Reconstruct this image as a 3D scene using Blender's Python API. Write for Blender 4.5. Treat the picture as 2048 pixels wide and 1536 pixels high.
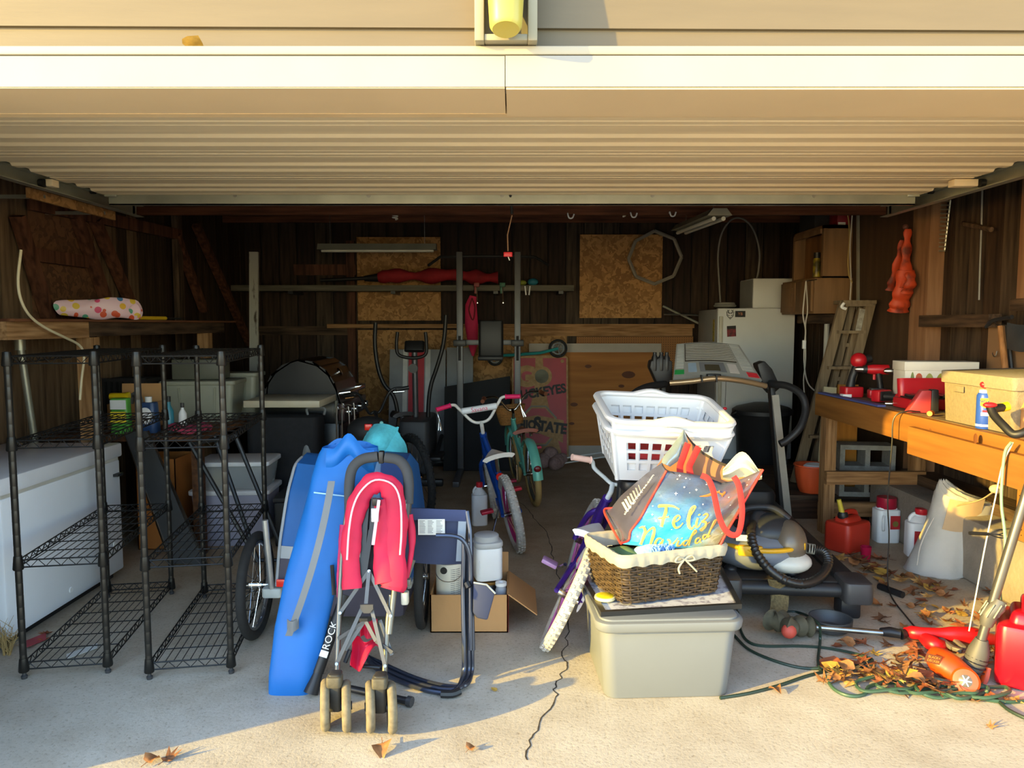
import bpy, bmesh, math, random
from mathutils import Vector, Matrix, Euler, Quaternion
random.seed(7)
PI = math.pi
V = Vector
for o in list(bpy.data.objects):
    bpy.data.objects.remove(o)
scene = bpy.context.scene
COL = scene.collection

# ---------------------------------------------------------------- camera
FPX, CH = 1480.0, 1.475
PITCH = math.atan((768 - 648) / FPX)
cd = bpy.data.cameras.new('camera')
cd.sensor_fit = 'HORIZONTAL'; cd.sensor_width = 36.0; cd.lens = 36.0 * FPX / 2048
cd.clip_start = 0.05; cd.clip_end = 200
cam = bpy.data.objects.new('camera', cd); COL.objects.link(cam)
cam.location = (0, 0, CH); cam.rotation_euler = (PI / 2 - PITCH, 0, 0)
scene.camera = cam

# ---------------------------------------------------------------- light
SUN_DIR = V((0.884, 0.468, -0.262)).normalized()
w = bpy.data.worlds.new('world'); scene.world = w; w.use_nodes = True
wn = w.node_tree.nodes; wl = w.node_tree.links
sky = wn.new('ShaderNodeTexSky'); sky.sky_type = 'NISHITA'
sky.sun_disc = False; sky.sun_elevation = math.radians(15)
sky.sun_rotation = math.atan2(-SUN_DIR.x, -SUN_DIR.y); sky.altitude = 200; sky.dust_density = 0.3
bgn = wn['Background']; wl.new(sky.outputs[0], bgn.inputs[0]); bgn.inputs[1].default_value = 0.42
sd = bpy.data.lights.new('sun', 'SUN'); sd.energy = 5.0; sd.angle = math.radians(0.6); sd.color = (1.0, 0.69, 0.13)
sun = bpy.data.objects.new('sun', sd); COL.objects.link(sun)
sun.rotation_euler = SUN_DIR.to_track_quat('-Z', 'Y').to_euler()
sun.location = (-8, -5, 6)
vs = scene.view_settings
vs.view_transform = 'Standard'; vs.look = 'None'; vs.gamma = 1.0; vs.exposure = 1.35
vs.use_curve_mapping = False

# ---------------------------------------------------------------- helpers
def P(u, v, Y):
    """world point seen at pixel (u,v) of the 2048x1536 photograph at depth Y"""
    cp, sp = math.cos(PITCH), math.sin(PITCH)
    a, b = (u - 1024) / FPX, (768 - v) / FPX
    d = V((a, cp + b * sp, -sp + b * cp))
    return V((0, 0, CH)) + d * (Y / d.y)
def G(u, v, z=0.0):
    cp, sp = math.cos(PITCH), math.sin(PITCH)
    a, b = (u - 1024) / FPX, (768 - v) / FPX
    d = V((a, cp + b * sp, -sp + b * cp))
    return V((0, 0, CH)) + d * ((z - CH) / d.z)
def PX(u, v, X):
    """world point seen at pixel (u,v) on the plane x = X"""
    cp, sp = math.cos(PITCH), math.sin(PITCH)
    a, b = (u - 1024) / FPX, (768 - v) / FPX
    d = V((a, cp + b * sp, -sp + b * cp))
    return V((0, 0, CH)) + d * (X / d.x)

def lin(h):
    h = h.lstrip('#')
    c = [int(h[i:i + 2], 16) / 255 for i in (0, 2, 4)]
    return tuple(((x + .055) / 1.055) ** 2.4 if x > .04045 else x / 12.92 for x in c)
MATS = {}
def mat(name, col, rough=.55, metal=0.0, var=.12, vs=6.0, stretch=(1, 1, 1), col2=None, bump=0.0, bs=None,
        alpha=1.0, trans=0.0, spec=.5, emit=0.0, detail=4, contrast=None, coat=0.0):
    if name in MATS: return MATS[name]
    m = bpy.data.materials.new(name); m.use_nodes = True
    nt = m.node_tree; n = nt.nodes; l = nt.links
    b = n['Principled BSDF']
    c = lin(col)
    tc = n.new('ShaderNodeTexCoord'); mp = n.new('ShaderNodeMapping'); mp.inputs['Scale'].default_value = stretch
    l.new(tc.outputs['Object'], mp.inputs['Vector'])
    nz = n.new('ShaderNodeTexNoise'); nz.inputs['Scale'].default_value = vs; nz.inputs['Detail'].default_value = detail
    l.new(mp.outputs[0], nz.inputs['Vector'])
    rp = n.new('ShaderNodeValToRGB')
    lo, hi = contrast or (.3, .7)
    rp.color_ramp.elements[0].position = lo; rp.color_ramp.elements[1].position = hi
    if col2:
        d = lin(col2); rp.color_ramp.elements[0].color = (*d, 1); rp.color_ramp.elements[1].color = (*c, 1)
    else:
        rp.color_ramp.elements[0].color = (*[x * (1 - var) for x in c], 1)
        rp.color_ramp.elements[1].color = (*[min(1, x * (1 + var)) for x in c], 1)
    l.new(nz.outputs[0], rp.inputs[0]); l.new(rp.outputs[0], b.inputs['Base Color'])
    b.inputs['Roughness'].default_value = rough; b.inputs['Metallic'].default_value = metal
    b.inputs['Specular IOR Level'].default_value = spec
    if coat: b.inputs['Coat Weight'].default_value = coat; b.inputs['Coat Roughness'].default_value = .1
    if alpha < 1: b.inputs['Alpha'].default_value = alpha
    if trans: b.inputs['Transmission Weight'].default_value = trans
    if bump:
        bp = n.new('ShaderNodeBump'); bp.inputs['Strength'].default_value = bump; bp.inputs['Distance'].default_value = .01
        if bs:
            n2 = n.new('ShaderNodeTexNoise'); n2.inputs['Scale'].default_value = bs; n2.inputs['Detail'].default_value = 3
            l.new(mp.outputs[0], n2.inputs['Vector']); l.new(n2.outputs[0], bp.inputs['Height'])
        else: l.new(nz.outputs[0], bp.inputs['Height'])
        l.new(bp.outputs[0], b.inputs['Normal'])
    MATS[name] = m
    return m
def wood(name, c1, c2, axis=2, scale=5.0, rough=.7, bump=.25, contrast=(.35, .68)):
    s = [9, 9, 9]; s[axis] = .7
    return mat(name, c1, rough=rough, col2=c2, vs=scale, stretch=s, bump=bump, detail=6, contrast=contrast, spec=.25)

class MB:
    def __init__(s, M=None): s.v = []; s.f = []; s.M = M
    def _add(s, vs, fs):
        o = len(s.v)
        if s.M is not None: vs = [s.M @ V(p) for p in vs]
        s.v += [tuple(p) for p in vs]; s.f += [tuple(i + o for i in f) for f in fs]
        return s
    def box(s, c, d, R=None):
        x, y, z = d[0] / 2, d[1] / 2, d[2] / 2
        vs = [V(p) for p in ((-x, -y, -z), (x, -y, -z), (x, y, -z), (-x, y, -z), (-x, -y, z), (x, -y, z), (x, y, z), (-x, y, z))]
        if R is not None: vs = [R @ p for p in vs]
        return s._add([p + V(c) for p in vs], [(0, 3, 2, 1), (4, 5, 6, 7), (0, 1, 5, 4), (1, 2, 6, 5), (2, 3, 7, 6), (3, 0, 4, 7)])
    def bb(s, a, b):
        a, b = V(a), V(b)
        return s.box((a + b) / 2, [abs(q) for q in (b - a)])
    def bar(s, a, b, w, h, up=(0, 0, 1)):
        a, b = V(a), V(b); t = (b - a); L = t.length; t.normalize(); up = V(up)
        x = t.cross(up)
        if x.length < 1e-4: x = t.cross(V((1, 0, 0)))
        x.normalize(); u = x.cross(t)
        R = Matrix((x, t, u)).transposed()
        return s.box((a + b) / 2, (w, L, h), R)
    def tube(s, pts, r, n=8, cap=True, closed=False, flat=None, up=None):
        pts = [V(p) for p in pts]; N = len(pts)
        rs = r if isinstance(r, (list, tuple)) else [r] * N
        tg = []
        for i in range(N):
            if closed: t = pts[(i + 1) % N] - pts[i - 1]
            else: t = pts[min(i + 1, N - 1)] - pts[max(i - 1, 0)]
            tg.append(t.normalized() if t.length > 1e-9 else V((0, 0, 1)))
        u = V(up) if up is not None else (V((0, 0, 1)) if abs(tg[0].z) < .9 else V((1, 0, 0)))
        vs = []
        for i in range(N):
            t = tg[i]; x = t.cross(u)
            if x.length < 1e-5: x = t.cross(V((1, 0.3, 0.2)))
            x.normalize(); y = x.cross(t); y.normalize()
            if up is None: u = y
            for k in range(n):
                a = 2 * PI * k / n + (PI / n if n == 4 else 0)
                ca, sa = math.cos(a), math.sin(a)
                if flat: ca *= flat[0]; sa *= flat[1]
                vs.append(pts[i] + (x * ca + y * sa) * rs[i])
        fs = []
        for i in range(N if closed else N - 1):
            j = (i + 1) % N
            for k in range(n):
                m = (k + 1) % n
                fs.append((i * n + k, j * n + k, j * n + m, i * n + m))
        if cap and not closed:
            fs.append(tuple(range(n))); fs.append(tuple(reversed(range((N - 1) * n, N * n))))
        return s._add(vs, fs)
    def cyl(s, a, b, r, n=16, r2=None): return s.tube([a, b], [r, r if r2 is None else r2], n)
    def lathe(s, prof, c=(0, 0, 0), n=20, R=None, sx=1.0, sy=1.0):
        vs = []; c = V(c)
        for (r, z) in prof:
            for k in range(n):
                a = 2 * PI * k / n; p = V((r * math.cos(a) * sx, r * math.sin(a) * sy, z))
                vs.append(c + (R @ p if R is not None else p))
        fs = []
        for i in range(len(prof) - 1):
            for k in range(n):
                m = (k + 1) % n
                fs.append((i * n + k, i * n + m, (i + 1) * n + m, (i + 1) * n + k))
        if prof[0][0] > 1e-6: fs.append(tuple(reversed(range(n))))
        if prof[-1][0] > 1e-6: fs.append(tuple(range((len(prof) - 1) * n, len(prof) * n)))
        return s._add(vs, fs)
    def torus(s, c, R, r, ax=(0, 1, 0), n=28, k=10, a0=0, a1=2 * PI, flat=None):
        ax = V(ax).normalized(); q = ax.to_track_quat('Z', 'Y').to_matrix(); c = V(c)
        full = abs(a1 - a0 - 2 * PI) < 1e-4
        pts = [c + q @ V((R * math.cos(a0 + (a1 - a0) * i / n), R * math.sin(a0 + (a1 - a0) * i / n), 0)) for i in range(n + (0 if full else 1))]
        return s.tube(pts, r, k, closed=full, up=ax, flat=flat)
    def prism(s, poly, t, M=None):
        """polygon in local xy extruded from z=0 to z=t, placed by M"""
        n = len(poly)
        vs = [V((x, y, 0)) for x, y in poly] + [V((x, y, t)) for x, y in poly]
        if M is not None: vs = [M @ p for p in vs]
        fs = [tuple(reversed(range(n))), tuple(range(n, 2 * n))] + [(i, (i + 1) % n, n + (i + 1) % n, n + i) for i in range(n)]
        return s._add(vs, fs)
    def ell(s, c, r, n=16, m=10, R=None):
        c = V(c); vs = []
        for i in range(m + 1):
            th = PI * i / m
            for k in range(n):
                a = 2 * PI * k / n
                p = V((r[0] * math.sin(th) * math.cos(a), r[1] * math.sin(th) * math.sin(a), r[2] * math.cos(th)))
                vs.append(c + (R @ p if R is not None else p))
        fs = [(i * n + k, (i + 1) * n + k, (i + 1) * n + (k + 1) % n, i * n + (k + 1) % n) for i in range(m) for k in range(n)]
        return s._add(vs, fs)
    def grid(s, fn, nu, nv, th=0.0, cu=False):
        """surface fn(u,v) u,v in 0..1; thickness th"""
        pts = [[V(fn(i / nu, j / nv)) for j in range(nv + 1)] for i in range(nu + 1)]
        top = [p for r in pts for p in r]; W = nv + 1
        fs = [(i * W + j, (i + 1) * W + j, (i + 1) * W + j + 1, i * W + j + 1) for i in range(nu) for j in range(nv)]
        if th <= 0: return s._add(top, fs)
        nr = []
        for i in range(nu + 1):
            for j in range(nv + 1):
                a = pts[min(i + 1, nu)][j] - pts[max(i - 1, 0)][j]; b = pts[i][min(j + 1, nv)] - pts[i][max(j - 1, 0)]
                q = a.cross(b); nr.append(q.normalized() if q.length > 1e-12 else V((0, 0, 1)))
        bot = [p - q * th for p, q in zip(top, nr)]; o = len(top)
        f2 = fs + [tuple(o + k for k in reversed(f)) for f in fs]
        ring = [i * W for i in range(nu + 1)] + [nu * W + j for j in range(1, nv + 1)] + [i * W + nv for i in range(nu - 1, -1, -1)] + [j for j in range(nv - 1, 0, -1)]
        for a, b in zip(ring, ring[1:] + ring[:1]): f2.append((a, o + a, o + b, b))
        return s._add(top + bot, f2)
    def rbox(s, c, d, r, R=None, top=1.0, n=5):
        """box with rounded vertical corners; top = scale of the upper rim against the lower"""
        x, y, z = d; pts = []
        for (sx, sy, a0) in ((1, 1, 0), (-1, 1, PI / 2), (-1, -1, PI), (1, -1, 1.5 * PI)):
            for i in range(n + 1):
                a = a0 + PI / 2 * i / n
                pts.append((sx * (x / 2 - r) + r * math.cos(a), sy * (y / 2 - r) + r * math.sin(a)))
        N = len(pts); c = V(c)
        vs = [V((px, py, -z / 2)) for px, py in pts] + [V((px * top, py * top, z / 2)) for px, py in pts]
        if R is not None: vs = [R @ p for p in vs]
        return s._add([c + p for p in vs], [tuple(reversed(range(N))), tuple(range(N, 2 * N))] + [(i, (i + 1) % N, N + (i + 1) % N, N + i) for i in range(N)])
    def mesh(s, bevel=0, seg=2, smooth=True, ang=40):
        me = bpy.data.meshes.new('m')
        me.from_pydata(s.v, [], s.f)
        bm = bmesh.new(); bm.from_mesh(me)
        bmesh.ops.recalc_face_normals(bm, faces=bm.faces)
        if bevel:
            es = [e for e in bm.edges if len(e.link_faces) == 2 and e.calc_face_angle(0) > .5]
            bmesh.ops.bevel(bm, geom=es, offset=bevel, segments=seg, affect='EDGES', profile=.5, clamp_overlap=True)
        bm.to_mesh(me); bm.free()
        if smooth:
            me.shade_smooth(); me.set_sharp_from_angle(angle=math.radians(ang))
        return me
    def build(s, name, m, parent=None, bevel=0, seg=2, smooth=True, ang=40, label=None, kind=None, world=True):
        me = s.mesh(bevel, seg, smooth, ang); me.name = name
        if parent is not None and world: me.transform(chain(parent).inverted())
        return link(name, me, m, parent, label, kind)
def chain(o):
    M = o.matrix_basis.copy()
    while o.parent is not None: o = o.parent; M = o.matrix_basis @ M
    return M
def link(name, me, m, parent=None, label=None, kind=None):
    o = bpy.data.objects.new(name, me)
    if m is not None and not me.materials: me.materials.append(m)
    COL.objects.link(o)
    if parent is not None: o.parent = parent
    if label: o['label'] = label
    if kind: o['kind'] = kind
    return o
def thing(name, label, cat, loc=(0, 0, 0), rot=(0, 0, 0), group=None):
    o = bpy.data.objects.new(name, None); COL.objects.link(o)
    o.empty_display_size = .05
    o.location = loc; o.rotation_euler = rot
    o.matrix_basis = Matrix.LocRotScale(V(loc), Euler(rot), None)
    o['label'] = label; o['category'] = cat
    if group: o['group'] = group
    return o
def tag(o, label, cat, group=None, kind=None):
    o['label'] = label; o['category'] = cat
    if group: o['group'] = group
    if kind: o['kind'] = kind
    return o
def origin(o, p):
    """move the origin of a top-level mesh object to p without moving the mesh"""
    p = V(p); o.data.transform(Matrix.Translation(-p)); o.location = p; o.matrix_basis = Matrix.Translation(p); return o
def one(name, mb, m, label, cat, group=None, at=None, **k):
    o = mb.build(name, m, None, **k); tag(o, label, cat, group)
    vs = [v.co for v in o.data.vertices]
    c = at or (sum(v.x for v in vs) / len(vs), sum(v.y for v in vs) / len(vs), min(v.z for v in vs))
    return origin(o, c)
def dup(root, loc, rot=None, label=None, group=None):
    r = root.copy(); COL.objects.link(r); r.location = loc
    if rot is not None: r.rotation_euler = rot
    if label: r['label'] = label
    if group: r['group'] = group
    for ch in list(root.children):
        c = ch.copy(); COL.objects.link(c); c.parent = r
        for g in list(ch.children):
            d = g.copy(); COL.objects.link(d); d.parent = c
    return r
def spl(pts, k=6, closed=False):
    pts = [V(p) for p in pts]; n = len(pts); out = []
    for i in range(n if closed else n - 1):
        p1, p2 = pts[i], pts[(i + 1) % n]
        p0 = pts[i - 1] if (i > 0 or closed) else p1 * 2 - p2
        p3 = pts[(i + 2) % n] if (i + 2 < n or closed) else p2 * 2 - p1
        for j in range(k):
            t = j / k
            out.append(.5 * ((2 * p1) + (p2 - p0) * t + (2 * p0 - 5 * p1 + 4 * p2 - p3) * t * t + (3 * p1 - p0 - 3 * p2 + p3) * t ** 3))
    if not closed: out.append(pts[-1])
    return out
def frame(o, x, y):
    """matrix with origin o, local x along x, local y close to y, z = x cross y"""
    x = V(x).normalized(); y = V(y); z = x.cross(y).normalized(); y = z.cross(x)
    M = Matrix((x, y, z)).transposed().to_4x4(); M.translation = V(o); return M
def text(name, s, size, M, m, parent, depth=.001, sx=1.0, shear=0.0, align='CENTER', bold=0.0, space=1.0):
    cu = bpy.data.curves.new('t', 'FONT'); cu.body = s; cu.size = size; cu.align_x = align; cu.align_y = 'CENTER'
    cu.extrude = depth / 2; cu.shear = shear; cu.offset = bold; cu.space_character = space; cu.resolution_u = 3
    to = bpy.data.objects.new('t', cu); COL.objects.link(to)
    dg = bpy.context.evaluated_depsgraph_get()
    me = bpy.data.meshes.new_from_object(to.evaluated_get(dg))
    bpy.data.objects.remove(to); bpy.data.curves.remove(cu)
    me.transform(Matrix.Diagonal((sx, 1, 1, 1)))
    me.transform(M)
    me.materials.clear()
    if parent is not None: me.transform(chain(parent).inverted())
    return link(name, me, m, parent)
def RZ(a): return Matrix.Rotation(a, 3, 'Z')
def RX(a): return Matrix.Rotation(a, 3, 'X')
def RY(a): return Matrix.Rotation(a, 3, 'Y')

# ---------------------------------------------------------------- shared materials
black = mat('black_plastic', '#1c1c1e', .45, var=.2)
dkgrey = mat('dark_grey_plastic', '#38383a', .5, var=.15)
grey = mat('grey_plastic', '#77797a', .5)
white = mat('white_plastic', '#e4e6e8', .4, var=.04)
steel = mat('brushed_steel', '#a8a8a4', .32, 1.0, var=.15, vs=20)
chrome = mat('chrome', '#d2d2d2', .14, 1.0, var=.05)
galv = mat('galvanised_steel', '#b4b6a8', .42, .75, var=.14, vs=5, bump=.05)
darkmetal = mat('dark_painted_metal', '#2c2d2f', .4, .3, var=.2)
rubber = mat('tyre_rubber', '#222222', .85, var=.25, vs=20)
redp = mat('red_plastic', '#c8202c', .4, var=.1)
pine = wood('pine_lumber', '#b08a62', '#7c5a38', 1)
pinez = wood('pine_lumber_upright', '#a98258', '#7a5836', 2)
pinex = wood('pine_lumber_across', '#a98056', '#785634', 0)
oldwoodz = wood('weathered_wood_upright', '#63503f', '#2e231b', 2, 4)
oldwoody = wood('weathered_wood_lengthwise', '#5c4836', '#2c2119', 1, 4)
oldwoodx = wood('weathered_wood_across', '#5a4635', '#2a2019', 0, 4)
card = mat('corrugated_cardboard', '#b98d5e', .8, var=.08, vs=3, bump=.08, bs=40, spec=.2)
paperw = mat('white_paper', '#dcdcd6', .7, var=.04)
ink = mat('black_print', '#151515', .6, var=.05)
# ================================================================ structure
def struct(o): o['kind'] = 'structure'; return o
# floor ----------------------------------------------------------
def concrete():
    m = bpy.data.materials.new('worn_concrete'); m.use_nodes = True
    n = m.node_tree.nodes; l = m.node_tree.links; b = n['Principled BSDF']
    tc = n.new('ShaderNodeTexCoord')
    def nz(s, d, r=.55):
        t = n.new('ShaderNodeTexNoise'); t.inputs['Scale'].default_value = s; t.inputs['Detail'].default_value = d
        t.inputs['Roughness'].default_value = r; l.new(tc.outputs['Object'], t.inputs['Vector']); return t
    big, mid, fine = nz(.8, 6, .6), nz(2.3, 9, .72), nz(70, 4, .7)
    def ramp(src, p0, c0, p1, c1):
        r = n.new('ShaderNodeValToRGB'); r.color_ramp.elements[0].position = p0; r.color_ramp.elements[1].position = p1
        r.color_ramp.elements[0].color = c0; r.color_ramp.elements[1].color = c1; l.new(src.outputs[0], r.inputs[0]); return r
    c1 = ramp(big, .32, (*lin('#b3aa9a'), 1), .68, (*lin('#d2c9b8'), 1))
    c2 = ramp(mid, .36, (.80, .77, .73, 1), .60, (1, 1, 1, 1))
    c3 = ramp(fine, .30, (.62, .60, .56, 1), .46, (1, 1, 1, 1))
    def mul(a, b_):
        x = n.new('ShaderNodeMix'); x.data_type = 'RGBA'; x.blend_type = 'MULTIPLY'; x.inputs[0].default_value = 1
        l.new(a, x.inputs[6]); l.new(b_, x.inputs[7]); return x.outputs[2]
    # slab tint gets browner and darker with depth, broken up by noise
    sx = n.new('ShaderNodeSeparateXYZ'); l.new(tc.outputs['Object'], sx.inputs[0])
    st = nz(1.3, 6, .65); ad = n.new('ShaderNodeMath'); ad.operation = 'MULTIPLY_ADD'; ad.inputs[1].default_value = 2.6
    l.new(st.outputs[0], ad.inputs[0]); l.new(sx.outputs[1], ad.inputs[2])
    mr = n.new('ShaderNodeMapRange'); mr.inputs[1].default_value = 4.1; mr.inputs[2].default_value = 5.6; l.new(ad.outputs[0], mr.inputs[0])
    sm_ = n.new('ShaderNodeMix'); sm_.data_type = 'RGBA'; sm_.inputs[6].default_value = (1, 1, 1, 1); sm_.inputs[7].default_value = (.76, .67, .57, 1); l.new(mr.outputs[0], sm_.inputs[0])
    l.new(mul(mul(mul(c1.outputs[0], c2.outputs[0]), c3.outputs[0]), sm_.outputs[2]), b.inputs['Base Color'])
    b.inputs['Roughness'].default_value = .88; b.inputs['Specular IOR Level'].default_value = .25
    bp = n.new('ShaderNodeBump'); bp.inputs['Strength'].default_value = .35; bp.inputs['Distance'].default_value = .006
    l.new(fine.outputs[0], bp.inputs['Height']); l.new(bp.outputs[0], b.inputs['Normal'])
    return m
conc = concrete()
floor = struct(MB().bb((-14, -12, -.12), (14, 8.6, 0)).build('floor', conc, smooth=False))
crackpx = [(1040, 1005), (1060, 1020), (1072, 1042), (1098, 1072), (1104, 1100), (1108, 1132), (1122, 1165), (1128, 1215), (1136, 1258), (1134, 1284), (1127, 1310), (1139, 1331), (1121, 1350), (1112, 1374), (1111, 1395), (1091, 1428), (1078, 1460), (1060, 1490), (1046, 1534)]
cp_ = [G(u, v) for u, v in crackpx]; cc = []
for a, b in zip(cp_, cp_[1:]):
    for k in range(4):
        q = a.lerp(b, k / 4); cc.append(q + V((random.uniform(-.012, .012), random.uniform(-.006, .006), 0)))
cm = MB()
for i, (a, b) in enumerate(zip(cc, cc[1:])):
    t = (b - a).normalized(); s_ = V((t.y, -t.x, 0)); w0 = .0015 + .0025 * random.random()
    cm._add([a - s_ * w0 + V((0, 0, .0012)), a + s_ * w0 + V((0, 0, .0012)), b + s_ * .0025 + V((0, 0, .0012)), b - s_ * .0025 + V((0, 0, .0012))], [(0, 1, 2, 3)])
cm.build('crack', mat('crack_dirt', '#3a332b', .95, var=.3), floor)

# side and back walls -------------------------------------------
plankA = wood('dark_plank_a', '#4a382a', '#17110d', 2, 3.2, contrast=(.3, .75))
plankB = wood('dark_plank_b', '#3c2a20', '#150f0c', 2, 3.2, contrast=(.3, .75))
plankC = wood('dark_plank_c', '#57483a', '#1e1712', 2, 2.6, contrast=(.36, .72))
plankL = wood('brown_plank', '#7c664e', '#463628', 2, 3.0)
backing = mat('dark_tar_board', '#1a1512', .9, var=.2)
WX, WY, WZ = 3.02, 8.42, 2.66
wall_back = struct(MB().bb((-3.3, WY, 0), (3.3, WY + .15, WZ)).build('wall_back', backing, smooth=False))
wall_left = struct(MB().bb((-3.3, 2.4, 0), (-WX, WY, WZ)).build('wall_left', backing, smooth=False))
wall_right = struct(MB().bb((WX, 2.4, 0), (3.3, WY, WZ)).build('wall_right', backing, smooth=False))
pm = {}
def plank_mesh(w, m):
    k = (w, m.name)
    if k not in pm:
        me = MB().box((0, 0, WZ / 2), (w, .018, WZ)).mesh(smooth=False); me.materials.append(m); pm[k] = me
    return pm[k]
def planks(wall, a, b, rz, mats, w=.19):
    L = (V(b) - V(a)).length; n = int(L / (w + .006)); d = (V(b) - V(a)).normalized()
    for i in range(n):
        m = random.choice(mats); o = link('plank', plank_mesh(w, m), None, wall)
        p = V(a) + d * ((i + .5) * L / n); off = random.uniform(0, .005)
        nrm = V((-math.sin(rz), math.cos(rz), 0))
        o.location = p - nrm * off; o.rotation_euler = (0, 0, rz); o.matrix_basis = Matrix.LocRotScale(o.location, Euler((0, 0, rz)), None)
planks(wall_back, (-WX, WY - .009, 0), (WX, WY - .009, 0), 0, [plankA, plankB, plankB, plankA, plankC])
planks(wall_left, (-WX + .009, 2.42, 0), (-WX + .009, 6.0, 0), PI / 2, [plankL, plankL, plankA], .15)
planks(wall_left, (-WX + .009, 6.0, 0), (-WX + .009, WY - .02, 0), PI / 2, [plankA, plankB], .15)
planks(wall_right, (WX - .009, 2.42, 0), (WX - .009, WY - .02, 0), -PI / 2, [plankC, plankA, plankC], .16)

# roof deck and joists ------------------------------------------
ceiling = struct(MB().bb((-3.4, 2.1, WZ), (3.4, WY + .2, WZ + .1)).build('ceiling', mat('roof_boards', '#2a2019', .9, var=.25, vs=3), smooth=False))
joist = wood('joist_wood', '#7a4a30', '#4a2a1a', 0, 3)
jm = MB().box((0, 0, 0), (6.02, .04, .15)).mesh(smooth=False); jm.materials.append(joist)
for y, z in ((4.9, 2.41), (5.95, 2.41), (6.9, 2.6), (7.8, 2.6)):
    o = link('joist', jm, None, ceiling); o.location = (0, y, z)

# left wall framing ----------------------------------------------
wl_, xl = wall_left, -WX + .02
def onleft(u, v, x=-2.94): return PX(u, v, x)
MB().bar((-2.98, 3.9, 0), (-2.98, 3.9, 2.66), .1, .04, (1, 0, 0)).build('stud', oldwoodz, wl_, smooth=False)
MB().bar((-2.95, 6.6, 0), (-2.95, 6.6, 2.66), .1, .05, (1, 0, 0)).build('stud', oldwoodz, wl_, smooth=False)
redwood = wood('red_brown_brace', '#6b4532', '#3c2419', 2, 3)
for (a, b) in (((35, 432), (97, 634)), ((150, 425), (213, 602)), ((190, 440), (264, 612)), ((352, 470), (408, 622)), ((392, 450), (500, 690))):
    MB().bar(onleft(*a), onleft(*b), .045, .075, (1, 0, 0)).build('brace', redwood, wl_, smooth=False)
MB().bar(onleft(60, 508), onleft(172, 524), .04, .08, (0, 0, 1)).build('rail', redwood, wl_, smooth=False)
MB().bar(onleft(60, 405), onleft(360, 470), .04, .09, (0, 0, 1)).build('rail', redwood, wl_, smooth=False)
def osb(name, c1, c2):
    m = bpy.data.materials.new(name); m.use_nodes = True
    n = m.node_tree.nodes; l = m.node_tree.links; b = n['Principled BSDF']
    tc = n.new('ShaderNodeTexCoord'); nz = n.new('ShaderNodeTexNoise'); nz.inputs['Scale'].default_value = 9
    mx = n.new('ShaderNodeMix'); mx.data_type = 'RGBA'; mx.inputs[0].default_value = .25
    l.new(tc.outputs['Object'], nz.inputs['Vector']); l.new(tc.outputs['Object'], mx.inputs[6]); l.new(nz.outputs['Color'], mx.inputs[7])
    vo = n.new('ShaderNodeTexVoronoi'); vo.inputs['Scale'].default_value = 26; l.new(mx.outputs[2], vo.inputs['Vector'])
    rp = n.new('ShaderNodeValToRGB'); rp.color_ramp.elements[0].color = (*lin(c1), 1); rp.color_ramp.elements[1].color = (*lin(c2), 1)
    rp.color_ramp.elements[0].position = .2; rp.color_ramp.elements[1].position = .8
    sp = n.new('ShaderNodeSeparateColor'); l.new(vo.outputs['Color'], sp.inputs[0]); l.new(sp.outputs[0], rp.inputs[0])
    l.new(rp.outputs[0], b.inputs['Base Color']); b.inputs['Roughness'].default_value = .75
    return m
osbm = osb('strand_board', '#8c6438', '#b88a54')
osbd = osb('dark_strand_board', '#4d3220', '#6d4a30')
a, b = onleft(57, 410, -2.99), onleft(148, 420, -2.99)
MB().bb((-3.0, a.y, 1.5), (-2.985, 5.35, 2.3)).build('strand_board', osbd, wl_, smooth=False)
# strand-board strip screwed under the left door track
one('strand_board_strip', MB().bar(PX(55, 385, -2.62), PX(228, 432, -2.62), .02, .055, (0, 0, 1)), osbm, 'strip of rough strand board hung under the left door track', 'board', smooth=False)
sb0 = [o for o in COL.objects if o.name.startswith('strand_board_strip')][0]
for k_ in (.15, .85):
    q_ = PX(55, 385, -2.62).lerp(PX(228, 432, -2.62), k_); MB().bb((-3.0, q_.y - .01, q_.z - .01), (-2.61, q_.y + .01, q_.z + .01)).build('bracket', galv, sb0, smooth=False)

# back wall: ledge, boards --------------------------------------
def rectY(mb, u0, v0, u1, v1, Y, t=.02):
    a, b = P(u0, v0, Y), P(u1, v1, Y)
    return mb.bb((a.x, Y, b.z), (b.x, Y + t, a.z))
one('strand_board', rectY(MB(), 713, 474, 882, 641, WY - .09, .012), osbm, 'square strand board nailed to back wall behind shop light', 'board', smooth=False)
one('strand_board', rectY(MB(), 1160, 469, 1323, 636, WY - .09, .012), osbm, 'square strand board on back wall beside the octagonal hoop', 'board', smooth=False)
for o in COL.objects:
    pass
a = P(690, 660, WY - .1); b = P(900, 850, WY - .1)
one('strand_board', MB().bb((-1.74, WY - .05, .0), (-.62, WY - .03, a.z)), osbm, 'wide strand board low on the back wall behind the elliptical', 'board', smooth=False)
one('strand_board', MB().bb((-.6, WY - .05, .0), (.62, WY - .03, 1.44)), osbm, 'strand board low on the back wall behind the power rack', 'board', smooth=False)
ledge = struct(MB().bb((-2.05, WY - .2, 1.43), (2.02, WY - .02, 1.475)).build('trim_1', pinex, smooth=False))
MB().bb((-.1, WY - .12, 1.34), (2.02, WY - .05, 1.43)).build('ledge_apron', pinex, ledge, smooth=False)
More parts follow.
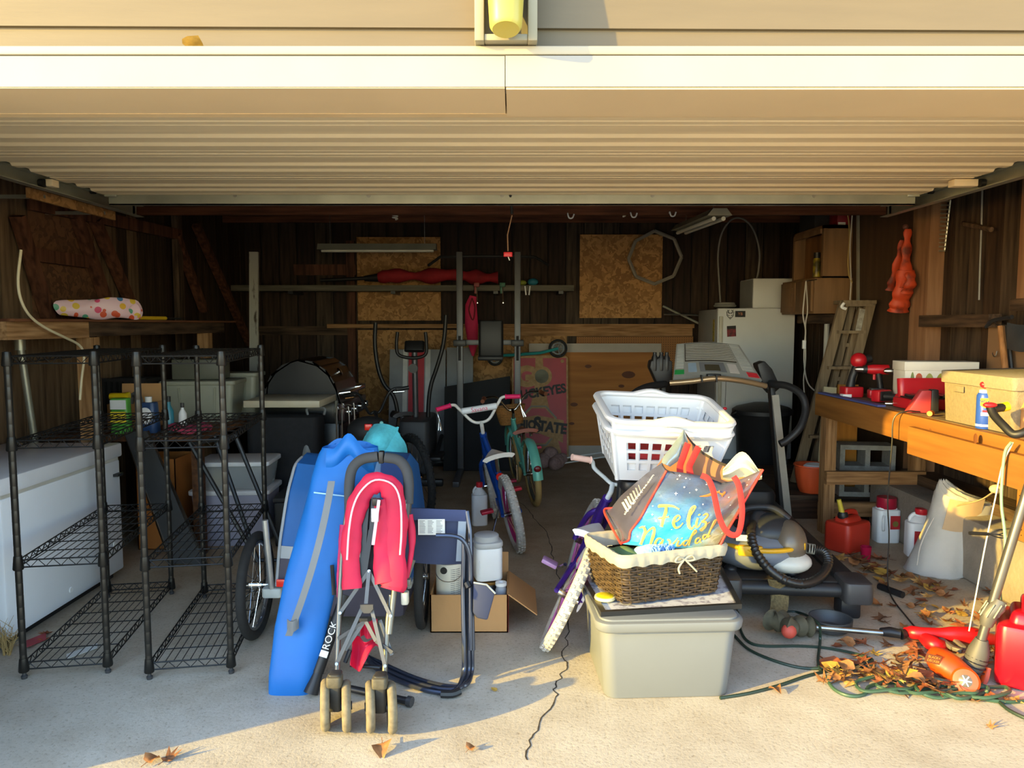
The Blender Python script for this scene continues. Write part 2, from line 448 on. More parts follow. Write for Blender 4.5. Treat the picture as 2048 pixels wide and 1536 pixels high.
def pegmat():
    m = bpy.data.materials.new('pegboard'); m.use_nodes = True
    n = m.node_tree.nodes; l = m.node_tree.links; b = n['Principled BSDF']
    tc = n.new('ShaderNodeTexCoord'); mp = n.new('ShaderNodeMapping'); mp.inputs['Scale'].default_value = (39, 39, 39)
    l.new(tc.outputs['Object'], mp.inputs[0])
    fr = n.new('ShaderNodeVectorMath'); fr.operation = 'FRACTION'; l.new(mp.outputs[0], fr.inputs[0])
    su = n.new('ShaderNodeVectorMath'); su.operation = 'SUBTRACT'; su.inputs[1].default_value = (.5, .5, .5); l.new(fr.outputs[0], su.inputs[0])
    sx = n.new('ShaderNodeSeparateXYZ'); l.new(su.outputs[0], sx.inputs[0])
    cx = n.new('ShaderNodeCombineXYZ'); l.new(sx.outputs[0], cx.inputs[0]); l.new(sx.outputs[2], cx.inputs[1])
    ln = n.new('ShaderNodeVectorMath'); ln.operation = 'LENGTH'; l.new(cx.outputs[0], ln.inputs[0])
    gt = n.new('ShaderNodeMath'); gt.operation = 'GREATER_THAN'; gt.inputs[1].default_value = .16; l.new(ln.outputs['Value'], gt.inputs[0])
    mx = n.new('ShaderNodeMix'); mx.data_type = 'RGBA'; mx.inputs[6].default_value = (*lin('#2a180a'), 1); mx.inputs[7].default_value = (*lin('#8d5d2b'), 1)
    l.new(gt.outputs[0], mx.inputs[0]); l.new(mx.outputs[2], b.inputs['Base Color']); b.inputs['Roughness'].default_value = .7
    return m
peg = pegmat()
one('pegboard', MB().bb((.72, WY - .16, .85), (2.02, WY - .13, 1.335)), peg, 'brown pegboard panel under the back wall ledge', 'pegboard', smooth=False)

# right wall framing ----------------------------------------------
postm = wood('fir_post', '#947052', '#684a34', 2, 2.4, contrast=(.25, .75))
wr = wall_right
y0, y1 = 2.9 * FPX / (1852 - 1024), 2.9 * FPX / (1818 - 1024)
MB().bb((2.89, y0, 0), (3.0, y1, 2.66)).build('post', postm, wr, smooth=False)
panel = wood('brown_panelling', '#52402f', '#3a2a1e', 2, 1.4, contrast=(.2, .8), bump=.05)
MB().bb((2.95, y1 + .01, .3), (3.0, 6.55, 2.66)).build('panel', panel, wr, smooth=False)
MB().bb((2.93, y1 - .015, .6), (2.945, y1, 2.5)).build('conduit', mat('pale_conduit', '#8d8a80', .5), wr, smooth=False)
y2 = 2.9 * FPX / (2050 - 1024)
MB().bb((2.9, y2 - .06, 1.62), (3.0, y2 + .1, 2.66)).build('stud', postm, wr, smooth=False)
MB().bb((2.88, y2 - .1, 1.55), (3.0, y2 + .12, 1.62)).build('block', oldwoody, wr, smooth=False)
a, b = PX(1838, 627, 2.84), PX(1976, 655, 2.84)
MB().bb((2.84, b.y, 1.455), (2.92, a.y, 1.535)).build('block', oldwoody, wr, smooth=False)
brownb = mat('brown_hardboard', '#7e6246', .7, var=.12, vs=2)
MB().bb((2.92, 3.0, 1.0), (2.95, 2.92 * FPX / (1974 - 1024), 1.47)).build('hardboard', brownb, wr, smooth=False)
foot = struct(MB().bb((2.62, 2.6, 0), (3.02, 5.35, .36)).build('trim_2', mat('rough_concrete', '#857c70', .95, var=.2, vs=5, bump=.5, bs=40), bevel=.02))
MB().bb((2.82, 3.0, .36), (3.0, 5.3, .43)).build('sill_plate', oldwoody, foot, smooth=False)

# front wall over the door ----------------------------------------
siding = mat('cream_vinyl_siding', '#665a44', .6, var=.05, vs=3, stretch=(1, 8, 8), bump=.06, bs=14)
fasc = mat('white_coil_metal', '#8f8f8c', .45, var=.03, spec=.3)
HY, HZ = 2.11, 2.13
wf = struct(MB().bb((-6, HY + .06, HZ + .02), (6, 2.38, 4.2)).build('wall_front', siding, smooth=False))
lap = []
z0 = P(1024, 92, HY).z
sm = MB()
prof = [(0, 0), (-.014, .002), (-.002, .118), (0, .118)]
def siding_mesh():
    mb = MB(); vs = []
    for x in (-6, 6):
        for (y, z) in prof: vs.append((x, y, z))
    mb._add(vs, [(0, 1, 2, 3), (7, 6, 5, 4), (0, 4, 5, 1), (1, 5, 6, 2), (2, 6, 7, 3), (3, 7, 4, 0)]); me = mb.mesh(smooth=False); me.materials.append(siding); return me
sme = siding_mesh()
for i in range(9):
    o = link('siding_board', sme, None, wf); o.location = (0, HY + .058, z0 - .045 + i * .108); o.rotation_euler = (0, math.radians(.25), 0)
trim = struct(MB().bb((-6, HY, HZ), (-.02, HY + .06, P(1024, 112, HY).z)).build('trim_3', fasc, smooth=False))
MB().bb((-.018, HY - .002, HZ), (6, HY + .06, P(1024, 112, HY).z)).build('fascia_sheet', fasc, trim, smooth=False)
MB().bb((-6, HY - .004, P(1024, 110, HY).z), (6, HY + .07, z0)).build('drip_cap', mat('cream_trim', '#9c9684', .5, var=.04, bump=.05, bs=20), trim, bevel=.004)
sof = mat('tan_coil_metal', '#d8c19a', .6, var=.05, vs=2)
MB().bb((-6, HY + .004, HZ - .003), (-.02, 2.38, HZ + .02)).build('soffit_sheet', sof, trim, smooth=False)
MB().bb((-.016, HY + .004, HZ - .006), (6, 2.38, HZ + .02)).build('soffit_sheet', sof, trim, smooth=False)
MB().bb((-6, 2.36, HZ - .004), (6, 2.40, HZ + .12)).build('door_stop', mat('cream_stop', '#d6bd92', .55, var=.05), trim, smooth=False)
struct(MB().bb((-9, 2.0, 0), (-2.09, 2.38, 4.2)).build('wall_front_left', siding, smooth=False))
struct(MB().bb((2.6, 2.05, 0), (9, 2.38, 4.2)).build('wall_front_right', siding, smooth=False))

# leaf lodged on the drip cap is made with the leaves.  wall lamp -------
blk = mat('cream_mount_block', '#8d8772', .5, var=.04)
lx0, lx1 = P(950, 92, HY - .03).x, P(1074, 92, HY - .03).x
wlamp = thing('wall_lamp', 'yellowed flood lamp in a cream mounting block above the door', 'lamp', ((lx0 + lx1) / 2, HY - .02, z0))
cx = (lx0 + lx1) / 2
for (x, w) in ((lx0 + .012, .026), (lx1 - .012, .026)):
    MB().bb((x - w / 2, HY - .035, z0 + .002), (x + w / 2, HY + .06, z0 + .30)).build('block_side', blk, wlamp, bevel=.003)
MB().bb((lx0 + .025, HY - .03, z0 + .004), (lx1 - .025, HY + .06, z0 + .022)).build('block_sill', blk, wlamp, bevel=.003)
MB().bb((lx0 + .02, HY + .02, z0), (lx1 - .02, HY + .058, z0 + .30)).build('block_back', mat('recess_grey', '#6f6a58', .8), wlamp, smooth=False)
R = RX(math.radians(-14))
MB().lathe([(0, 0), (.036, .001), (.043, .012), (.05, .13), (.054, .26), (.0, .27)], (cx, HY - .085, z0 + .01), 28, R).build('lamp_shade', mat('yellowed_plastic', '#b0a245', .35, var=.05, trans=0.0), wlamp)
MB().cyl((cx, HY - .03, z0 + .26), (cx, HY + .03, z0 + .28), .03).build('lamp_stem', dkgrey, wlamp)

# garage door -------------------------------------------------------
DZ = 2.232; DW = 2.40; DEND = 4.44; SEC = .533
doorm = mat('cream_door_steel', '#ecd9b2', .5, var=.07, vs=3, stretch=(.5, 4, 4), bump=.06, bs=60)
door = struct(thing('door_1', 'open cream overhead garage door lying on its ceiling tracks', 'garage door', (0, 2.4, DZ)))
prof = [(0, .014), (.01, 0), (.05, 0), (.056, .005), (.062, 0), (.155, 0), (.17, .012), (.235, .012), (.25, 0), (.295, 0), (.31, .012), (.375, .012), (.39, 0), (.47, 0), (.476, .005), (.482, 0), (.522, 0), (.532, .014), (.532, .05), (0, .05)]
vs = [(-DW, y, z) for y, z in prof] + [(DW, y, z) for y, z in prof]; n_ = len(prof)
dm = MB()._add(vs, [tuple(range(n_)), tuple(range(n_, 2 * n_))] + [(i, (i + 1) % n_, n_ + (i + 1) % n_, n_ + i) for i in range(n_)]).mesh(smooth=False)
dm.materials.append(doorm)
for k in range(4):
    o = link('door_section', dm, None, door); o.location = (0, DEND - (k + 1) * SEC - 2.4, 0)
strut = thing('x', 'x', 'x'); bpy.data.objects.remove(strut)
st = MB()
za, zb = P(1024, 384, DEND).z, P(1024, 411, DEND + .03).z
st.bb((-2.38, DEND + .002, zb), (2.38, DEND + .014, za + .01)); st.bb((-2.38, DEND + .002, zb), (2.38, DEND + .04, zb + .006))
st.build('door_strut', galv, door, smooth=False)
for u in (470, 737, 1004, 1305, 1628):
    q = P(u, 391, DEND); MB().lathe([(0, -.006), (.012, -.004), (.012, .002)], (q.x, DEND - .002, q.z), 10, RX(PI / 2)).build('bolt', steel, door)
for s in (-1, 1):
    x = s * 2.36
    b_ = MB().bb((x - .035, DEND - .02, za - .03), (x + .035, DEND - .012, za + .035)); b_.bb((x - .04, DEND - .02, za + .01), (x + .09 * s, DEND + .03, za + .016))
    b_.build('roller_bracket', galv, door, bevel=.002)
    MB().cyl((s * 2.37, DEND - .005, za + .01), (s * 2.47, DEND - .005, za + .01), .006).build('roller_shaft', steel, door)
    MB().cyl((s * 2.455, DEND - .005, za + .01), (s * 2.48, DEND - .005, za + .01), .022, 14).build('roller', black, door)
    y = DEND - SEC + .05
    MB().bb((s * 2.35 - .045, y - .03, DZ - .04), (s * 2.40 + .03 * s, y + .03, DZ - .004)).build('hinge', doorm, door, bevel=.003)
    MB().cyl((s * 2.455, y, DZ - .02), (s * 2.48, y, DZ - .02), .022, 14).build('roller', black, door)
# bracket, arm and release rope in the middle of the strut
MB().bb((-.06, DEND - .03, za - .012), (.05, DEND + .0, za + .012)).build('arm_bracket', galv, door, bevel=.002)
MB().tube([(-.012, DEND - .03, za), (-.004, DEND + .06, za - .06), (0, DEND + .1, za - .11)], .009, 6).build('lift_arm', darkmetal, door)
for s in (-1, 1):
    t = thing('door_track', ('left' if s < 0 else 'right') + ' galvanised roller track of the garage door', 'door track', (s * 2.48, 2.5, 0))
    x = s * 2.47
    mb = MB()
    for (dx, dz, w_, h_) in ((.03 * s, .0, .004, .07), (.005 * s, .035, .05, .004), (.005 * s, -.035, .05, .004)):
        mb.bb((x + dx - w_ / 2, 3.0, DZ - .012 + dz - h_ / 2), (x + dx + w_ / 2, 5.0, DZ - .012 + dz + h_ / 2))
    mb.build('rail', galv, t, smooth=False)
    mb = MB(); c = V((x + .03 * s, 3.0, DZ - .362))
    arc = [c + V((0, -.35 * math.sin(a), .35 * math.cos(a))) for a in [PI / 2 * i / 8 for i in range(9)]]
    mb.tube(arc + [V((x + .03 * s, 2.65, .1))], .035, 4, up=(1, 0, 0), flat=(1, .12)); mb.build('curved_rail', galv, t, smooth=False)
    MB().bb((x + .034 * s, 2.9, DZ - .012 + .03), (x + .04 * s, 5.0, DZ + .06)).build('angle_iron', galv, t, smooth=False)
    for y in (3.3, 4.95): MB().bb((x + .04 * s - .012, y, DZ - .03), (x + .04 * s + .012, y + .03, WZ)).build('hanger', galv, t, smooth=False)
    for y in (3.6, 4.1): MB().cyl((x + .025 * s, y, DZ - .01), (x + .02 * s, y, DZ - .01), .01, 8).build('slot', black, t)
rope = thing('release_rope', 'brown release cord with a bright red pull handle', 'rope', P(1017, 510, 4.55))
h = P(1016, 509, 4.55)
MB().tube([V((0, DEND + .1, za - .12)), P(1015, 470, 4.55), h + V((0, 0, .02))], .004, 6).build('cord', mat('brown_cord', '#8a6a52', .8), rope)
MB().rbox(h, (.055, .022, .028), .008).build('handle', redp, rope, bevel=.003)
MB().tube([h - V((0, 0, .012)), h - V((-.01, 0, .035))], .003, 5).build('knot', paperw, rope)
# ================================================================ left side
# chest freezer ------------------------------------------------------
fz = thing('chest_freezer', 'white chest freezer standing against the left wall behind the wire shelves', 'freezer', (-2.6, 3.76, 0))
frw = mat('freezer_enamel', '#dfe3ea', .35, var=.04, vs=3)
MB().bb((-2.94, 3.26, .04), (-2.29, 4.27, .69)).build('body', frw, fz, bevel=.012)
MB().bb((-2.95, 3.245, .705), (-2.28, 4.285, .785)).build('lid', mat('freezer_lid', '#cfd2da', .4, var=.04), fz, bevel=.012)
MB().bb((-2.93, 3.27, .688), (-2.295, 4.26, .706)).build('gasket', mat('gasket', '#b9b7b0', .7), fz)
MB().bb((-2.9, 3.31, 0), (-2.33, 4.22, .045)).build('plinth', black, fz)
MB().bb((-2.30, 4.19, .60), (-2.262, 4.25, .615)).build('lock', black, fz)
for y in (3.74, 4.17):
    MB().lathe([(.0, .004), (.014, .004), (.017, 0)], (-2.288, y, .21 if y > 4 else .1), 14, RY(PI / 2)).build('plug', white, fz)

# wire shelving -------------------------------------------------------
wirem = mat('black_wire', '#232220', .38, .5, var=.2)
postm_ = mat('black_grooved_post', '#2c2a27', .36, .45, var=.25)
def wire_shelf(label, loc, rz, W, D, H, levels):
    t = thing('wire_shelf', label, 'shelf', loc, (0, 0, rz), 'black wire shelving units')
    for sx in (-1, 1):
        for sy in (-1, 1):
            x, y = sx * W / 2, sy * D / 2
            prof = [(.013, .03)]
            z = .05
            while z < H - .01:
                prof += [(.0135, z), (.0131, z + .002), (.0131, z + .004), (.0135, z + .006)]; z += .0508
            prof += [(.0135, H - .006), (.009, H)]
            po = MB().lathe(prof, (x, y, 0), 12).build('post', postm_, t, world=False)
            MB().lathe([(.011, 0), (.013, .012), (.008, .016), (.008, .03)], (x, y, 0), 10).build('foot', dkgrey, po, world=False)
            for z in levels:
                MB().lathe([(.019, -.04), (.021, -.035), (.0165, .012), (.0155, .018)], (x, y, z), 12).build('collar', wirem, po, world=False)
    for z in levels:
        mb = MB(); e = .018; w2, d2 = W / 2, D / 2
        for (a, b) in (((-w2 + e, -d2), (w2 - e, -d2)), ((-w2 + e, d2), (w2 - e, d2)), ((-w2, -d2 + e), (-w2, d2 - e)), ((w2, -d2 + e), (w2, d2 - e))):
            A, B = V((a[0], a[1], z)), V((b[0], b[1], z)); dn = V((0, 0, -.03))
            mb.tube([A, B], .0032, 6); mb.tube([A + dn, B + dn], .0032, 6)
            n = max(6, int((B - A).length / .028)); n += n % 2
            mb.tube([A.lerp(B, i / n) + (dn if i % 2 else V((0, 0, 0))) for i in range(n + 1)], .0022, 5)
        rim = mb.build('shelf', wirem, t, world=False)
        mb = MB(); n = 10
        for i in range(1, n): x = -w2 + W * i / n; mb.tube([(x, -d2, z + .002), (x, d2, z + .002)], .0019, 5)
        for i in range(1, 7): y = -d2 + D * i / 7; mb.tube([(-w2, y, z - .002), (w2, y, z - .002)], .0026, 5)
        mb.build('wire_deck', wirem, rim, world=False, kind='stuff')
    return t
wire_shelf('black wire shelving unit nearest the white freezer', (-1.95, 3.465, 0), math.radians(9.3), .325, .93, 1.365, (.07, .505, 1.0, 1.345))
wire_shelf('black wire shelving unit beside the blue bike trailer', (-1.425, 3.46, 0), math.radians(9.3), .325, .93, 1.365, (.07, .505, 1.0, 1.345))

# wooden wall ledge ------------------------------------------------------
lg = thing('wall_ledge', 'rough lumber ledge fixed along the left wall above the freezer', 'shelf', (-2.75, 4.3, 0))
MB().bb((-3.0, 3.72, 1.488), (-2.49, 6.7, 1.502)).build('top_board', wood('red_ply', '#7d5236', '#573524', 1, 3), lg, smooth=False)
MB().bb((-2.56, 3.70, 1.395), (-2.52, 4.42, 1.487)).build('front_beam', pine, lg, smooth=False)
MB().bb((-2.56, 4.425, 1.40), (-2.52, 6.5, 1.487)).build('front_beam', oldwoody, lg, smooth=False)
MB().bb((-2.60, 4.42, .0), (-2.51, 4.51, 1.395)).build('post', pinez, lg, smooth=False)
MB().bb((-2.60, 6.12, .0), (-2.51, 6.21, 1.40)).build('post', pinez, lg, smooth=False)
# things on the ledge
def dots():
    m = bpy.data.materials.new('polka_dot_paper'); m.use_nodes = True
    n = m.node_tree.nodes; l = m.node_tree.links; b = n['Principled BSDF']
    tc = n.new('ShaderNodeTexCoord'); vo = n.new('ShaderNodeTexVoronoi'); vo.inputs['Scale'].default_value = 17; vo.inputs['Randomness'].default_value = .7
    l.new(tc.outputs['Object'], vo.inputs['Vector'])
    lt = n.new('ShaderNodeMath'); lt.operation = 'LESS_THAN'; lt.inputs[1].default_value = .36; l.new(vo.outputs['Distance'], lt.inputs[0])
    rp = n.new('ShaderNodeValToRGB'); rp.color_ramp.interpolation = 'CONSTANT'
    cs = ['#e8b53c', '#e0507a', '#5aa58a', '#d85a3a', '#4d7fae', '#e6c24a']
    for i, c in enumerate(cs):
        e = rp.color_ramp.elements[0] if i == 0 else rp.color_ramp.elements.new(i / 6)
        e.position = i / 6; e.color = (*lin(c), 1)
    sp = n.new('ShaderNodeSeparateColor'); l.new(vo.outputs['Color'], sp.inputs[0]); l.new(sp.outputs[0], rp.inputs[0])
    mx = n.new('ShaderNodeMix'); mx.data_type = 'RGBA'; mx.inputs[6].default_value = (*lin('#ecc9d4'), 1)
    l.new(lt.outputs[0], mx.inputs[0]); l.new(rp.outputs[0], mx.inputs[7]); l.new(mx.outputs[2], b.inputs['Base Color']); b.inputs['Roughness'].default_value = .4
    return m
gA, gB = PX(118, 615, -2.86), PX(270, 620, -2.54)
gA.z = gB.z = 1.575
def gfn(u, v):
    p = gA.lerp(gB, u); a = v * 2 * PI; r = .068 * (1 - .35 * (1 - u) ** 2) * (1 + .12 * math.sin(9 * u + 2 * math.sin(a)) + .07 * math.sin(3 * a + 11 * u))
    if u < .02 or u > .98: r *= .6
    q = p + V((.55 * math.cos(a) * r * .8, math.cos(a) * r, math.sin(a) * r))
    q.z = max(q.z, 1.504); return q
one('gift_wrapped_parcel', MB().grid(gfn, 30, 20, .002), dots(), 'crumpled pink parcel with coloured polka dots on the left ledge', 'parcel')
t = thing('screwdriver', 'yellow-handled tool lying on the left ledge beside the dotted parcel', 'tool', PX(300, 634, -2.6))
a, b, c = PX(268, 632, -2.6), PX(331, 638, -2.56), PX(362, 640, -2.56)
for q in (a, b, c): q.z = 1.517
MB().cyl(a, b, .014, 10).build('handle', mat('yellow_plastic', '#e0b429', .4), t); MB().cyl(b, c, .006, 8).build('shaft', darkmetal, t)
one('coaxial_cable', MB().tube(spl([PX(u, v, -2.47) for u, v in ((42, 500), (36, 560), (42, 600), (60, 632), (90, 655), (130, 675), (158, 690), (168, 712), (163, 760), (160, 800))] ), .007, 7), mat('ivory_cable', '#cfc3a2', .5), 'ivory cable hanging in a loop down from the left ledge', 'cable')
pc = MB().tube([PX(40, 682, -2.9), PX(58, 800, -2.9), PX(66, 880, -2.9)], .018, 10)
t = thing('metal_pipe', 'grey metal conduit pipe leaning on the left wall beside the freezer', 'pipe', (-2.9, 4.3, 0))
a = PX(40, 690, -2.88); MB().tube([a, V((-2.88, a.y + .2, .0))], .02, 12).build('pipe', galv, t)
MB().tube([a + V((0, 0, .035)), a - V((0, 0, .03))], .029, 12).build('fitting', galv, t)

# old desk behind the shelves with its clutter ---------------------------
dk = thing('old_desk', 'old brown wooden desk behind the freezer carrying boxes and bottles', 'desk', (-2.35, 5.2, 0))
brn = wood('brown_desk', '#6a4529', '#43291a', 1, 3)
MB().bb((-2.97, 4.62, .735), (-1.96, 6.0, .77)).build('desk_top', brn, dk, bevel=.004)
for (x, y) in ((-2.93, 4.66), (-2.0, 4.66), (-2.93, 5.95), (-2.0, 5.95)): MB().bb((x - .03, y - .03, 0), (x + .03, y + .03, .735)).build('leg', brn, dk, smooth=False)
one('charcoal_board', MB().grid(lambda u, v: (V((-2.42, 4.60, .80)).lerp(V((-2.27, 4.58, .81)), u)).lerp(V((-2.08, 4.44, .012)).lerp(V((-1.86, 4.42, .012)), u), v), 2, 2, .02), mat('charcoal_laminate', '#3a3b3c', .5, var=.12), 'charcoal grey panel with metal edges leaning on the desk', 'panel', smooth=False)
pan = [o for o in COL.objects if o.name.startswith('charcoal_board')][0]
for (a, b) in (((-2.27, 4.57, .81), (-1.86, 4.40, .012)), ((-2.42, 4.59, .80), (-2.08, 4.42, .012))):
    MB().bar(a, b, .014, .014).build('edge_strip', steel, pan, smooth=False)
# cardboard box with hose
def open_box(name, label, c, d, rz, flaps, m=card, h_th=.006):
    t = thing(name, label, 'box', (c[0], c[1], c[2]), (0, 0, rz))
    x, y, z = d[0] / 2, d[1] / 2, d[2]
    for nm, a, b in (('wall_panel', (-x, -y, 0), (x, -y + h_th, z)), ('wall_panel', (-x, y - h_th, 0), (x, y, z)), ('wall_panel', (-x, -y, 0), (-x + h_th, y, z)), ('wall_panel', (x - h_th, -y, 0), (x, y, z)), ('bottom', (-x, -y, 0), (x, y, h_th))):
        MB().bb(a, b).build(nm, m, t, smooth=False, world=False)
    for (side, ang, L) in flaps:
        if side in 'fb':
            s = -1 if side == 'f' else 1
            MB().grid(lambda u, v: (-x + 2 * x * u, s * y + s * math.sin(ang) * L * v, z + math.cos(ang) * L * v), 2, 1, .005).build('flap', m, t, smooth=False, world=False)
        else:
            s = -1 if side == 'l' else 1
            MB().grid(lambda u, v: (s * x + s * math.sin(ang) * L * v, -y + 2 * y * u, z + math.cos(ang) * L * v), 2, 1, .005).build('flap', m, t, smooth=False, world=False)
    return t
open_box('cardboard_box', 'open cardboard box on the old desk holding a grey hose', (-2.58, 5.05, .77), (.28, .24, .17), .1, (('b', .1, .12),))
one('flexible_hose', MB().tube(spl([(-2.66, 5.05, .80), (-2.6, 5.05, .98), (-2.53, 5.0, .97), (-2.5, 4.98, .85)], 8), .02, 10), mat('grey_hose', '#7b7c7a', .5), 'short grey flexible hose poking out of the cardboard box', 'hose')
one('yellow_tube', MB().lathe([(.0, 0), (.022, 0), (.024, .01), (.024, .1), (.028, .105), (.028, .12), (.018, .121)], (-2.64, 4.84, 1.0), 16, RY(PI / 2) @ RX(-.1)), mat('bright_yellow', '#e2c21a', .4), 'bright yellow plastic cylinder resting on clutter behind the wire shelves', 'tube')
MB  # seed bag, jug, bottles
t = thing('seed_bag', 'green and yellow printed bag standing on the desk edge', 'bag', (-2.52, 4.74, .77))
MB().rbox((-2.52, 4.74, .885), (.12, .07, .23), .02, None, .92).build('bag', mat('green_print', '#4f9a3a', .4, var=.3, vs=9), t, bevel=.004)
MB().box((-2.52, 4.703, .88), (.10, .004, .07)).build('yellow_print', mat('yellow_print', '#e6d23a', .4, var=.2), t, smooth=False)
MB().box((-2.52, 4.705, .96), (.10, .004, .06)).build('white_print', white, t, smooth=False)
t = thing('detergent_jug', 'blue jug with white label beside the green bag', 'jug', (-2.36, 4.78, .77))
MB().rbox((-2.36, 4.78, .87), (.13, .1, .2), .035, None, .8).build('body', mat('navy_plastic', '#2c4670', .35), t, bevel=.008)
MB().ell((-2.36, 4.729, .885), (.045, .008, .055)).build('label', white, t)
MB().lathe([(.02, 0), (.022, .04), (0, .042)], (-2.36, 4.78, .965), 12).build('cap', white, t)
t = thing('spray_bottle', 'teal bottle with dark cap on the desk', 'bottle', (-2.24, 4.8, .77))
MB().lathe([(.028, 0), (.03, .02), (.03, .14), (.012, .18), (.012, .2)], (-2.24, 4.8, .77), 14).build('body', mat('teal_plastic', '#2e7d92', .35), t); MB().lathe([(.014, .2), (.014, .235), (0, .236)], (-2.24, 4.8, .77), 12).build('cap', black, t)
t = thing('spray_bottle', 'slim white bottle standing next to the teal one', 'bottle', (-2.16, 4.82, .77))
MB().lathe([(.024, 0), (.026, .02), (.026, .12), (.01, .15), (.01, .16)], (-2.16, 4.82, .77), 14).build('body', white, t); MB().lathe([(.012, .16), (.012, .19), (0, .191)], (-2.16, 4.82, .77), 12).build('cap', dkgrey, t)
def tote(name, label, c, d, rz, bm, lm, ribs=True, group=None, top=1.12, rimh=.03):
    t = thing(name, label, 'storage bin', c, (0, 0, rz), group)
    MB().rbox((0, 0, d[2] / 2), (d[0] / top, d[1] / top, d[2]), .03, None, top).build('body', bm, t, bevel=.004, world=False)
    if ribs:
        for s in (-1, 1):
            for i in (-.25, 0, .25): MB().bar((i * d[0] / top, s * d[1] / 2 / top, .03), (i * d[0], s * (d[1] / 2 + .003), d[2] - .02), .012, .012, (0, 1, 0)).build('rib', bm, t, world=False, smooth=False)
    if lm: MB().rbox((0, 0, d[2] + rimh / 2 - .002), (d[0] + .03, d[1] + .03, rimh), .035).build('lid', lm, t, bevel=.006, world=False)
    return t
gt = mat('grey_green_plastic', '#8c8d7e', .5, var=.08)
tote('storage_bin', 'grey green lidded storage bin on the old desk', (-2.27, 5.44, .77), (.50, .34, .27), .1, gt, gt)
tote('storage_bin', 'grey green storage bin pushed to the far end of the desk', (-2.14, 5.82, .77), (.30, .22, .3), .0, gt, gt)
t = thing('tool_case', 'olive grey tool case with handle stacked on the grey green bin', 'case', (-2.3, 5.47, 1.07))
MB().box((-2.3, 5.47, 1.145), (.36, .2, .15), RZ(.1)).build('case', mat('olive_case', '#55564a', .5), t, bevel=.012)
MB().tube(spl([(-2.38, 5.44, 1.22), (-2.36, 5.45, 1.26), (-2.24, 5.48, 1.26), (-2.22, 5.49, 1.22)], 4), .008, 6).build('handle', black, t)
t = thing('milk_crate', 'black slatted crate on the desk against the left wall', 'crate', (-2.68, 5.35, .77))
for i in range(8): MB().box((-2.89 + i * .04, 5.22, .93), (.022, .014, .32)).build('slat', black, t, smooth=False)
for z in (.78, 1.08): MB().box((-2.75, 5.22, z), (.32, .016, .025)).build('rail', black, t, smooth=False)
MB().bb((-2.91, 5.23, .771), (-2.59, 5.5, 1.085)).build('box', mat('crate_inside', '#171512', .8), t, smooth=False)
one('folded_cloth', MB().grid(lambda u, v: (-2.22 + .24 * u, 4.66 + .2 * v, .815 + .012 * math.sin(7 * u + 3 * v) + .01 * math.sin(11 * v)), 12, 8, .03), mat('raspberry_cloth', '#a83a58', .9), 'raspberry pink folded cloth at the near corner of the desk', 'cloth')
# boxes under and in front of the desk
open_box('cardboard_box', 'orange brown cardboard box under the old desk', (-2.32, 4.9, 0), (.26, .3, .6), 0, (), mat('orange_card', '#a8672c', .8, var=.1))
lb = mat('lilac_grey_plastic', '#9a9bb0', .4, var=.05)
clearm = mat('clear_plastic', '#c3c8c8', .25, var=.05, alpha=.55)
tote('storage_bin', 'lilac grey storage bin with white lid on the floor', (-1.88, 4.98, 0), (.5, .34, .35), .05, lb, white, False)
tote('storage_bin', 'clear plastic bin with white lid stacked on the lilac one', (-1.86, 4.98, .38), (.46, .32, .16), .05, clearm, white, False)
for i, (x, c_) in enumerate(((-1.98, '#b8a24a'), (-1.86, '#7d8a95'), (-1.74, '#44506a'))):
    one('packet', MB().rbox((x, 4.97, .445), (.09, .16, .1), .02), mat('packet_%d' % i, c_, .6), ('mustard', 'pale grey', 'dark blue')[i] + ' packet inside the clear plastic bin', 'packet', bevel=.006)
# folding stand
t = thing('folding_stand', 'black tubular folding stand in front of the storage bins', 'stand', (-1.75, 4.72, 0))
for (a, b) in (((-1.98, 4.50, .75), (-1.56, 4.44, .02)), ((-1.70, 4.50, .80), (-1.38, 4.44, .02)), ((-1.56, 4.44, .02), (-1.84, 4.54, .78))):
    MB().tube([a, b], .014, 8).build('tube', darkmetal, t)
MB().tube([(-1.97, 4.5, .74), (-1.70, 4.5, .79)], .012, 8).build('tube', darkmetal, t)
MB().tube([(-1.56, 4.44, .03), (-1.38, 4.44, .03)], .012, 8).build('tube', darkmetal, t)

# grill ----------------------------------------------------------------
gr = thing('gas_grill', 'black gas grill with beige side table behind the blue trailer', 'grill', (-1.62, 6.0, 0))
gblk = mat('grill_enamel', '#2b2c2e', .32, .2, var=.15); gbr = mat('grill_lid_steel', '#5a4436', .28, .7, var=.12)
Y0, Y1 = 5.72, 6.42
pr = [(-1.92, .86), (-1.92, .98), (-1.87, 1.08), (-1.78, 1.16), (-1.66, 1.20), (-1.54, 1.185), (-1.44, 1.12), (-1.375, 1.02), (-1.34, .90), (-1.335, .86)]
end = [(x, z) for x, z in pr]
for y in (Y0, Y1 - .02):
    n_ = len(end); mb = MB()
    mb._add([(x, y, z) for x, z in end] + [(x, y + .02, z) for x, z in end], [tuple(range(n_)), tuple(reversed(range(n_, 2 * n_)))] + [(i, (i + 1) % n_, n_ + (i + 1) % n_, n_ + i) for i in range(n_)])
    mb.build('lid_end', gblk, gr, smooth=False)
def arc_sheet(i0, i1): return MB().grid(lambda u, v: (lambda s: V((s[0], Y0 + (Y1 - Y0) * v, s[1])))([pr[i0 + int(u * (i1 - i0) * .9999)][k] + (pr[min(i1, i0 + int(u * (i1 - i0) * .9999) + 1)][k] - pr[i0 + int(u * (i1 - i0) * .9999)][k]) * ((u * (i1 - i0)) % 1 if u < 1 else 1) for k in (0, 1)]), (i1 - i0) * 2, 1, .01)
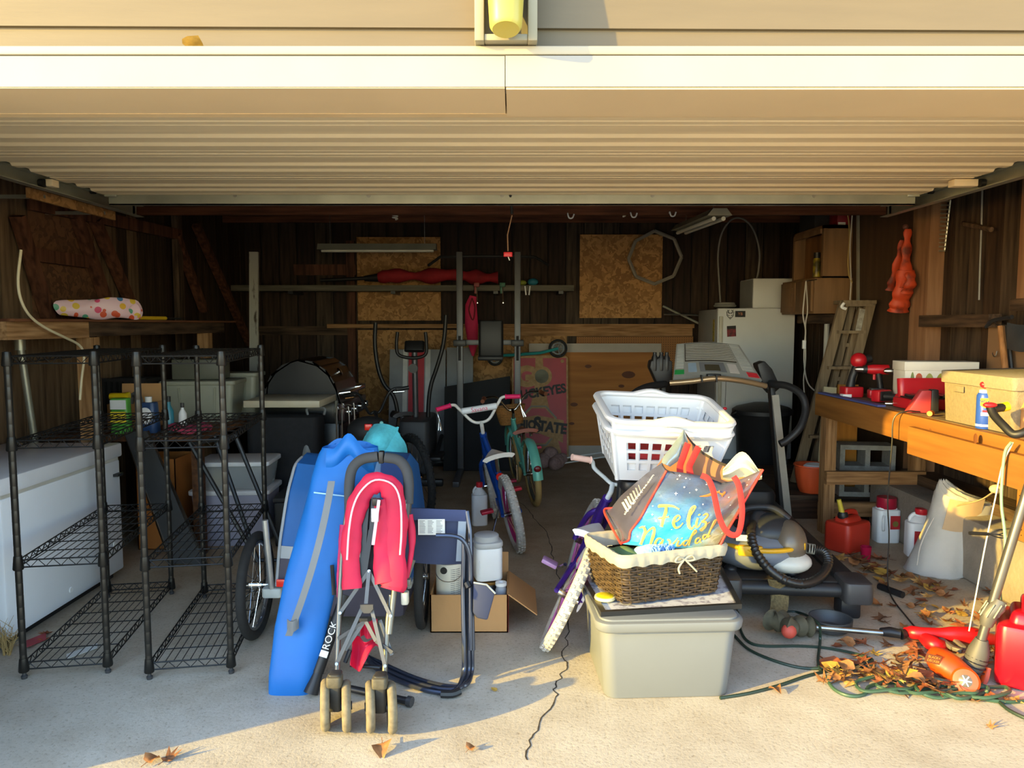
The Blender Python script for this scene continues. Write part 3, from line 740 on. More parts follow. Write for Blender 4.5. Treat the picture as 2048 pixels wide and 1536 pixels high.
arc_sheet(0, 4).build('lid_back', gblk, gr); arc_sheet(4, 9).build('lid_front', gbr, gr)
MB().lathe([(.035, 0), (.035, .012), (.03, .016), (0, .016)], (-1.415, 6.05, 1.085), 16, RY(math.radians(60))).build('thermometer', chrome, gr)
MB().tube([(-1.36, 5.78, .93), (-1.28, 5.79, .94), (-1.28, 6.36, .94), (-1.36, 6.36, .93)], .012, 8).build('lid_handle', chrome, gr)
MB().bb((-1.93, Y0 + .01, .70), (-1.33, Y1 - .01, .865)).build('firebox', gblk, gr, bevel=.01)
MB().bb((-1.34, 5.66, .73), (-1.29, 6.5, .86)).build('control_panel', mat('grill_panel', '#4c3b3b', .3, .5), gr, bevel=.008)
for i in range(4):
    k = MB().lathe([(.03, 0), (.03, .012), (.024, .03), (0, .03)], (-1.29, 5.76 + i * .21, .79), 14, RY(PI / 2)).build('knob', chrome, gr)
    MB().box((-1.258, 5.76 + i * .21, .79), (.014, .01, .05)).build('knob_bar', black, k, smooth=False)
MB().bb((-1.90, 5.20, .885), (-1.36, 5.70, .935)).build('side_table', mat('beige_laminate', '#b9af97', .45, var=.06), gr, bevel=.006)
MB().bb((-1.9, 6.44, .885), (-1.36, 6.85, .93)).build('side_table', gblk, gr, bevel=.006)
MB().bb((-1.9, 5.76, .12), (-1.36, 6.38, .70)).build('cart', gblk, gr, bevel=.006)
MB().bb((-1.36, 5.8, .16), (-1.345, 6.07, .68)).build('cart_door', mat('cart_door', '#382626', .35, .3), gr, bevel=.004)
MB().bb((-1.36, 6.09, .16), (-1.345, 6.36, .68)).build('cart_door', mat('cart_door', '#382626', .35, .3), gr, bevel=.004)
for (x, y) in ((-1.86, 5.8), (-1.4, 5.8), (-1.86, 6.34), (-1.4, 6.34)): MB().cyl((x - .015, y, .06), (x + .015, y, .06), .06, 16).build('wheel', rubber, gr)
MB().tube([(-1.36, 5.70, .88), (-1.36, 5.66, .8), (-1.37, 5.74, .7)], .012, 6).build('table_bracket', galv, gr)

# suitcase and black case in front of the grill
su = thing('suitcase', 'black upright suitcase with grey oval pocket beneath the grill side table', 'suitcase', (-1.66, 5.42, 0))
MB().rbox((-1.66, 5.40, .42), (.52, .26, .78), .06).build('body', mat('black_fabric', '#1d1d20', .85, var=.2, vs=30), su, bevel=.02)
MB().ell((-1.48, 5.275, .50), (.035, .012, .12)).build('pocket', grey, su)
MB().tube(spl([(-1.5, 5.4, .81), (-1.5, 5.4, .86), (-1.38, 5.4, .86), (-1.38, 5.4, .81)], 4), .009, 6).build('handle', grey, su)
for s in (-1.84, -1.48): MB().cyl((s, 5.33, .03), (s + .03, 5.33, .03), .03, 12).build('wheel', black, su)
t = thing('black_toolbox', 'low black case lying on the floor behind the wire shelves', 'case', (-1.45, 4.98, 0))
MB().box((-1.38, 5.0, .15), (.42, .36, .3), RZ(.1)).build('body', black, t, bevel=.015)
MB().box((-1.38, 5.0, .315), (.43, .37, .03), RZ(.1)).build('lid', mat('dark_lid', '#2d2d2f', .6), t, bevel=.006)
# wire handles of a garden tool near the grill
one('wire_rack', MB().tube(spl([(-1.27, 5.32, .0), (-1.27, 5.32, .80), (-1.25, 5.32, .86), (-1.20, 5.32, .86), (-1.18, 5.32, .8), (-1.18, 5.32, .0)], 5), .006, 6).tube(spl([(-1.24, 5.36, .0), (-1.24, 5.36, .82), (-1.22, 5.36, .88), (-1.17, 5.36, .88), (-1.15, 5.36, .82), (-1.15, 5.36, .0)], 5), .006, 6), steel, 'steel wire loop stand rising behind the blue bag', 'rack')
# ================================================================ back of the garage
whitepeel = mat('peeling_white_paint', '#a8a69c', .8, col2='#4a3f34', vs=7, stretch=(2, 2, .6), contrast=(.36, .46))
one('painted_board', MB().bar((-2.52, 7.15, 0), (-2.50, 7.25, 2.17), .085, .03, (0, 1, 0)), whitepeel, 'tall board with peeling white paint leaning behind the grill', 'board', smooth=False)
MB().bb((-2.45, WY - .06, 2.02), (-1.75, WY - .02, 2.14)).build('rail', redwood, wall_back, smooth=False)
MB().bb((-1.85, WY - .08, .4), (-1.76, WY - .02, 2.4)).build('stud', redwood, wall_back, smooth=False)
MB().bb((-2.9, WY - .08, 1.35), (-1.85, WY - .02, 1.45)).build('rail', oldwoodx, wall_back, smooth=False)

# shop light ------------------------------------------------------------
sl = thing('shop_light', 'long grey fluorescent shop light hung before the left strand board', 'light', P(755, 494, 7.5))
a, b = P(637, 494, 7.5), P(873, 494, 7.5)
MB().prism([(-.07, -.03), (.07, -.03), (.04, .03), (-.04, .03)], (b - a).length, frame(a, (0, 1, 0), (0, 0, 1))).build('housing', mat('shop_light_grey', '#77776c', .5), sl, smooth=False)
MB().cyl(a + V((.03, 0, -.035)), b + V((-.03, 0, -.035)), .018, 10).build('tube', mat('lamp_tube', '#cfd0c4', .3), sl)
for k in (.1, .9):
    q = a.lerp(b, k); MB().tube([q + V((0, 0, .02)), V((q.x, q.y, WZ))], .002, 5).build('chain', steel, sl)
# wall plank and its load ---------------------------------------------
pl = thing('long_plank', 'long grey plank fixed to the back wall under the red umbrella', 'shelf', (-1.2, 8.15, 1.85))
z = P(800, 576, 7.95).z
MB().bb((-3.0, 7.95, z - .03), (.66, 8.25, z + .03)).build('board', mat('grey_plank', '#6b6657', .7, col2='#4a463c', vs=4, stretch=(.6, 8, 8)), pl, smooth=False)
for x in (-2.4, -1.3, -.2, .5): MB().bb((x, 7.98, z - .06), (x + .05, WY - .03, z - .03)).build('bracket', darkmetal, pl, smooth=False)
ub = thing('patio_umbrella', 'closed dark red patio umbrella lying on the long plank', 'umbrella', P(870, 555, 8.05))
redc = mat('dark_red_canvas', '#8f1620', .8, var=.2, vs=10, bump=.2)
zz = z + .03 + .088
MB().tube(spl([(P(u, 560, 8.05).x, 8.07, zz + dz) for u, dz in ((756, 0), (790, .02), (850, .015), (910, .03), (950, 0), (996, 0))], 6), [.05 + .03 * math.sin(i * .33) ** 2 + .012 * math.sin(i * 1.1) for i in range(31)], 12).build('canopy', redc, ub)
MB().tube([(P(640, 560, 8.05).x, 8.07, zz - .03), (P(760, 560, 8.05).x, 8.07, zz)], .019, 10).build('pole', black, ub)
MB().tube([(P(728, 560, 8.05).x, 8.07, zz - .01), (P(760, 560, 8.05).x, 8.07, zz)], [.03, .05], 10).build('hub', black, ub)
def clamp(u, label, m):
    t = thing('bar_clamp', label, 'clamp', (P(u, 570, 7.9).x, 7.93, z), group='clamps on the plank')
    x = P(u, 570, 7.9).x
    MB().bb((x - .025, 7.9, z + .01), (x + .035, 7.99, z + .055)).build('jaw', m, t, bevel=.006)
    MB().bb((x - .02, 7.91, z - .06), (x + .0, 7.94, z + .01)).build('grip', m, t, bevel=.004)
    MB().cyl((x + .01, 7.925, z - .16), (x + .005, 7.925, z + .02), .008, 8).build('screw', chrome, t)
    MB().lathe([(.0, 0), (.018, 0), (.018, .012), (0, .012)], (x + .012, 7.925, z - .165), 12).build('pad', chrome, t)
clamp(952, 'red clamp biting the long plank beside the umbrella tip', mat('clamp_red', '#8c3a34', .5))
clamp(1004, 'green clamp biting the long plank between the tower posts', mat('clamp_green', '#2f6b54', .5))
def small(u, v, r, col, label, name='toy', n=0):
    q = P(u, v, 8.05); q.z = z + .03 + r[2]
    return one(name, MB().ell(q, r, 12, 8), mat('toy_' + col[1:], col, .5), label, name)
small(1045, 560, (.045, .05, .03), '#8a9438', 'olive lump of cloth on the plank right of the tower', 'cloth')
small(1066, 558, (.06, .05, .04), '#2d7c94', 'teal blue bundle on the plank right of the tower', 'bundle')
for u in (1050, 1060):
    one('spring_clip', MB().bar(P(u, 572, 7.93), P(u + (2 if u < 1055 else -2), 590, 7.93), .014, .014), white, ('left' if u < 1055 else 'right') + ' of two small white clips hanging from the plank', 'clip', smooth=False)
# pink folded chair hanging from plank
t = thing('hanging_camp_chair', 'hot pink folded bag hanging from the plank beside the tower post', 'bag', P(946, 650, 7.9))
pk = mat('hot_pink_fabric', '#d42a58', .7, var=.15, bump=.1)
MB().tube([P(946, 592, 7.88), P(942, 610, 7.88), P(943, 650, 7.88), P(946, 690, 7.88), P(946, 712, 7.88)], [.035, .06, .07, .05, .012], 12, flat=(1, .5), up=(0, 1, 0)).build('bag', pk, t)
MB().tube(spl([P(944, 596, 7.83), P(938, 620, 7.83), P(946, 640, 7.83), P(950, 615, 7.83), P(944, 596, 7.83)], 4), .008, 6).build('strap', mat('dark_red_strap', '#7a1a28', .7), t)
MB().tube([P(946, 594, 7.88), V((P(946, 594, 7.88).x, 7.96, z - .02))], .006, 5).build('cord', black, t)

# power tower -----------------------------------------------------------
pt = thing('power_tower', 'grey steel power tower with pull-up bar and black back pad', 'exercise tower', (-.2, 7.2, 0))
gs = mat('grey_powder_coat', '#5d5e60', .45, .3, var=.1)
xl_, xr_ = P(920, 700, 7.25).x, P(1035, 700, 7.25).x
for x in (xl_, xr_):
    MB().bb((x - .03, 7.22, .03), (x + .03, 7.28, 2.17)).build('upright', gs, pt, bevel=.005)
    MB().bb((x - .03, 6.6 if x < -.2 else 7.14, .0), (x + .03, 7.32, .05)).build('foot', gs, pt, bevel=.005)
    MB().tube([(x, 7.2, 1.12), (x, 7.2, 1.36)], .012, 8).build('bar_catch', black, pt)
    MB().bb((x - .06, 7.17, 1.26), (x + .06, 7.33, 1.32)).build('sleeve', black, pt, bevel=.006)
MB().tube([P(857, 531, 7.1), P(880, 514, 7.2), P(925, 513, 7.25), P(1030, 513, 7.25), P(1070, 514, 7.2), P(1097, 530, 7.1)], .014, 8).build('pull_up_bar', darkmetal, pt)
MB().bb((xl_, 7.23, 1.27), (xr_, 7.27, 1.32)).build('cross_beam', gs, pt, bevel=.004)
MB().rbox((P(982, 680, 7.2).x, 7.19, 1.32), (.24, .07, .38), .03).build('back_pad', mat('black_vinyl', '#18181a', .5), pt, bevel=.015)
MB().bb((P(982, 680, 7.2).x - .12, 7.0, 1.13), (P(982, 680, 7.2).x + .12, 7.19, 1.17)).build('seat', mat('black_vinyl', '#18181a', .5), pt, bevel=.012)

# elliptical ---------------------------------------------------------------
el = thing('elliptical_trainer', 'black elliptical trainer with long moving arms before striped board', 'exercise machine', (-1.33, 7.1, 0))
EY = 7.1
MB().tube(spl([P(u, v, EY) for u, v in ((751, 645), (750, 690), (756, 735), (768, 768), (787, 792), (796, 830), (800, 880))], 5), .02, 10).build('moving_arm', black, el)
MB().tube(spl([P(u, v, EY) for u, v in ((892, 630), (889, 670), (884, 700), (872, 740), (862, 770), (857, 810), (856, 870))], 5), .02, 10).build('moving_arm', black, el)
MB().tube(spl([P(u, v, EY - .1) for u, v in ((795, 664), (793, 690), (798, 710), (826, 716), (850, 710), (853, 690), (851, 664))], 5), .016, 10).build('fixed_handle', black, el)
MB().tube([P(829, 700, EY), P(832, 860, EY), V((P(832, 860, EY).x, EY, .1))], .028, 10).build('mast', mat('mast_grey', '#55565a', .4, .4), el)
c = P(829, 693, EY - .05)
MB().rbox((0, 0, 0), (.2, .05, .11), .03).build('x', black, None); xx = [o for o in COL.objects if o.name == 'x'][0]; bpy.data.objects.remove(xx)
MB(Matrix.Translation(c) @ Matrix.Rotation(-.5, 4, 'X')).rbox((0, 0, 0), (.19, .06, .1), .03).build('console', black, el, bevel=.008)
q = P(826, 737, EY - .05); MB().cyl(q, q + V((0, .04, 0)), .045, 18).build('resistance_dial', darkmetal, el)
MB().rbox((P(835, 880, EY).x, EY + .05, .33), (.3, .75, .5), .06).build('flywheel_housing', mat('housing_grey', '#3e4044', .5), el, bevel=.03)
for s in (-1, 1):
    x = P(832, 880, EY).x + s * .22
    MB().bb((x - .06, EY - .42, .22), (x + .06, EY - .05, .26)).build('pedal', black, el, bevel=.01)
    MB().tube([(x, EY - .4, .22), (x, EY + .3, .35)], .022, 8).build('pedal_arm', darkmetal, el)
MB().bb((P(832, 880, EY).x - .3, EY - .46, 0), (P(832, 880, EY).x + .3, EY - .39, .06)).build('foot_bar', darkmetal, el, bevel=.01)
MB().bb((P(832, 880, EY).x - .3, EY + .5, 0), (P(832, 880, EY).x + .3, EY + .57, .06)).build('foot_bar', darkmetal, el, bevel=.01)
MB().bb((P(832, 880, EY).x - .04, EY - .44, .02), (P(832, 880, EY).x + .04, EY + .55, .09)).build('base_rail', darkmetal, el, bevel=.01)

# boards leaning on the back wall -----------------------------------------
def leaning(u0, u1, Yb, Yt, ztop):
    """matrix of a board's face: x right, y up the board, z out towards the camera"""
    x0, x1 = P(u0, 800, Yb).x, P(u1, 800, Yb).x
    M = frame((x0, Yb, 0.002), (1, 0, 0), (0, Yt - Yb, ztop)); h = math.hypot(Yt - Yb, ztop)
    return M, x1 - x0, h
def flat(M, x0, y0, x1, y1, t0, t1): return MB(M).bb((x0, y0, t0), (x1, y1, t1))
M, w_, h_ = leaning(774, 888, 7.75, 7.98, 1.2)
cb = thing('cornhole_board', 'cornhole board striped grey, white and red behind the elliptical', 'game board', (M.translation.x + w_ / 2, 7.8, 0))
flat(M, 0, 0, w_, h_, -.06, 0).build('board', mat('board_grey', '#8c8e92', .6), cb, smooth=False)
flat(M, w_ * .24, 0, w_ * .32, h_, 0, .002).build('stripe', mat('board_white', '#cfcfcd', .6), cb, smooth=False)
flat(M, w_ * .34, 0, w_ * .62, h_, 0, .002).build('stripe', mat('board_red', '#b31f2e', .55), cb, smooth=False)
flat(M, w_ * .64, 0, w_ * .73, h_, 0, .002).build('stripe', mat('board_white', '#cfcfcd', .6), cb, smooth=False)
M, w2_, h2_ = leaning(892, 945, 7.85, 8.0, 1.22)
one('grey_board', flat(M, 0, 0, w2_, h2_, -.03, 0), mat('panel_grey', '#7c7e82', .6), 'narrow grey panel leaning beside the striped cornhole board', 'panel', smooth=False)
one('black_board', MB().grid(lambda u, v: (P(886 + 134 * u, 790, 7.35).x, 7.35 + .22 * (1 - v), .003 + (1.475 - (778 - 22 * u - 648) / FPX * 7.4) * (1 - v)), 2, 2, .03), mat('matt_black_board', '#141416', .8), 'matt black board leaning behind the blue and white bicycle', 'panel', smooth=False)

M, w_, h_ = leaning(1024, 1138, 7.9, 8.1, 1.13)
ob = thing('cornhole_board', 'red and tan cornhole board lettered GO BUCKEYES and OHIO STATE', 'game board', (M.translation.x + w_ / 2, 7.95, 0))
tanb = wood('tan_print', '#b39066', '#9a7850', 1, 3); blackp = mat('board_black', '#19120f', .6); redb = mat('cornhole_red', '#9d2028', .5, var=.1)
cr = []
pts = [(.02, 0), (w_ - .02, 0), (w_, .02), (w_, h_ - .03), (w_ - .03, h_), (.03, h_), (0, h_ - .03), (0, .02)]
MB(M).prism(pts, .06, Matrix.Translation((0, 0, -.06))).build('board', tanb, ob, smooth=False)
def pol(p, t0, t, nm, m): return MB(M).prism([(x * w_, y * h_) for x, y in p], t, Matrix.Translation((0, 0, t0))).build(nm, m, ob, smooth=False)
pol([(.03, .5), (.03, .975), (.42, .975), (.40, .68), (.30, .45), (.10, .03), (.03, .03)], 0, .001, 'print_red', redb)
pol([(.97, .5), (.97, .975), (.55, .975), (.59, .68), (.68, .45), (.90, .03), (.97, .03)], 0, .001, 'print_red', redb)
def ring(cx_, cy_, r0, r1, t0, m, nm, n=40, k=1.0):
    mb = MB(M); vs = []
    for i in range(n):
        a = 2 * PI * i / n + (PI / n if n == 8 else 0)
        for r in (r0, r1): vs.append((cx_ * w_ + r * math.cos(a), cy_ * h_ + r * math.sin(a) * k, t0))
    mb._add(vs, [(2 * i, 2 * i + 1, (2 * i + 3) % (2 * n), (2 * i + 2) % (2 * n)) for i in range(n)]); return mb.build(nm, m, ob, smooth=False)
ring(.53, .80, .076, .112, .0022, tanb, 'hole_ring')
ring(.53, .80, 0.0, .076, .0018, mat('hole_view', '#7d7c6a', .8, col2='#5a5646'), 'hole')
text('letter', 'G', .29, M @ Matrix.Translation((.235 * w_, .79 * h_, .003)), tanb, ob, bold=.02)
text('lettering', 'BUCKEYES', .135, M @ Matrix.Translation((.5 * w_, .645 * h_, .004)) @ Matrix.Rotation(.16, 4, 'Z'), blackp, ob, bold=.006, sx=.9)
for (r0, r1, mm, t) in ((.06, .215, mat('cornhole_grey', '#77766c', .6), .0015), (.07, .20, tanb, .0022), (.085, .185, redb, .003), (.075, .085, blackp, .003)):
    ring(.47, .33, r0, r1, t, mm, 'block_o', 8, 1.1)
pol([(.02, .26), (.02, .39), (.45, .43), (.92, .38), (.90, .17), (.47, .26)], .0035, .0008, 'banner', tanb)
text('lettering', 'OHIO', .13, M @ Matrix.Translation((.20 * w_, .335 * h_, .005)), blackp, ob, bold=.007, sx=.8)
text('lettering', 'S', .22, M @ Matrix.Translation((.45 * w_, .335 * h_, .005)), blackp, ob, bold=.009, sx=.8)
text('lettering', 'TATE', .15, M @ Matrix.Translation((.72 * w_, .31 * h_, .005)) @ Matrix.Rotation(-.13, 4, 'Z'), blackp, ob, bold=.008, sx=.85)
ring(.90, .945, 0, .02, .002, tanb, 'badge', 16)

M, w_, h_ = leaning(1150, 1328, 8.05, 8.22, 1.26)
pw = thing('plywood_sheet', 'knotty plywood sheet with pale border leaning on the back wall', 'plywood', (M.translation.x + w_ / 2, 8.1, 0))
flat(M, -.5, 0, w_, h_, -.04, -.02).build('backing_panel', mat('pale_panel', '#b0a698', .7, var=.08), pw, bevel=.004)
flat(M, -.45, .14, w_ - .08, h_ - .1, -.02, 0).build('plywood', wood('plywood_face', '#b5793f', '#8d5a2b', 0, 1.6, contrast=(.25, .8)), pw, smooth=False)
for (u, v, r) in ((1262, 752, .05), (1247, 775, .022), (1150, 812, .028), (1145, 850, .02), (1180, 735, .025)):
    q = P(u, v, 8.0); xl2 = q.x - M.translation.x; yl = q.z / 1.26 * h_
    MB(M).lathe([(r, 0), (r * .5, .001), (0, .0012)], (xl2, yl, .0), 14, None, 1.5, .8).build('knot', mat('knot', '#5a3016', .7), pw)
# kick scooter lying on top of the boards
sc = thing('kick_scooter', 'teal kick scooter lying across the tops of the leaning boards', 'scooter', (.2, 7.9, 1.15))
MB().tube([P(992, 712, 8.02), P(1040, 709, 8.02), P(1080, 706, 8.02), P(1116, 697, 8.02)], .022, 8, flat=(1.3, .8), up=(0, 0, 1)).build('deck', mat('teal_paint', '#2f8f8f', .4), sc)
for (u, v, r) in ((1116, 697, .1), (990, 716, .085)):
    q = P(u, v, 8.02)
    whl = MB().torus(q, r - .012, .014, (0, 1, 0)).build('wheel', rubber, sc)
    MB().torus(q, r * .6, .01, (0, 1, 0)).build('rim', grey, whl)
    mb = MB()
    for i in range(5): a = 2 * PI * i / 5; mb.tube([q, q + V((r * .8 * math.cos(a), 0, r * .8 * math.sin(a)))], .008, 6)
    mb.build('spokes', grey, whl)
# fluffy pom-poms on sticks
pp = thing('pompom_wand', 'dusty pink bundle of fluffy pompoms on two pale sticks', 'toy', P(1108, 925, 6.6))
fl = mat('dusty_pink_fluff', '#8f7570', .95, var=.25, vs=40, bump=.6)
base = G(1105, 938)
for (dx, dy, dz, r) in ((-.09, 0, .09, .08), (-.02, .05, .14, .085), (.05, 0, .08, .08), (.02, -.06, .07, .07), (.1, .04, .1, .06)):
    MB().ell(base + V((dx, dy, dz)), (r, r, r)).build('pompom', fl, pp)
for dz in (.10, .05): MB().tube([base + V((.05, 0, dz)), base + V((.62, .1, dz + .07))], .008, 6).build('stick', paperw, pp)

# octagonal hoop ---------------------------------------------------------
oc = [P(u, v, 8.2) for u, v in ((1309, 462), (1348, 478), (1363, 514), (1347, 552), (1309, 568), (1272, 553), (1257, 518), (1271, 482))]
hp = thing('octagonal_hoop', 'pale octagonal hoop hanging on the back wall over the strand board', 'hoop', oc[4])
for a, b in zip(oc, oc[1:] + oc[:1]): MB().tube([a, b], .02, 6).build('segment', mat('pale_hoop', '#8a857c', .5), hp)
MB().tube([oc[0] + V((0, .01, .0)), oc[0] + V((0, .17, .02))], .006, 6).build('hook', steel, hp)

# ceiling bulbs and hooks
def cfl(u, v, Y, label):
    q = P(u, v, Y); t = thing('spiral_bulb', label, 'bulb', q)
    MB().cyl(q + V((0, 0, .03)), q + V((0, 0, .10)), .022, 12).build('base', white, t)
    MB().tube([q + V((.02 * math.cos(a), .02 * math.sin(a), .03 - .011 * a / PI * .9)) for a in [i * PI / 6 for i in range(40)]], .007, 6).build('spiral', mat('bulb_glass', '#d9d6cc', .3), t)
    MB().cyl(q + V((0, 0, .10)), V((q.x, q.y, WZ)), .03, 12).build('socket', dkgrey, t)
cfl(790, 430, 6.2, 'spiral bulb hanging left of the red pull handle'); cfl(1246, 424, 6.2, 'spiral bulb hanging right of the red pull handle')
for u, v, lab in ((1141, 428, 'first'), (1267, 426, 'second'), (1345, 424, 'third')):
    q = P(u, v, 5.9)
    one('ceiling_hook', MB().tube(spl([V((q.x - .02, 5.92, 2.345)), q + V((-.022, 0, .0)), q + V((-.01, 0, -.03)), q + V((.015, 0, -.03)), q + V((.028, 0, -.0))], 5), .006, 6), white, lab + ' white utility hook from the left screwed under the joist', 'hook')
# black bag, helmet and toys piled behind the blue bag
pl_ = thing('gym_bag', 'slumped black bag with teal badge behind the blue bag', 'bag', (-.98, 4.93, 0))
MB().ell((-1.0, 4.93, .38), (.2, .17, .38), 18, 12).build('bag', mat('black_nylon', '#1b1c1e', .6, var=.2, bump=.2), pl_)
MB().ell((-.96, 4.93, .76), (.15, .1, .1), 16, 10).build('hood', mat('black_nylon', '#1b1c1e', .6), pl_)
q = P(763, 846, 4.84); MB().ell(q, (.013, .01, .013)).build('badge', mat('teal_badge', '#78c0c0', .5), pl_)
MB().rbox(P(737, 854, 4.80), (.05, .03, .04), .008).build('red_light', mat('red_lens', '#e02a20', .25), pl_, bevel=.004)
t = one('teal_pillow', MB().grid(lambda u, v: P(742 + 58 * u, 868 + 44 * v + 6 * math.sin(PI * u) * (-1) , 3.85) + V((0, -.08 * math.sin(PI * u) * math.sin(PI * v) + .02 * math.sin(9 * u + 5 * v), 0)), 16, 12, .05), mat('teal_plush', '#4aaab8', .9, var=.25, vs=14, bump=.4, bs=60), 'teal plush cushion peeking from behind the blue bag', 'cushion')
# ================================================================ bicycles
def setM(o, M):
    o.location = M.to_translation(); o.rotation_euler = M.to_euler(); o.matrix_basis = M
def bike(label, pos, yaw, lean, R, tr, wb, fm, tirem, rimm, barm, gripm, seatm, seat_h, bar_h, bar_w, style, steer=0.0, rimw=.012):
    t = thing('bicycle', label, 'bicycle'); setM(t, Matrix.Translation(pos) @ Matrix.Rotation(yaw, 4, 'Z') @ Matrix.Rotation(lean, 4, 'X'))
    B = dict(world=False)
    bbx, bbz = wb * .42, R * 1.02
    hb, ht = V((wb - .13, 0, R + .24)), V((wb - .20, 0, R + .24 + style.get('head', .14)))
    stp = V((wb * .30, 0, seat_h - .14)); bbp = V((bbx, 0, bbz))
    steerM = Matrix.Translation(ht) @ Matrix.Rotation(steer, 4, (hb - ht).normalized()) @ Matrix.Translation(-ht)
    def wheel(c, Mx):
        w_ = MB(Mx).torus(c, R - 2 * tr - .006, rimw, (0, 1, 0), 36, 6, flat=(.55, 1.3)).build('wheel', rimm, t, **B)
        MB(Mx).torus(c, R - tr, tr, (0, 1, 0), 40, 10).build('tyre', tirem, w_, **B)
        if style.get('knobs'):
            mb = MB(Mx); n = 46
            for i in range(n):
                a = 2 * PI * i / n; rr = R - .001; d = V((math.cos(a), 0, math.sin(a)))
                for s in (-.55, 0, .55):
                    aa = a + (.5 * 2 * PI / n if s == 0 else 0); d = V((math.cos(aa), 0, math.sin(aa)))
                    rad = R - tr + tr * math.cos(s * 1.1)
                    mb.bar(c + d * (rad - .004) + V((0, s * tr, 0)), c + d * (rad + .005) + V((0, s * tr * 1.04, 0)), .012, .012, (0, 1, 0))
            mb.build('tread', tirem, w_, kind='stuff', **B)
        mb = MB(Mx); n = 20
        for i in range(n):
            a = 2 * PI * i / n; a2 = a + (.5 if i % 2 else -.5); s = .03 if i % 4 < 2 else -.03
            mb.tube([c + V((.02 * math.cos(a2), s, .02 * math.sin(a2))), c + V(((R - 2 * tr - .01) * math.cos(a), 0, (R - 2 * tr - .01) * math.sin(a)))], .0014, 4, cap=False)
        mb.build('spokes', chrome, w_, kind='stuff', **B)
        MB(Mx).cyl(c + V((0, -.05, 0)), c + V((0, .05, 0)), .018, 12).build('hub', chrome, w_, **B)
    rc, fc = V((0, 0, R)), V((wb, 0, R))
    I4 = Matrix.Identity(4)
    wheel(rc, I4); wheel(fc, steerM)
    ft = style.get('tube', .017)
    mb = MB(); mb.tube([hb, ht], ft * 1.25, 10); mb.tube([hb + V((-.01, 0, .03)), bbp], ft * 1.25, 10)
    if style.get('step'): mb.tube(spl([ht + V((-.01, 0, -.03)), (wb * .58, 0, R + .16), stp.lerp(bbp, .55)], 5), ft, 10)
    else: mb.tube([ht + V((0, 0, -.03)), stp + V((.0, 0, -.03))], ft, 10)
    mb.tube([bbp, stp], ft, 10)
    for s in (-1, 1):
        mb.tube([bbp + V((0, s * .03, 0)), rc + V((0, s * .06, 0))], ft * .55, 8); mb.tube([stp + V((.01, s * .02, -.03)), rc + V((0, s * .06, 0))], ft * .55, 8)
    mb.cyl(bbp + V((0, -.04, 0)), bbp + V((0, .04, 0)), .024, 12)
    mb.build('frame', fm, t, **B)
    mb = MB(steerM)
    for s in (-1, 1): mb.tube(spl([hb + V((.0, s * .015, 0)), hb + V((.02, s * .05, -.05)), fc + V((-.01, s * .055, .06)), fc + V((0, s * .055, 0))], 4), ft * .75, 8)
    mb.build('fork', style.get('forkm', fm), t, **B)
    st = ht + V((-.02, 0, .05))
    MB(steerM).tube([ht, st + V((-.01, 0, .0)), st + V((.03, 0, .03))], .014, 10).build('stem', style.get('stemm', barm), t, **B)
    bz = bar_h; sw = bar_w / 2; c0 = st + V((.03, 0, .03)); bx = c0.x - .05
    if style.get('bar') == 'bmx':
        pts = [(bx - .04, -sw, bz), (bx, -sw * .62, bz + .01), (bx + .03, -sw * .48, bz - .03), (c0.x, -sw * .22, c0.z + .02), (c0.x, 0, c0.z)]
    elif style.get('bar') == 'cruiser':
        pts = [(bx - .15, -sw, bz), (bx - .06, -sw * .92, bz + .01), (bx + .02, -sw * .5, bz), (c0.x, -sw * .15, c0.z + .01), (c0.x, 0, c0.z)]
    else: pts = [(bx - .03, -sw, bz), (bx, -sw * .5, bz - .01), (c0.x, -.05, c0.z), (c0.x, 0, c0.z)]
    pts = pts + [(x, -y, z) for x, y, z in reversed(pts[:-1])]
    bar = MB(steerM).tube(spl(pts, 6), .011, 10).build('handlebar', barm, t, **B)
    for s in (-1, 1):
        e = V(pts[0]); e2 = V(pts[1]); e.y = s * abs(e.y); e2.y = s * abs(e2.y); d = (e2 - e).normalized()
        MB(steerM).tube([e - d * .005, e + d * .005, e + d * .10, e + d * .105], [.018, .0165, .0165, .021], 12).build('grip', gripm, bar, **B)
        if style.get('streamers'):
            mb = MB(steerM)
            for k in range(6):
                q = e - d * .005; mb.tube(spl([q, q + V((random.uniform(-.02, .02), -.01 * s, -.06)), q + V((random.uniform(-.03, .03), random.uniform(-.02, .02), -.15))], 3), .0016, 4)
            mb.build('streamer', chrome, bar, **B)
        if style.get('levers'):
            MB(steerM).tube([e + d * .12, e + d * .12 + V((.03, 0, -.02)), e + d * .02 + V((.04, 0, -.03))], .005, 6).build('brake_lever', chrome, bar, **B)
    if style.get('pad'):
        p0, p1 = V((bx + .02, -sw * .42, bz - .05)), V((bx + .02, sw * .42, bz - .05))
        pd = MB(steerM).tube([p0, p1], .024, 12).build('bar_pad', white, bar, **B)
        me = MB(steerM)
        M2 = steerM @ frame((bx + .02 - .0245, 0, bz - .05), (0, -1, 0), (.2, 0, 1))
        text('lettering', style['pad'], .045, chain(t) @ M2, mat('pink_print', '#d0305a', .5), bar)
    # saddle
    sp = V((wb * .24, 0, seat_h)); L = style.get('seatl', .22); W = style.get('seatw', .075)
    MB().tube([stp, sp - V((0, 0, .03))], .013, 8).build('seat_post', chrome, t, **B)
    def sfn(u, v):
        x = sp.x - L * .5 + L * u; ww = W * (1 - u) ** .6 * .9 + .02; a = (v - .5) * PI
        up = .012 * (1 - u) ** 2 - .006 * math.sin(PI * u)
        return V((x, ww * math.sin(a), sp.z + up + .028 * (math.cos(a) - .6)))
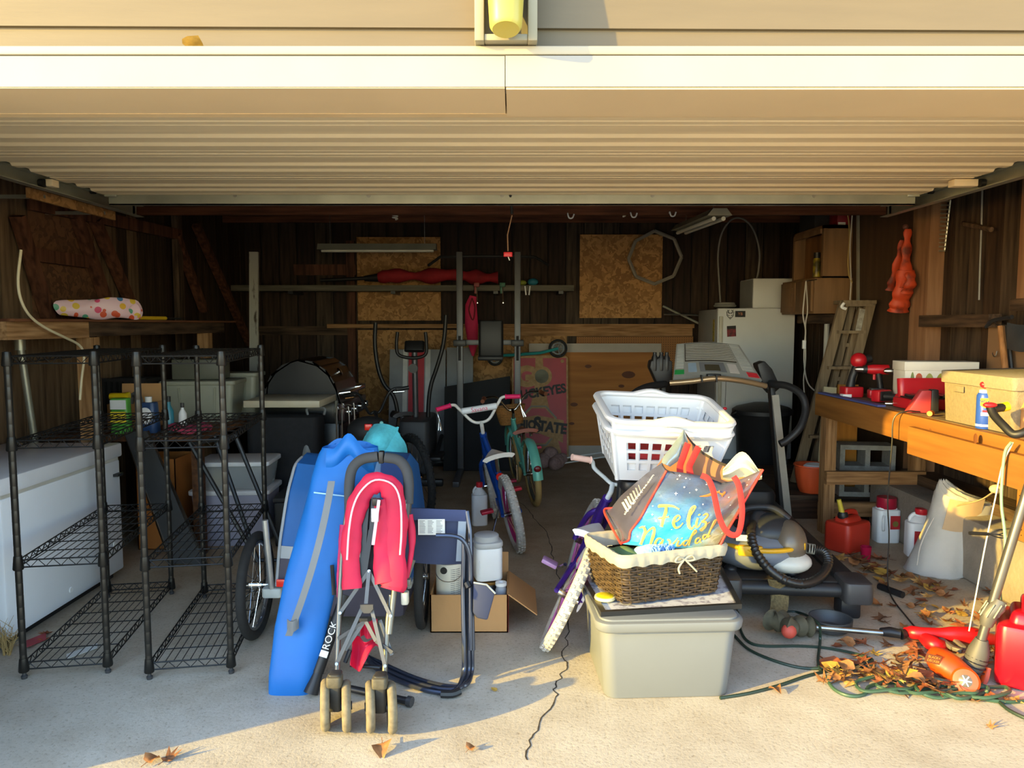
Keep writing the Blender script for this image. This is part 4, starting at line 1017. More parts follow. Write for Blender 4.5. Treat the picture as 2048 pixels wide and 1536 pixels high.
    MB().grid(sfn, 12, 10, .03).build('saddle', seatm, t, **B)
    if style.get('springs'):
        for s in (-1, 1): MB().tube([(sp.x - .07 + .008 * math.cos(a), s * .05 + .012 * math.sin(a), sp.z - .05 + .006 * a / 6) for a in [i * .6 for i in range(50)]], .003, 5).build('saddle_spring', chrome, t, **B)
    # cranks, pedals, chainring
    MB().cyl(bbp + V((0, -.055, 0)), bbp + V((0, -.048, 0)), .07, 24).build('chainring', style.get('ringm', chrome), t, **B)
    ca = style.get('crank', .3)
    for s in (-1, 1):
        e = bbp + V((s * .13 * math.cos(ca), s * -.075, s * .13 * math.sin(ca)))
        MB().tube([bbp + V((0, s * -.06, 0)), e], .01, 8).build('crank', style.get('crankm', chrome), t, **B)
        pe = e + V((0, s * -.055, 0))
        MB().box(pe, (.07, .085, .022)).build('pedal', style.get('pedalm', black), t, bevel=.006, **B)
    if style.get('guard'):
        a0, a1 = bbp + V((0, -.065, 0)), rc + V((0, -.065, 0))
        MB().tube([a0 + V((.03, 0, 0)), a1], .05, 10, flat=(1, .15), up=(0, 1, 0)).build('chain_guard', style['guard'], t, **B)
    if style.get('fenders'):
        fd = style['fenders']
        for (c, a0, a1, Mx) in ((rc, PI * .25, PI * 1.0, I4), (fc, PI * .05, PI * .75, steerM)):
            def ff(u, v, c=c, a0=a0, a1=a1):
                a = a0 + (a1 - a0) * u; w = (v - .5) * 2; r = R + .018 - .018 * w * w
                return V((c.x + r * math.cos(a), w * (tr + .012), c.z + r * math.sin(a)))
            MB(Mx).grid(ff, 16, 6, .002).build('fender', fm, t, **B)
        q = rc + V((math.cos(PI * .9) * (R + .03), 0, math.sin(PI * .9) * (R + .03))); MB().ell(q, (.012, .03, .025)).build('tail_reflector', mat('dark_red_lens', '#6b1018', .3), t, **B)
    if style.get('basket'):
        c = st + V((.17, 0, -.03)); bk = mat('wicker_orange', '#a8733a', .7, var=.3, vs=60, bump=.4)
        mb = MB()
        MB(steerM).lathe([(.09, -.09), (.095, -.08), (.125, .07), (.13, .08), (.12, .08), (.11, .07), (.085, -.08), (0, -.085)], c, 20, None, .85, 1.15).build('basket', bk, t, **B)
        for i in range(7): MB(steerM).torus(c + V((0, 0, -.08 + i * .024)), .098 + i * .005, .006, (0, 0, 1), 24, 5).build('basket_strand', bk, t, **B)
    if style.get('reflector'):
        q = stp + V((-.05, 0, -.02)); MB().cyl(q, q + V((-.012, 0, 0)), .028, 14).build('reflector', mat('red_lens', '#e02a20', .25), t, **B)
    if style.get('kick'):
        MB().tube([bbp + V((-.08, .04, -.03)), bbp + V((-.16, .16, -bbz + .015))], .006, 6).build('kickstand', chrome, t, **B)
    return t
whitetyre = mat('white_tyre', '#b8b2a8', .75, var=.15, vs=25)
tube_ = lambda **k: k
bike('blue children\'s bicycle with white handlebar, pink grips and knobby white tyres', (.045, 4.72, 0), math.radians(101), math.radians(-11), .255, .03, .86, mat('blue_metallic', '#1e4fa8', .28, .3), whitetyre, mat('magenta_rim', '#9c1f5e', .4), mat('white_bar', '#e2dfd8', .4), mat('pink_grip', '#d81f5f', .5), mat('cream_saddle', '#d9d2c4', .5), .62, .93, .60,
     tube_(knobs=True, bar='bmx', pad='Savana', streamers=True, reflector=True, kick=True, seatl=.25, seatw=.1, pedalm=mat('red_pedal', '#d01f3c', .4), crankm=mat('pale_crank', '#c9bfae', .4), tube=.022, head=.2, crank=.15), steer=.12)
bike('mint green cruiser bicycle with brown saddle and wicker basket', (.19, 5.92, 0), math.radians(99), math.radians(-6), .27, .026, .92, mat('mint_paint', '#6fc0ac', .3, .1), mat('cream_tyre', '#b0945c', .8, var=.15), mat('dark_rim', '#4a4a42', .4, .5), chrome, mat('brown_grip', '#7a4326', .6), mat('brown_saddle', '#8f4526', .5), .60, .84, .56,
     tube_(step=True, bar='cruiser', levers=True, fenders=True, basket=True, springs=True, seatw=.1, tube=.018, head=.12, crank=1.2, pedalm=mat('pink_pedal', '#d8335a', .4)))
purp = mat('purple_metallic', '#4a2a8c', .28, .3)
bike('purple children\'s bicycle with white and pink wheels tipping against the grey tote', (.15, 3.31, 0), math.radians(80), math.radians(25), .258, .026, .86, purp, whitetyre, mat('pink_rim', '#c45fa6', .4), mat('pale_blue_bar', '#dfe6ea', .4), mat('pale_pink_grip', '#e0b8ac', .5), mat('white_saddle', '#dfe2e6', .45), .53, .76, .52,
     tube_(knobs=True, bar='bmx', reflector=True, seatl=.26, seatw=.105, tube=.022, head=.10, crank=2.6, pedalm=mat('lilac_pedal', '#cf9fd2', .3), guard=mat('white_guard', '#d9d2d6', .4)), steer=-.15)
bike('black mountain bicycle half hidden behind the blue bag and pink stroller', (-.70, 5.42, 0), math.atan2(.866, -.5), math.radians(-4), .335, .028, .97, mat('black_gloss_frame', '#1a1a1c', .3, .2), rubber, mat('silver_rim', '#a8a8ac', .3, .9), darkmetal, black, mat('black_saddle', '#17171a', .5), .80, .93, .56,
     tube_(knobs=True, bar='flat', levers=True, tube=.02, head=.1, crank=.4, forkm=mat('white_fork', '#d6d8d8', .4)))

# white jug with red cap --------------------------------------------------
def jug(label, c, w, d, h, rz, capm, bm=white, lab=None, name='jug', cat='jug'):
    t = thing(name, label, cat, c, (0, 0, rz))
    MB().rbox((0, 0, h * .36), (w, d, h * .72), min(w, d) * .28).build('body', bm, t, bevel=min(w, d) * .08, world=False)
    MB().lathe([(w * .46, h * .70), (w * .36, h * .78), (w * .2, h * .84), (w * .19, h * .89)], (0, 0, 0), 18, None, 1, d / w).build('shoulder', bm, t, world=False)
    MB().tube(spl([(-w * .3, 0, h * .66), (-w * .38, 0, h * .78), (-w * .26, 0, h * .87), (-w * .12, 0, h * .88)], 4), w * .07, 8).build('handle', bm, t, world=False)
    MB().lathe([(w * .22, h * .88), (w * .23, h * .89), (w * .21, h * .99), (0, h)], (0, 0, 0), 16).build('cap', capm, t, world=False)
    if lab: MB().box((0, -d / 2 - .0015, h * .36), (w * .62, .002, h * .4)).build('label', lab, t, smooth=False, world=False)
    return t
jug('tall white plastic jug with red cap beside the blue bicycle', G(959, 1049), .115, .1, .32, .15, redp)

# ================================================================ bike trailer
bt = thing('bike_trailer', 'blue and grey child bike trailer parked beside the wire shelves', 'trailer', (-.78, 3.7, 0))
tb = mat('trailer_blue', '#175a9e', .6, var=.12, vs=5, bump=.1); tg_ = mat('trailer_grey', '#9fa4a8', .6); dgr = mat('trailer_charcoal', '#4b4754', .8)
for (u, v, Y, R_) in ((513, 1190, 3.40, .25), (845, 1192, 3.52, .25)):
    c = P(u, v, Y); c.z = R_; sx = -1 if u < 700 else 1
    wl_2 = MB().torus(c, R_ - .05, .011, (1, .04, 0), 32, 6).build('wheel', mat('silver_rim', '#a8a8ac', .3, .9), bt)
    MB().torus(c, R_ - .022, .022, (1, .04, 0), 36, 10).build('tyre', rubber, wl_2)
    mb = MB()
    for i in range(20):
        a = 2 * PI * i / 20; mb.tube([c + V((.02 * (-1) ** i, 0, 0)), c + V((0, (R_ - .06) * math.cos(a), (R_ - .06) * math.sin(a)))], .0014, 4, cap=False)
    mb.build('spokes', chrome, wl_2, kind='stuff')
    MB().cyl(c + V((-.03, 0, 0)), c + V((.03, 0, 0)), .017, 12).build('hub', chrome, wl_2)
    MB().cyl(c, c + V((-sx * .1, 0, 0)), .008, 8).build('axle', chrome, bt)
    q = c + V((-sx * .09, -.02, -.02)); MB().rbox(q, (.09, .09, .045), .015).build('axle_block', mat('pale_grey_block', '#b7bdba', .5), bt, bevel=.006)
    MB().tube([q + V((0, -.03, 0)), P(530 if sx < 0 else 800, 1040, Y - .06)], .014, 10).build('frame_tube', mat('silver_tube', '#b9bcbc', .35, .7), bt)
XL, XR = -1.10, -.47
def shell(u, v):
    # v up the front face and over the top to the back
    prof = [(3.36, .26), (3.38, .45), (3.46, .68), (3.56, .80), (3.75, .82), (3.98, .72), (4.1, .3)]
    k = min(len(prof) - 2, int(v * (len(prof) - 1))); f = v * (len(prof) - 1) - k
    y, z = [prof[k][i] + (prof[k + 1][i] - prof[k][i]) * f for i in (0, 1)]
    x = XL + (XR - XL) * u; inset = .05 * (z / .8) ** 2
    x = x + inset * (1 - 2 * u) + .0
    return V((x, y + .012 * math.sin(9 * u + 6 * v), z + .008 * math.sin(7 * u + 3)))
MB().grid(lambda u, v: shell(u * .26, v), 6, 24, .004).build('side_fabric', tb, bt)
MB().grid(lambda u, v: shell(.78 + .22 * u, v), 6, 24, .004).build('side_fabric', mat('trailer_navy', '#1f3f78', .6), bt)
MB().grid(lambda u, v: shell(.26 + .52 * u, v * .5), 8, 12, .003).build('vinyl_window', mat('clear_vinyl', '#7fa9d6', .12, var=.2, alpha=.5, spec=.8), bt)
MB().grid(lambda u, v: shell(.26 + .52 * u, .5 + v * .5), 8, 12, .004).build('roof_fabric', tb, bt)
for s, x in (('l', XL), ('r', XR)):
    sg = 1 if s == 'l' else -1
    mb = MB(); ring = [shell(0 if s == 'l' else 1, i / 24) for i in range(25)]
    mb._add(ring, [tuple(range(25))]); mb.build('end_panel', tb, bt, smooth=False)
MB().grid(lambda u, v: shell(u, .11 + .05 * v) + V((0, -.006, 0)), 10, 4, .003).build('grey_band', tg_, bt)
MB().grid(lambda u, v: shell(u, .0 + .11 * v) + V((0, -.006, 0)), 10, 4, .003).build('lower_panel', dgr, bt)
MB().bb((XL + .03, 3.36, .10), (XR - .03, 4.08, .27)).build('tub', dgr, bt, bevel=.03)
MB().tube(spl([shell(.02, i / 10 * .6) + V((-.012, -.01, 0)) for i in range(11)], 3), .007, 6).build('grey_piping', tg_, bt)
q = P(566, 1166, 3.33); MB().rbox(q, (.06, .012, .035), .004, None).build('reflector', mat('red_lens', '#e02a20', .25), bt, bevel=.003)
MB().ell((-.86, 3.66, .56), (.13, .12, .2)).build('seat_pad', mat('seat_grey', '#b3b3b5', .8), bt)
# tow bar with hook strap rising from the trailer
MB().tube(spl([P(622, 925, 3.7), P(615, 940, 3.6), P(625, 985, 3.5)], 4), .012, 6).build('strap', black, bt)

# ================================================================ long blue bag
bb_ = thing('canopy_bag', 'long bright blue canopy bag leaning upright against the bike trailer', 'bag', G(578, 1412))
blu = mat('bright_blue_nylon', '#0464b6', .6, var=.1, vs=4, bump=.12, bs=9)
cl = [(578, 1412, 2.87, 86), (588, 1340, 2.88, 100), (603, 1250, 2.92, 108), (622, 1170, 2.96, 108), (645, 1090, 3.0, 112), (664, 1020, 3.05, 116), (684, 950, 3.1, 122), (697, 905, 3.14, 118), (702, 885, 3.15, 104)]
def bagfn(u, v):
    k = min(len(cl) - 2, int(v * (len(cl) - 1))); f = v * (len(cl) - 1) - k
    a_, b_ = cl[k], cl[k + 1]; c = P(a_[0], a_[1], a_[2]).lerp(P(b_[0], b_[1], b_[2]), f); wpx = a_[3] + (b_[3] - a_[3]) * f
    r = wpx / FPX * c.y / 2; an = 2 * PI * u; d = .055 if v > .08 else .02 + .4 * v
    cx_, sy_ = math.cos(an), math.sin(an)
    sq = lambda q: math.copysign(abs(q) ** .75, q)
    wr = 1 + .03 * math.sin(5 * an + 9 * v) + .02 * math.sin(17 * v + 2 * an)
    return c + V((r * sq(cx_) * wr, d * sq(sy_) * wr, -.06 * (1 - sy_) * (1 if v > .95 else 0) - .012 * (v < .02) * sy_))
MB().grid(lambda u, v: bagfn(u, v), 32, 40, .003).build('bag', blu, bb_)
c = P(702, 887, 3.15)
MB().grid(lambda u, v: P(655 + 95 * u, 898 - 28 * math.exp(-((u - .45) / .22) ** 2) + 4 * math.sin(9 * u) + (40 * v), 3.09) + V((0, -.01 - .02 * math.sin(PI * v), 0)), 18, 6, .004).build('top_flap', blu, bb_)
MB().grid(lambda u, v: P(656 + 50 * u, 890 - 14 * math.sin(PI * u) + 14 * v, 3.22), 8, 3, .004).build('back_flap', blu, bb_)
gs_ = mat('grey_webbing', '#6c7175', .8, bump=.1, bs=80)
MB().grid(lambda u, v: P((663 - 48 * u - 38 * u * u) + (14) * (v - .5), 962 + 310 * u, 3.0 - .14 * u - .05 * math.sin(PI * u) - .03), 20, 1, .002).build('strap', gs_, bb_)
MB().grid(lambda u, v: P(575 + 22 * u, 1238 + 22 * v + 5 * math.sin(4 * u), 2.84 - .02 * math.sin(PI * u)), 6, 3, .002).build('strap_tab', gs_, bb_)
MB().tube(spl([P(628 + 68 * k, 985 + 8 * k, 3.005 - .015 * math.sin(PI * k)) for k in (0, .25, .5, .75, 1)], 4), .003, 6).build('cord', mat('pale_cord', '#9fd0ee', .6), bb_)
# black camera tripod / pole leaning in front of bag
tp = thing('telescopic_pole', 'black tube lettered ROCK leaning behind the stroller wheels', 'pole', G(640, 1375))
a, b = P(636, 1345, 2.86), P(690, 1190, 2.97)
MB().tube([a, b], .022, 14).build('tube', mat('matt_black_tube', '#1d1e20', .5), tp)
MB().tube([a - (b - a).normalized() * .0, a - (b - a).normalized() * .08], [.02, .03], 12).build('foot', black, tp)
M = frame(a.lerp(b, .5) + V((0, -.0235, 0)), b - a, (-1, 0, .3))
text('lettering', 'ROCK', .04, M, paperw, tp)
MB(M).bb((-.085, -.016, -.004), (-.06, .016, .0005)).build('badge', paperw, tp, smooth=False)
t = thing('telescopic_pole', 'black pole lying on the floor behind the stroller wheels', 'pole', G(760, 1395))
a, b = G(690, 1375, .02), G(815, 1402, .02); MB().tube([a, b], .014, 10).build('tube', black, t); MB().tube([b, b + (b - a).normalized() * .02], .02, 10).build('end_cap', dkgrey, t)

# ================================================================ pink stroller
so = thing('umbrella_stroller', 'folded umbrella stroller with hot pink canopy and dusty wheels', 'stroller', G(715, 1458))
alu = mat('stroller_alu', '#6c6b66', .4, .6, var=.2); foam = mat('foam_grip', '#3d3f42', .9, var=.12)
def SY(v): return 2.75 + max(0, (1360 - v)) / 450 * .27
def S(u, v, dy=0): return P(u, v, SY(v) + dy)
dusty = mat('dusty_rubber', '#766c56', .9, var=.25, vs=40)
Rw = .09
wpos = [G(652, 1457), G(694, 1459), G(741, 1460), G(784, 1462)]
for q in wpos:
    c = q + V((0, .0, Rw)); ax = (1, .22, 0)
    wv = MB().torus(c, Rw - .016, .017, ax, 28, 10).build('wheel', dusty, so)
    MB().torus(c, Rw - .04, .008, ax, 24, 6).build('rim', black, wv)
    mb = MB(); axv = V(ax).normalized(); e1 = V((0, 0, 1)); e2 = axv.cross(e1)
    for k in range(5):
        a = 2 * PI * k / 5; mb.tube([c, c + (e1 * math.cos(a) + e2 * math.sin(a)) * (Rw - .035)], .008, 6)
    mb.build('spokes', black, wv)
    MB().cyl(c - axv * .02, c + axv * .02, .015, 10).build('hub', black, wv)
for i, u in ((0, 671), (2, 764)):
    m_ = (wpos[i] + wpos[i + 1]) / 2 + V((0, 0, Rw))
    MB().cyl(wpos[i] + V((0, 0, Rw)), wpos[i + 1] + V((0, 0, Rw)), .009, 8).build('axle', darkmetal, so)
    MB().rbox(m_ + V((0, .0, .055)), (.045, .05, .14), .012).build('wheel_fork', mat('fork_plastic', '#2e2d2a', .6, var=.25, vs=30), so, bevel=.006)
    MB().rbox(m_ + V((0, -.012, .10)), (.055, .05, .04), .012).build('fork_cover', mat('fork_cover', '#4f4a3c', .7, var=.3, vs=40), so, bevel=.006)
MB().tube([S(674, 1362), S(678, 1226), S(686, 1080), S(698, 1000)], .0105, 10).build('frame_tube', alu, so)
MB().tube([S(768, 1362), S(776, 1240), S(782, 1190)], .0105, 10).build('frame_tube', alu, so)
MB().tube([S(779, 1268, -.01), S(790, 1170, -.01), S(800, 1080, -.01), S(812, 1000, -.01)], .011, 10).build('frame_tube', alu, so)
MB().tube([S(684, 1180, .04), S(704, 1000, .04)], .009, 8).build('frame_tube', darkmetal, so)
MB().tube(spl([S(699, 1008), S(699, 965), S(706, 935), S(726, 918), S(756, 913)], 5), .0215, 12).build('foam_grip', foam, so)
MB().tube(spl([S(770, 915), S(796, 920), S(812, 938), S(817, 965), S(816, 1008)], 5), .0215, 12).build('foam_grip', foam, so)
MB().rbox(S(763, 914), (.022, .035, .05), .006).build('handle_joint', black, so, bevel=.004)
for u in (698, 815): MB().tube([S(u, 1005), S(u - 2, 1045)], [.019, .014], 10).build('handle_socket', dkgrey, so)
pkm = mat('stroller_pink', '#b80e3c', .7, var=.15, vs=7, bump=.25, bs=16)
def arch(dx, path, r, fl=(1, .5), nm='canopy', m=pkm, dy=-.03):
    pts = [S(u, v, dy) for u, v in path]; k = len(spl(pts, 5))
    rs = [rr * (1 + .09 * math.sin(i * .7 + r[0] * 900) + .04 * math.sin(i * 1.7)) for i, rr in enumerate([r[0] + (r[1] - r[0]) * j / (k - 1) for j in range(k)])]
    return MB().tube(spl(pts, 5), rs, 14, flat=fl, up=(0, 1, 0)).build(nm, m, so)
arch(0, [(704, 1178), (702, 1130), (702, 1085), (708, 1040), (718, 1002), (735, 975), (756, 965), (776, 972), (788, 995), (791, 1040), (789, 1100), (788, 1165), (785, 1180)], (.036, .05), (1.0, .42))
arch(0, [(760, 1000), (766, 1060), (764, 1110), (772, 1165)], (.026, .042), (1, .4), dy=-.035)
arch(0, [(676, 1195), (678, 1150), (682, 1100), (688, 1050)], (.005, .016), (1, .7), 'side_fabric', mat('stroller_magenta', '#b01c56', .7), 0)
arch(0, [(812, 1160), (822, 1110), (824, 1070), (818, 1030)], (.008, .018), (1, .7), 'side_fabric', pkm, .0)
MB().tube(spl([S(u, v, -.062) for u, v in ((694, 1120), (698, 1060), (706, 1015), (722, 982), (750, 960), (784, 968), (800, 1000), (803, 1060), (800, 1110))], 4), .004, 6).build('piping', mat('pale_pink_piping', '#f0b8c8', .6), so)
MB().grid(lambda u, v: S(724 + 34 * u, 1000 + 175 * v, .0) + V((0, .02 * math.sin(PI * u), 0)), 6, 8, .01).build('seat_back', mat('charcoal_mesh', '#3b3338', .9), so)
for (a, b) in (((735, 990), (722, 1160)), ((748, 995), (742, 1080)), ((742, 1060), (728, 1150))): MB().bar(S(*a, -.02), S(*b, -.02), .02, .003, (0, 1, 0)).build('harness_strap', black, so, smooth=False)
MB().rbox(S(750, 1030, -.05), (.03, .014, .055), .006).build('buckle', mat('buckle_grey', '#b8bcc0', .4), so, bevel=.003)
MB().rbox(S(753, 1004, -.05), (.034, .014, .03), .006).build('buckle', black, so, bevel=.003)
MB().bar(S(758, 1000, -.07), S(746, 1090, -.07), .012, .003, (0, 1, 0)).build('pale_strap', mat('pale_pink_piping', '#f0b8c8', .6), so, smooth=False)
lk = mat('link_steel', '#57585b', .45, .5, var=.15)
for (a, b, dy) in (((738, 1142), (680, 1226), -.02), ((738, 1142), (781, 1232), -.02), ((738, 1142), (731, 1218), -.028), ((726, 1212), (673, 1328), -.02), ((742, 1212), (770, 1332), -.02), ((731, 1242), (676, 1278), -.012), ((731, 1242), (752, 1282), -.012), ((752, 1282), (785, 1305), -.012), ((726, 1246), (690, 1300), -.01), ((760, 1240), (784, 1310), .0)):
    MB().bar(S(*a, dy), S(*b, dy), .0145, .004, (0, 1, 0)).build('linkage', lk, so, smooth=False)
for p_ in ((738, 1142), (680, 1226), (781, 1232), (673, 1328), (770, 1332), (726, 1212), (742, 1212)): MB().cyl(S(*p_, -.03), S(*p_, -.018), .006, 8).build('rivet', chrome, so)
MB().prism([(-.025, .012), (.025, .012), (.025, -.005), (.012, -.022), (-.012, -.022), (-.025, -.005)], .008, frame(S(734, 1214, -.034), (1, 0, 0), (0, 0, 1))).build('pivot_plate', lk, so, smooth=False)
MB().rbox(S(728, 1238, -.03), (.035, .02, .012), .004).build('lock', darkmetal, so)
MB().rbox(S(803, 1164, -.0), (.075, .03, .028), .004).build('clip', mat('clip_grey', '#6d6b62', .5), so, bevel=.003)
MB().rbox(S(810, 1195, .02), (.03, .04, .05), .012).build('brake_pad', mat('pale_block', '#b8b6a8', .5), so, bevel=.004)
pk2 = mat('basket_pink', '#bb1038', .6, var=.15, bump=.2, bs=12)
MB().grid(lambda u, v: S(702 + 54 * u, 1278 + 40 * v + 26 * math.sin(PI * (u * 1.6 + .1)) * v, .03) + V((0, .03 * math.sin(8 * u) + .02 * math.sin(5 * v), 0)), 16, 8, .003).build('basket_fabric', pk2, so)
MB().grid(lambda u, v: S(720 + 34 * u, 1240 + 34 * v, .04) + V((0, .02 * math.sin(9 * u), 0)), 8, 5, .003).build('seat_fabric', pk2, so)
for (a, b) in (((668, 1190), (664, 1130)), ((700, 1300), (690, 1325))): MB().tube([S(*a, .03), S(*b, .03)], .008, 6).build('lever', black, so)
MB().tube([S(700, 1330, .05), S(760, 1335, .05)], .008, 8).build('cross_bar', darkmetal, so)

# ================================================================ folded camp chair
ch = thing('camp_chair', 'folded navy camp chair with steel tube legs beside the stroller', 'chair', G(900, 1392))
navy = mat('navy_canvas', '#2c3450', .8, var=.12, bump=.12, bs=20); tubm = mat('slate_tube', '#4a5060', .3, .7)
MB().grid(lambda u, v: P(806 + 128 * u - 4 * v, 1016 + 4 * u + 108 * v, 3.12) + V((0, .012 * math.sin(5 * u + 2 * v), 0)), 12, 10, .006).build('back_fabric', navy, ch)
MB().grid(lambda u, v: P(806 + 126 * u, 1016 + 4 * u + 22 * v, 3.10) + V((0, -.004 * math.sin(PI * v), 0)), 10, 4, .006).build('hem', mat('navy_hem', '#333d62', .8), ch)
MB().grid(lambda u, v: P(917 + 16 * u - 5 * v, 1038 + 84 * v, 3.098), 2, 6, .004).build('grey_panel', mat('slate_fabric', '#8b95a2', .8), ch)
M = frame(P(863, 1054, 3.09), (1, 0, 0), (0, 0, 1))
MB(M).bb((-.057, -.034, -.002), (.057, .034, .001)).build('care_label', paperw, ch, smooth=False)
mb = MB(M)
for r in range(9):
    for c_ in range(3):
        x0 = -.052 + c_ * .036; mb.bb((x0, .026 - r * .0065, .001), (x0 + .028 * random.uniform(.6, 1), .0285 - r * .0065, .0014))
mb.build('label_print', grey, ch, kind='stuff', smooth=False)
for k, (du, dy) in enumerate(((0, 0), (9, .02), (16, .04))):
    MB().tube(spl([P(928 + du * .9, 1085, 3.05 + dy), P(926 + du, 1180, 3.02 + dy), P(928 + du, 1300, 2.97 + dy), P(927 + du, 1345, 2.95 + dy), G(915 + du, 1376 - 3 * k, .022), G(890, 1386 - 7 * k, .013), G(830, 1374 - 9 * k, .013), G(760, 1343 - 9 * k, .013), P(728, 1308, 3.14 + dy), P(716, 1280, 3.16 + dy)], 5), .0095, 8).build('leg_tube', tubm, ch)
MB().tube(spl([P(872, 1071, 3.03), P(905, 1072, 3.03), P(925, 1080, 3.03), P(938, 1105, 3.03), P(941, 1150, 3.02), P(941, 1300, 2.97)], 5), .0095, 8).build('arm_tube', tubm, ch)
MB().tube([P(934, 1022, 3.1), P(940, 1060, 3.08), P(946, 1300, 3.0)], .0095, 8).build('back_tube', tubm, ch)
MB().tube(spl([G(882, 1388, .016), G(905, 1388, .016), G(920, 1382, .02)], 4), .015, 8).build('rubber_foot', black, ch)
MB().tube(spl([P(925 + 8, 1165, 3.0), P(930 + 8, 1175, 2.99)], 2), .014, 8).build('joint', black, ch)
cup = [(947, 1166, 0), (973, 1170, .0), (990, 1186, 0), (982, 1215, 0), (975, 1240, 0), (955, 1236, 0), (946, 1225, 0)]
mb = MB(); n_ = len(cup)
mb._add([P(u, v, 2.97) for u, v, _ in cup] + [P(u - 1, v, 3.02) for u, v, _ in cup], [tuple(range(n_)), tuple(reversed(range(n_, 2 * n_)))] + [(i, (i + 1) % n_, n_ + (i + 1) % n_, n_ + i) for i in range(n_)])
mb.build('cup_holder', navy, ch, bevel=.006)
MB().tube([P(947, 1165, 2.968), P(973, 1169, 2.968), P(991, 1187, 2.968)], .004, 6).build('cup_piping', mat('slate_fabric', '#8b95a2', .8), ch)
MB().bar(P(828, 1120, 3.05), P(812, 1165, 3.05), .014, .006, (0, 1, 0)).build('clip', mat('clip_grey', '#6d6b62', .5), ch, smooth=False)

# ================================================================ cardboard box of paint
bx0 = G(857, 1279); bx1 = G(1016, 1278)
bc = V(((bx0.x + bx1.x) / 2, 3.44 + .17, 0))
pbx = open_box('cardboard_box', 'open cardboard box holding paint cans behind the camp chair', bc, (bx1.x - bx0.x, .34, .185), 0, (('r', 2.2, .17), ('b', .25, .1)))
flp = [o for o in pbx.children if o.name.startswith('flap')]
MB().bb((bx1.x - .003, 3.45, .0), (bx1.x + .001, 3.48, .18)).build('red_print', redp, pbx, smooth=False)
def paint_can(label, x, y, z, r, h, bodym, lab=None, topm=steel):
    t = thing('paint_can', label, 'paint can', (x, y, z))
    MB().lathe([(r * .97, 0), (r, .004), (r, h - .012), (r * .97, h - .008)], (x, y, z), 28).build('body', bodym, t)
    MB().lathe([(r * 1.02, h - .012), (r * 1.03, h - .004), (r * .9, h), (r * .86, h - .006), (0, h - .006)], (x, y, z), 28).build('rim', topm, t)
    MB().tube([(x + r * 1.02 * math.cos(a), y - r * 1.02 * abs(math.sin(a)) , z + h * .72 - .04 * math.sin(a)) for a in [PI * i / 12 for i in range(13)]], .002, 5).build('bail', steel, t)
    return t
c1 = P(899, 1165, 3.56); tsup = paint_can('steel paint can at the bottom of the cardboard box', c1.x, 3.56, .008, .082, .12, steel)
pcan = paint_can('white labelled paint can sticking up from the cardboard box', c1.x, 3.56, .13, .066 * 1.0, .195, mat('can_label', '#d8d4c4', .5, var=.03))
M = frame((c1.x - .03, 3.56 - .0665 * .93, .27), (.93, -.33, 0), (0, 0, 1))
MB().lathe([(0, .002), (.017, .002), (.017, -.002)], (c1.x - .022, 3.56 - .0635, .285), 18, RX(PI / 2)).build('logo', ink, pcan)
mb = MB()
for r in range(14):
    for a0 in (-1.35, -.95): 
        a = a0 + PI * 1.0 - .25; mb.box((c1.x + .0668 * math.cos(a0 + .0), 3.56 + .0668 * math.sin(a0), .165 + r * .0095), (.004, .002, .0025), RZ(a0 + PI / 2))
        mb.box((c1.x + .0668 * math.cos(a0 + .18), 3.56 + .0668 * math.sin(a0 + .18), .165 + r * .0095), (.016, .002, .0022), RZ(a0 + .18 + PI / 2))
mb.build('label_print', grey, pcan, kind='stuff', smooth=False)
c2 = P(975, 1180, 3.64)
paint_can('dark paint can with gold lid under the white bucket', c2.x, 3.64, .008, .075, .19, mat('dark_label', '#1d1a1c', .4), None, mat('gold_lid', '#a37b3c', .4, .7))
bk = thing('square_bucket', 'white square plastic bucket with grey lid stacked on the dark can', 'bucket', (c2.x, 3.64, .2))
MB().rbox((c2.x, 3.64, .2 + .085), (.135, .135, .165), .03, RZ(.25), 1.0).build('body', white, bk, bevel=.008)
MB().rbox((c2.x, 3.64, .2 + .182), (.145, .145, .03), .045, RZ(.25)).build('collar', mat('pale_grey_lid', '#b4b8ba', .45), bk, bevel=.008)
MB().lathe([(.062, 0), (.062, .025), (.055, .03), (0, .03)], (c2.x - .005, 3.64, .2 + .197), 28).build('lid', mat('pale_grey_lid', '#b4b8ba', .45), bk)
M = frame((c2.x - .017, 3.64 - .068, .285), (math.cos(.25), math.sin(.25), 0), (0, 0, 1))
MB(M).rbox((0.0, -.01, .0), (.05, .085, .004), .02).build('moulded_recess', mat('recess_white', '#cfd2d4', .5), bk, bevel=.001)
mb = MB(M)
for r in range(7): mb.bb((-.016, .02 - r * .01, .002), (.012 - .004 * (r % 3), .024 - r * .01, .003))
mb.build('label_print', dkgrey, bk, kind='stuff', smooth=False)
t = thing('tape_roll', 'small round white tub beside the dark can', 'tub', (P(1014, 1190, 3.6).x - .03, 3.56, .008)); x = P(1014, 1190, 3.6).x - .05
x = bx1.x - .035
for o in (t,): o.location = (x, 3.54, .008); o.matrix_basis = Matrix.Translation((x, 3.54, .008))
MB().lathe([(.027, 0), (.027, .17), (.024, .175), (.024, .19), (0, .19)], (x, 3.54, .008), 20).build('tub', mat('tub_grey', '#9aa0aa', .5), t)
MB().lathe([(.028, .19), (.028, .205), (.012, .206), (.012, .2), (0, .2)], (x, 3.54, .008), 20).build('lid', white, t)

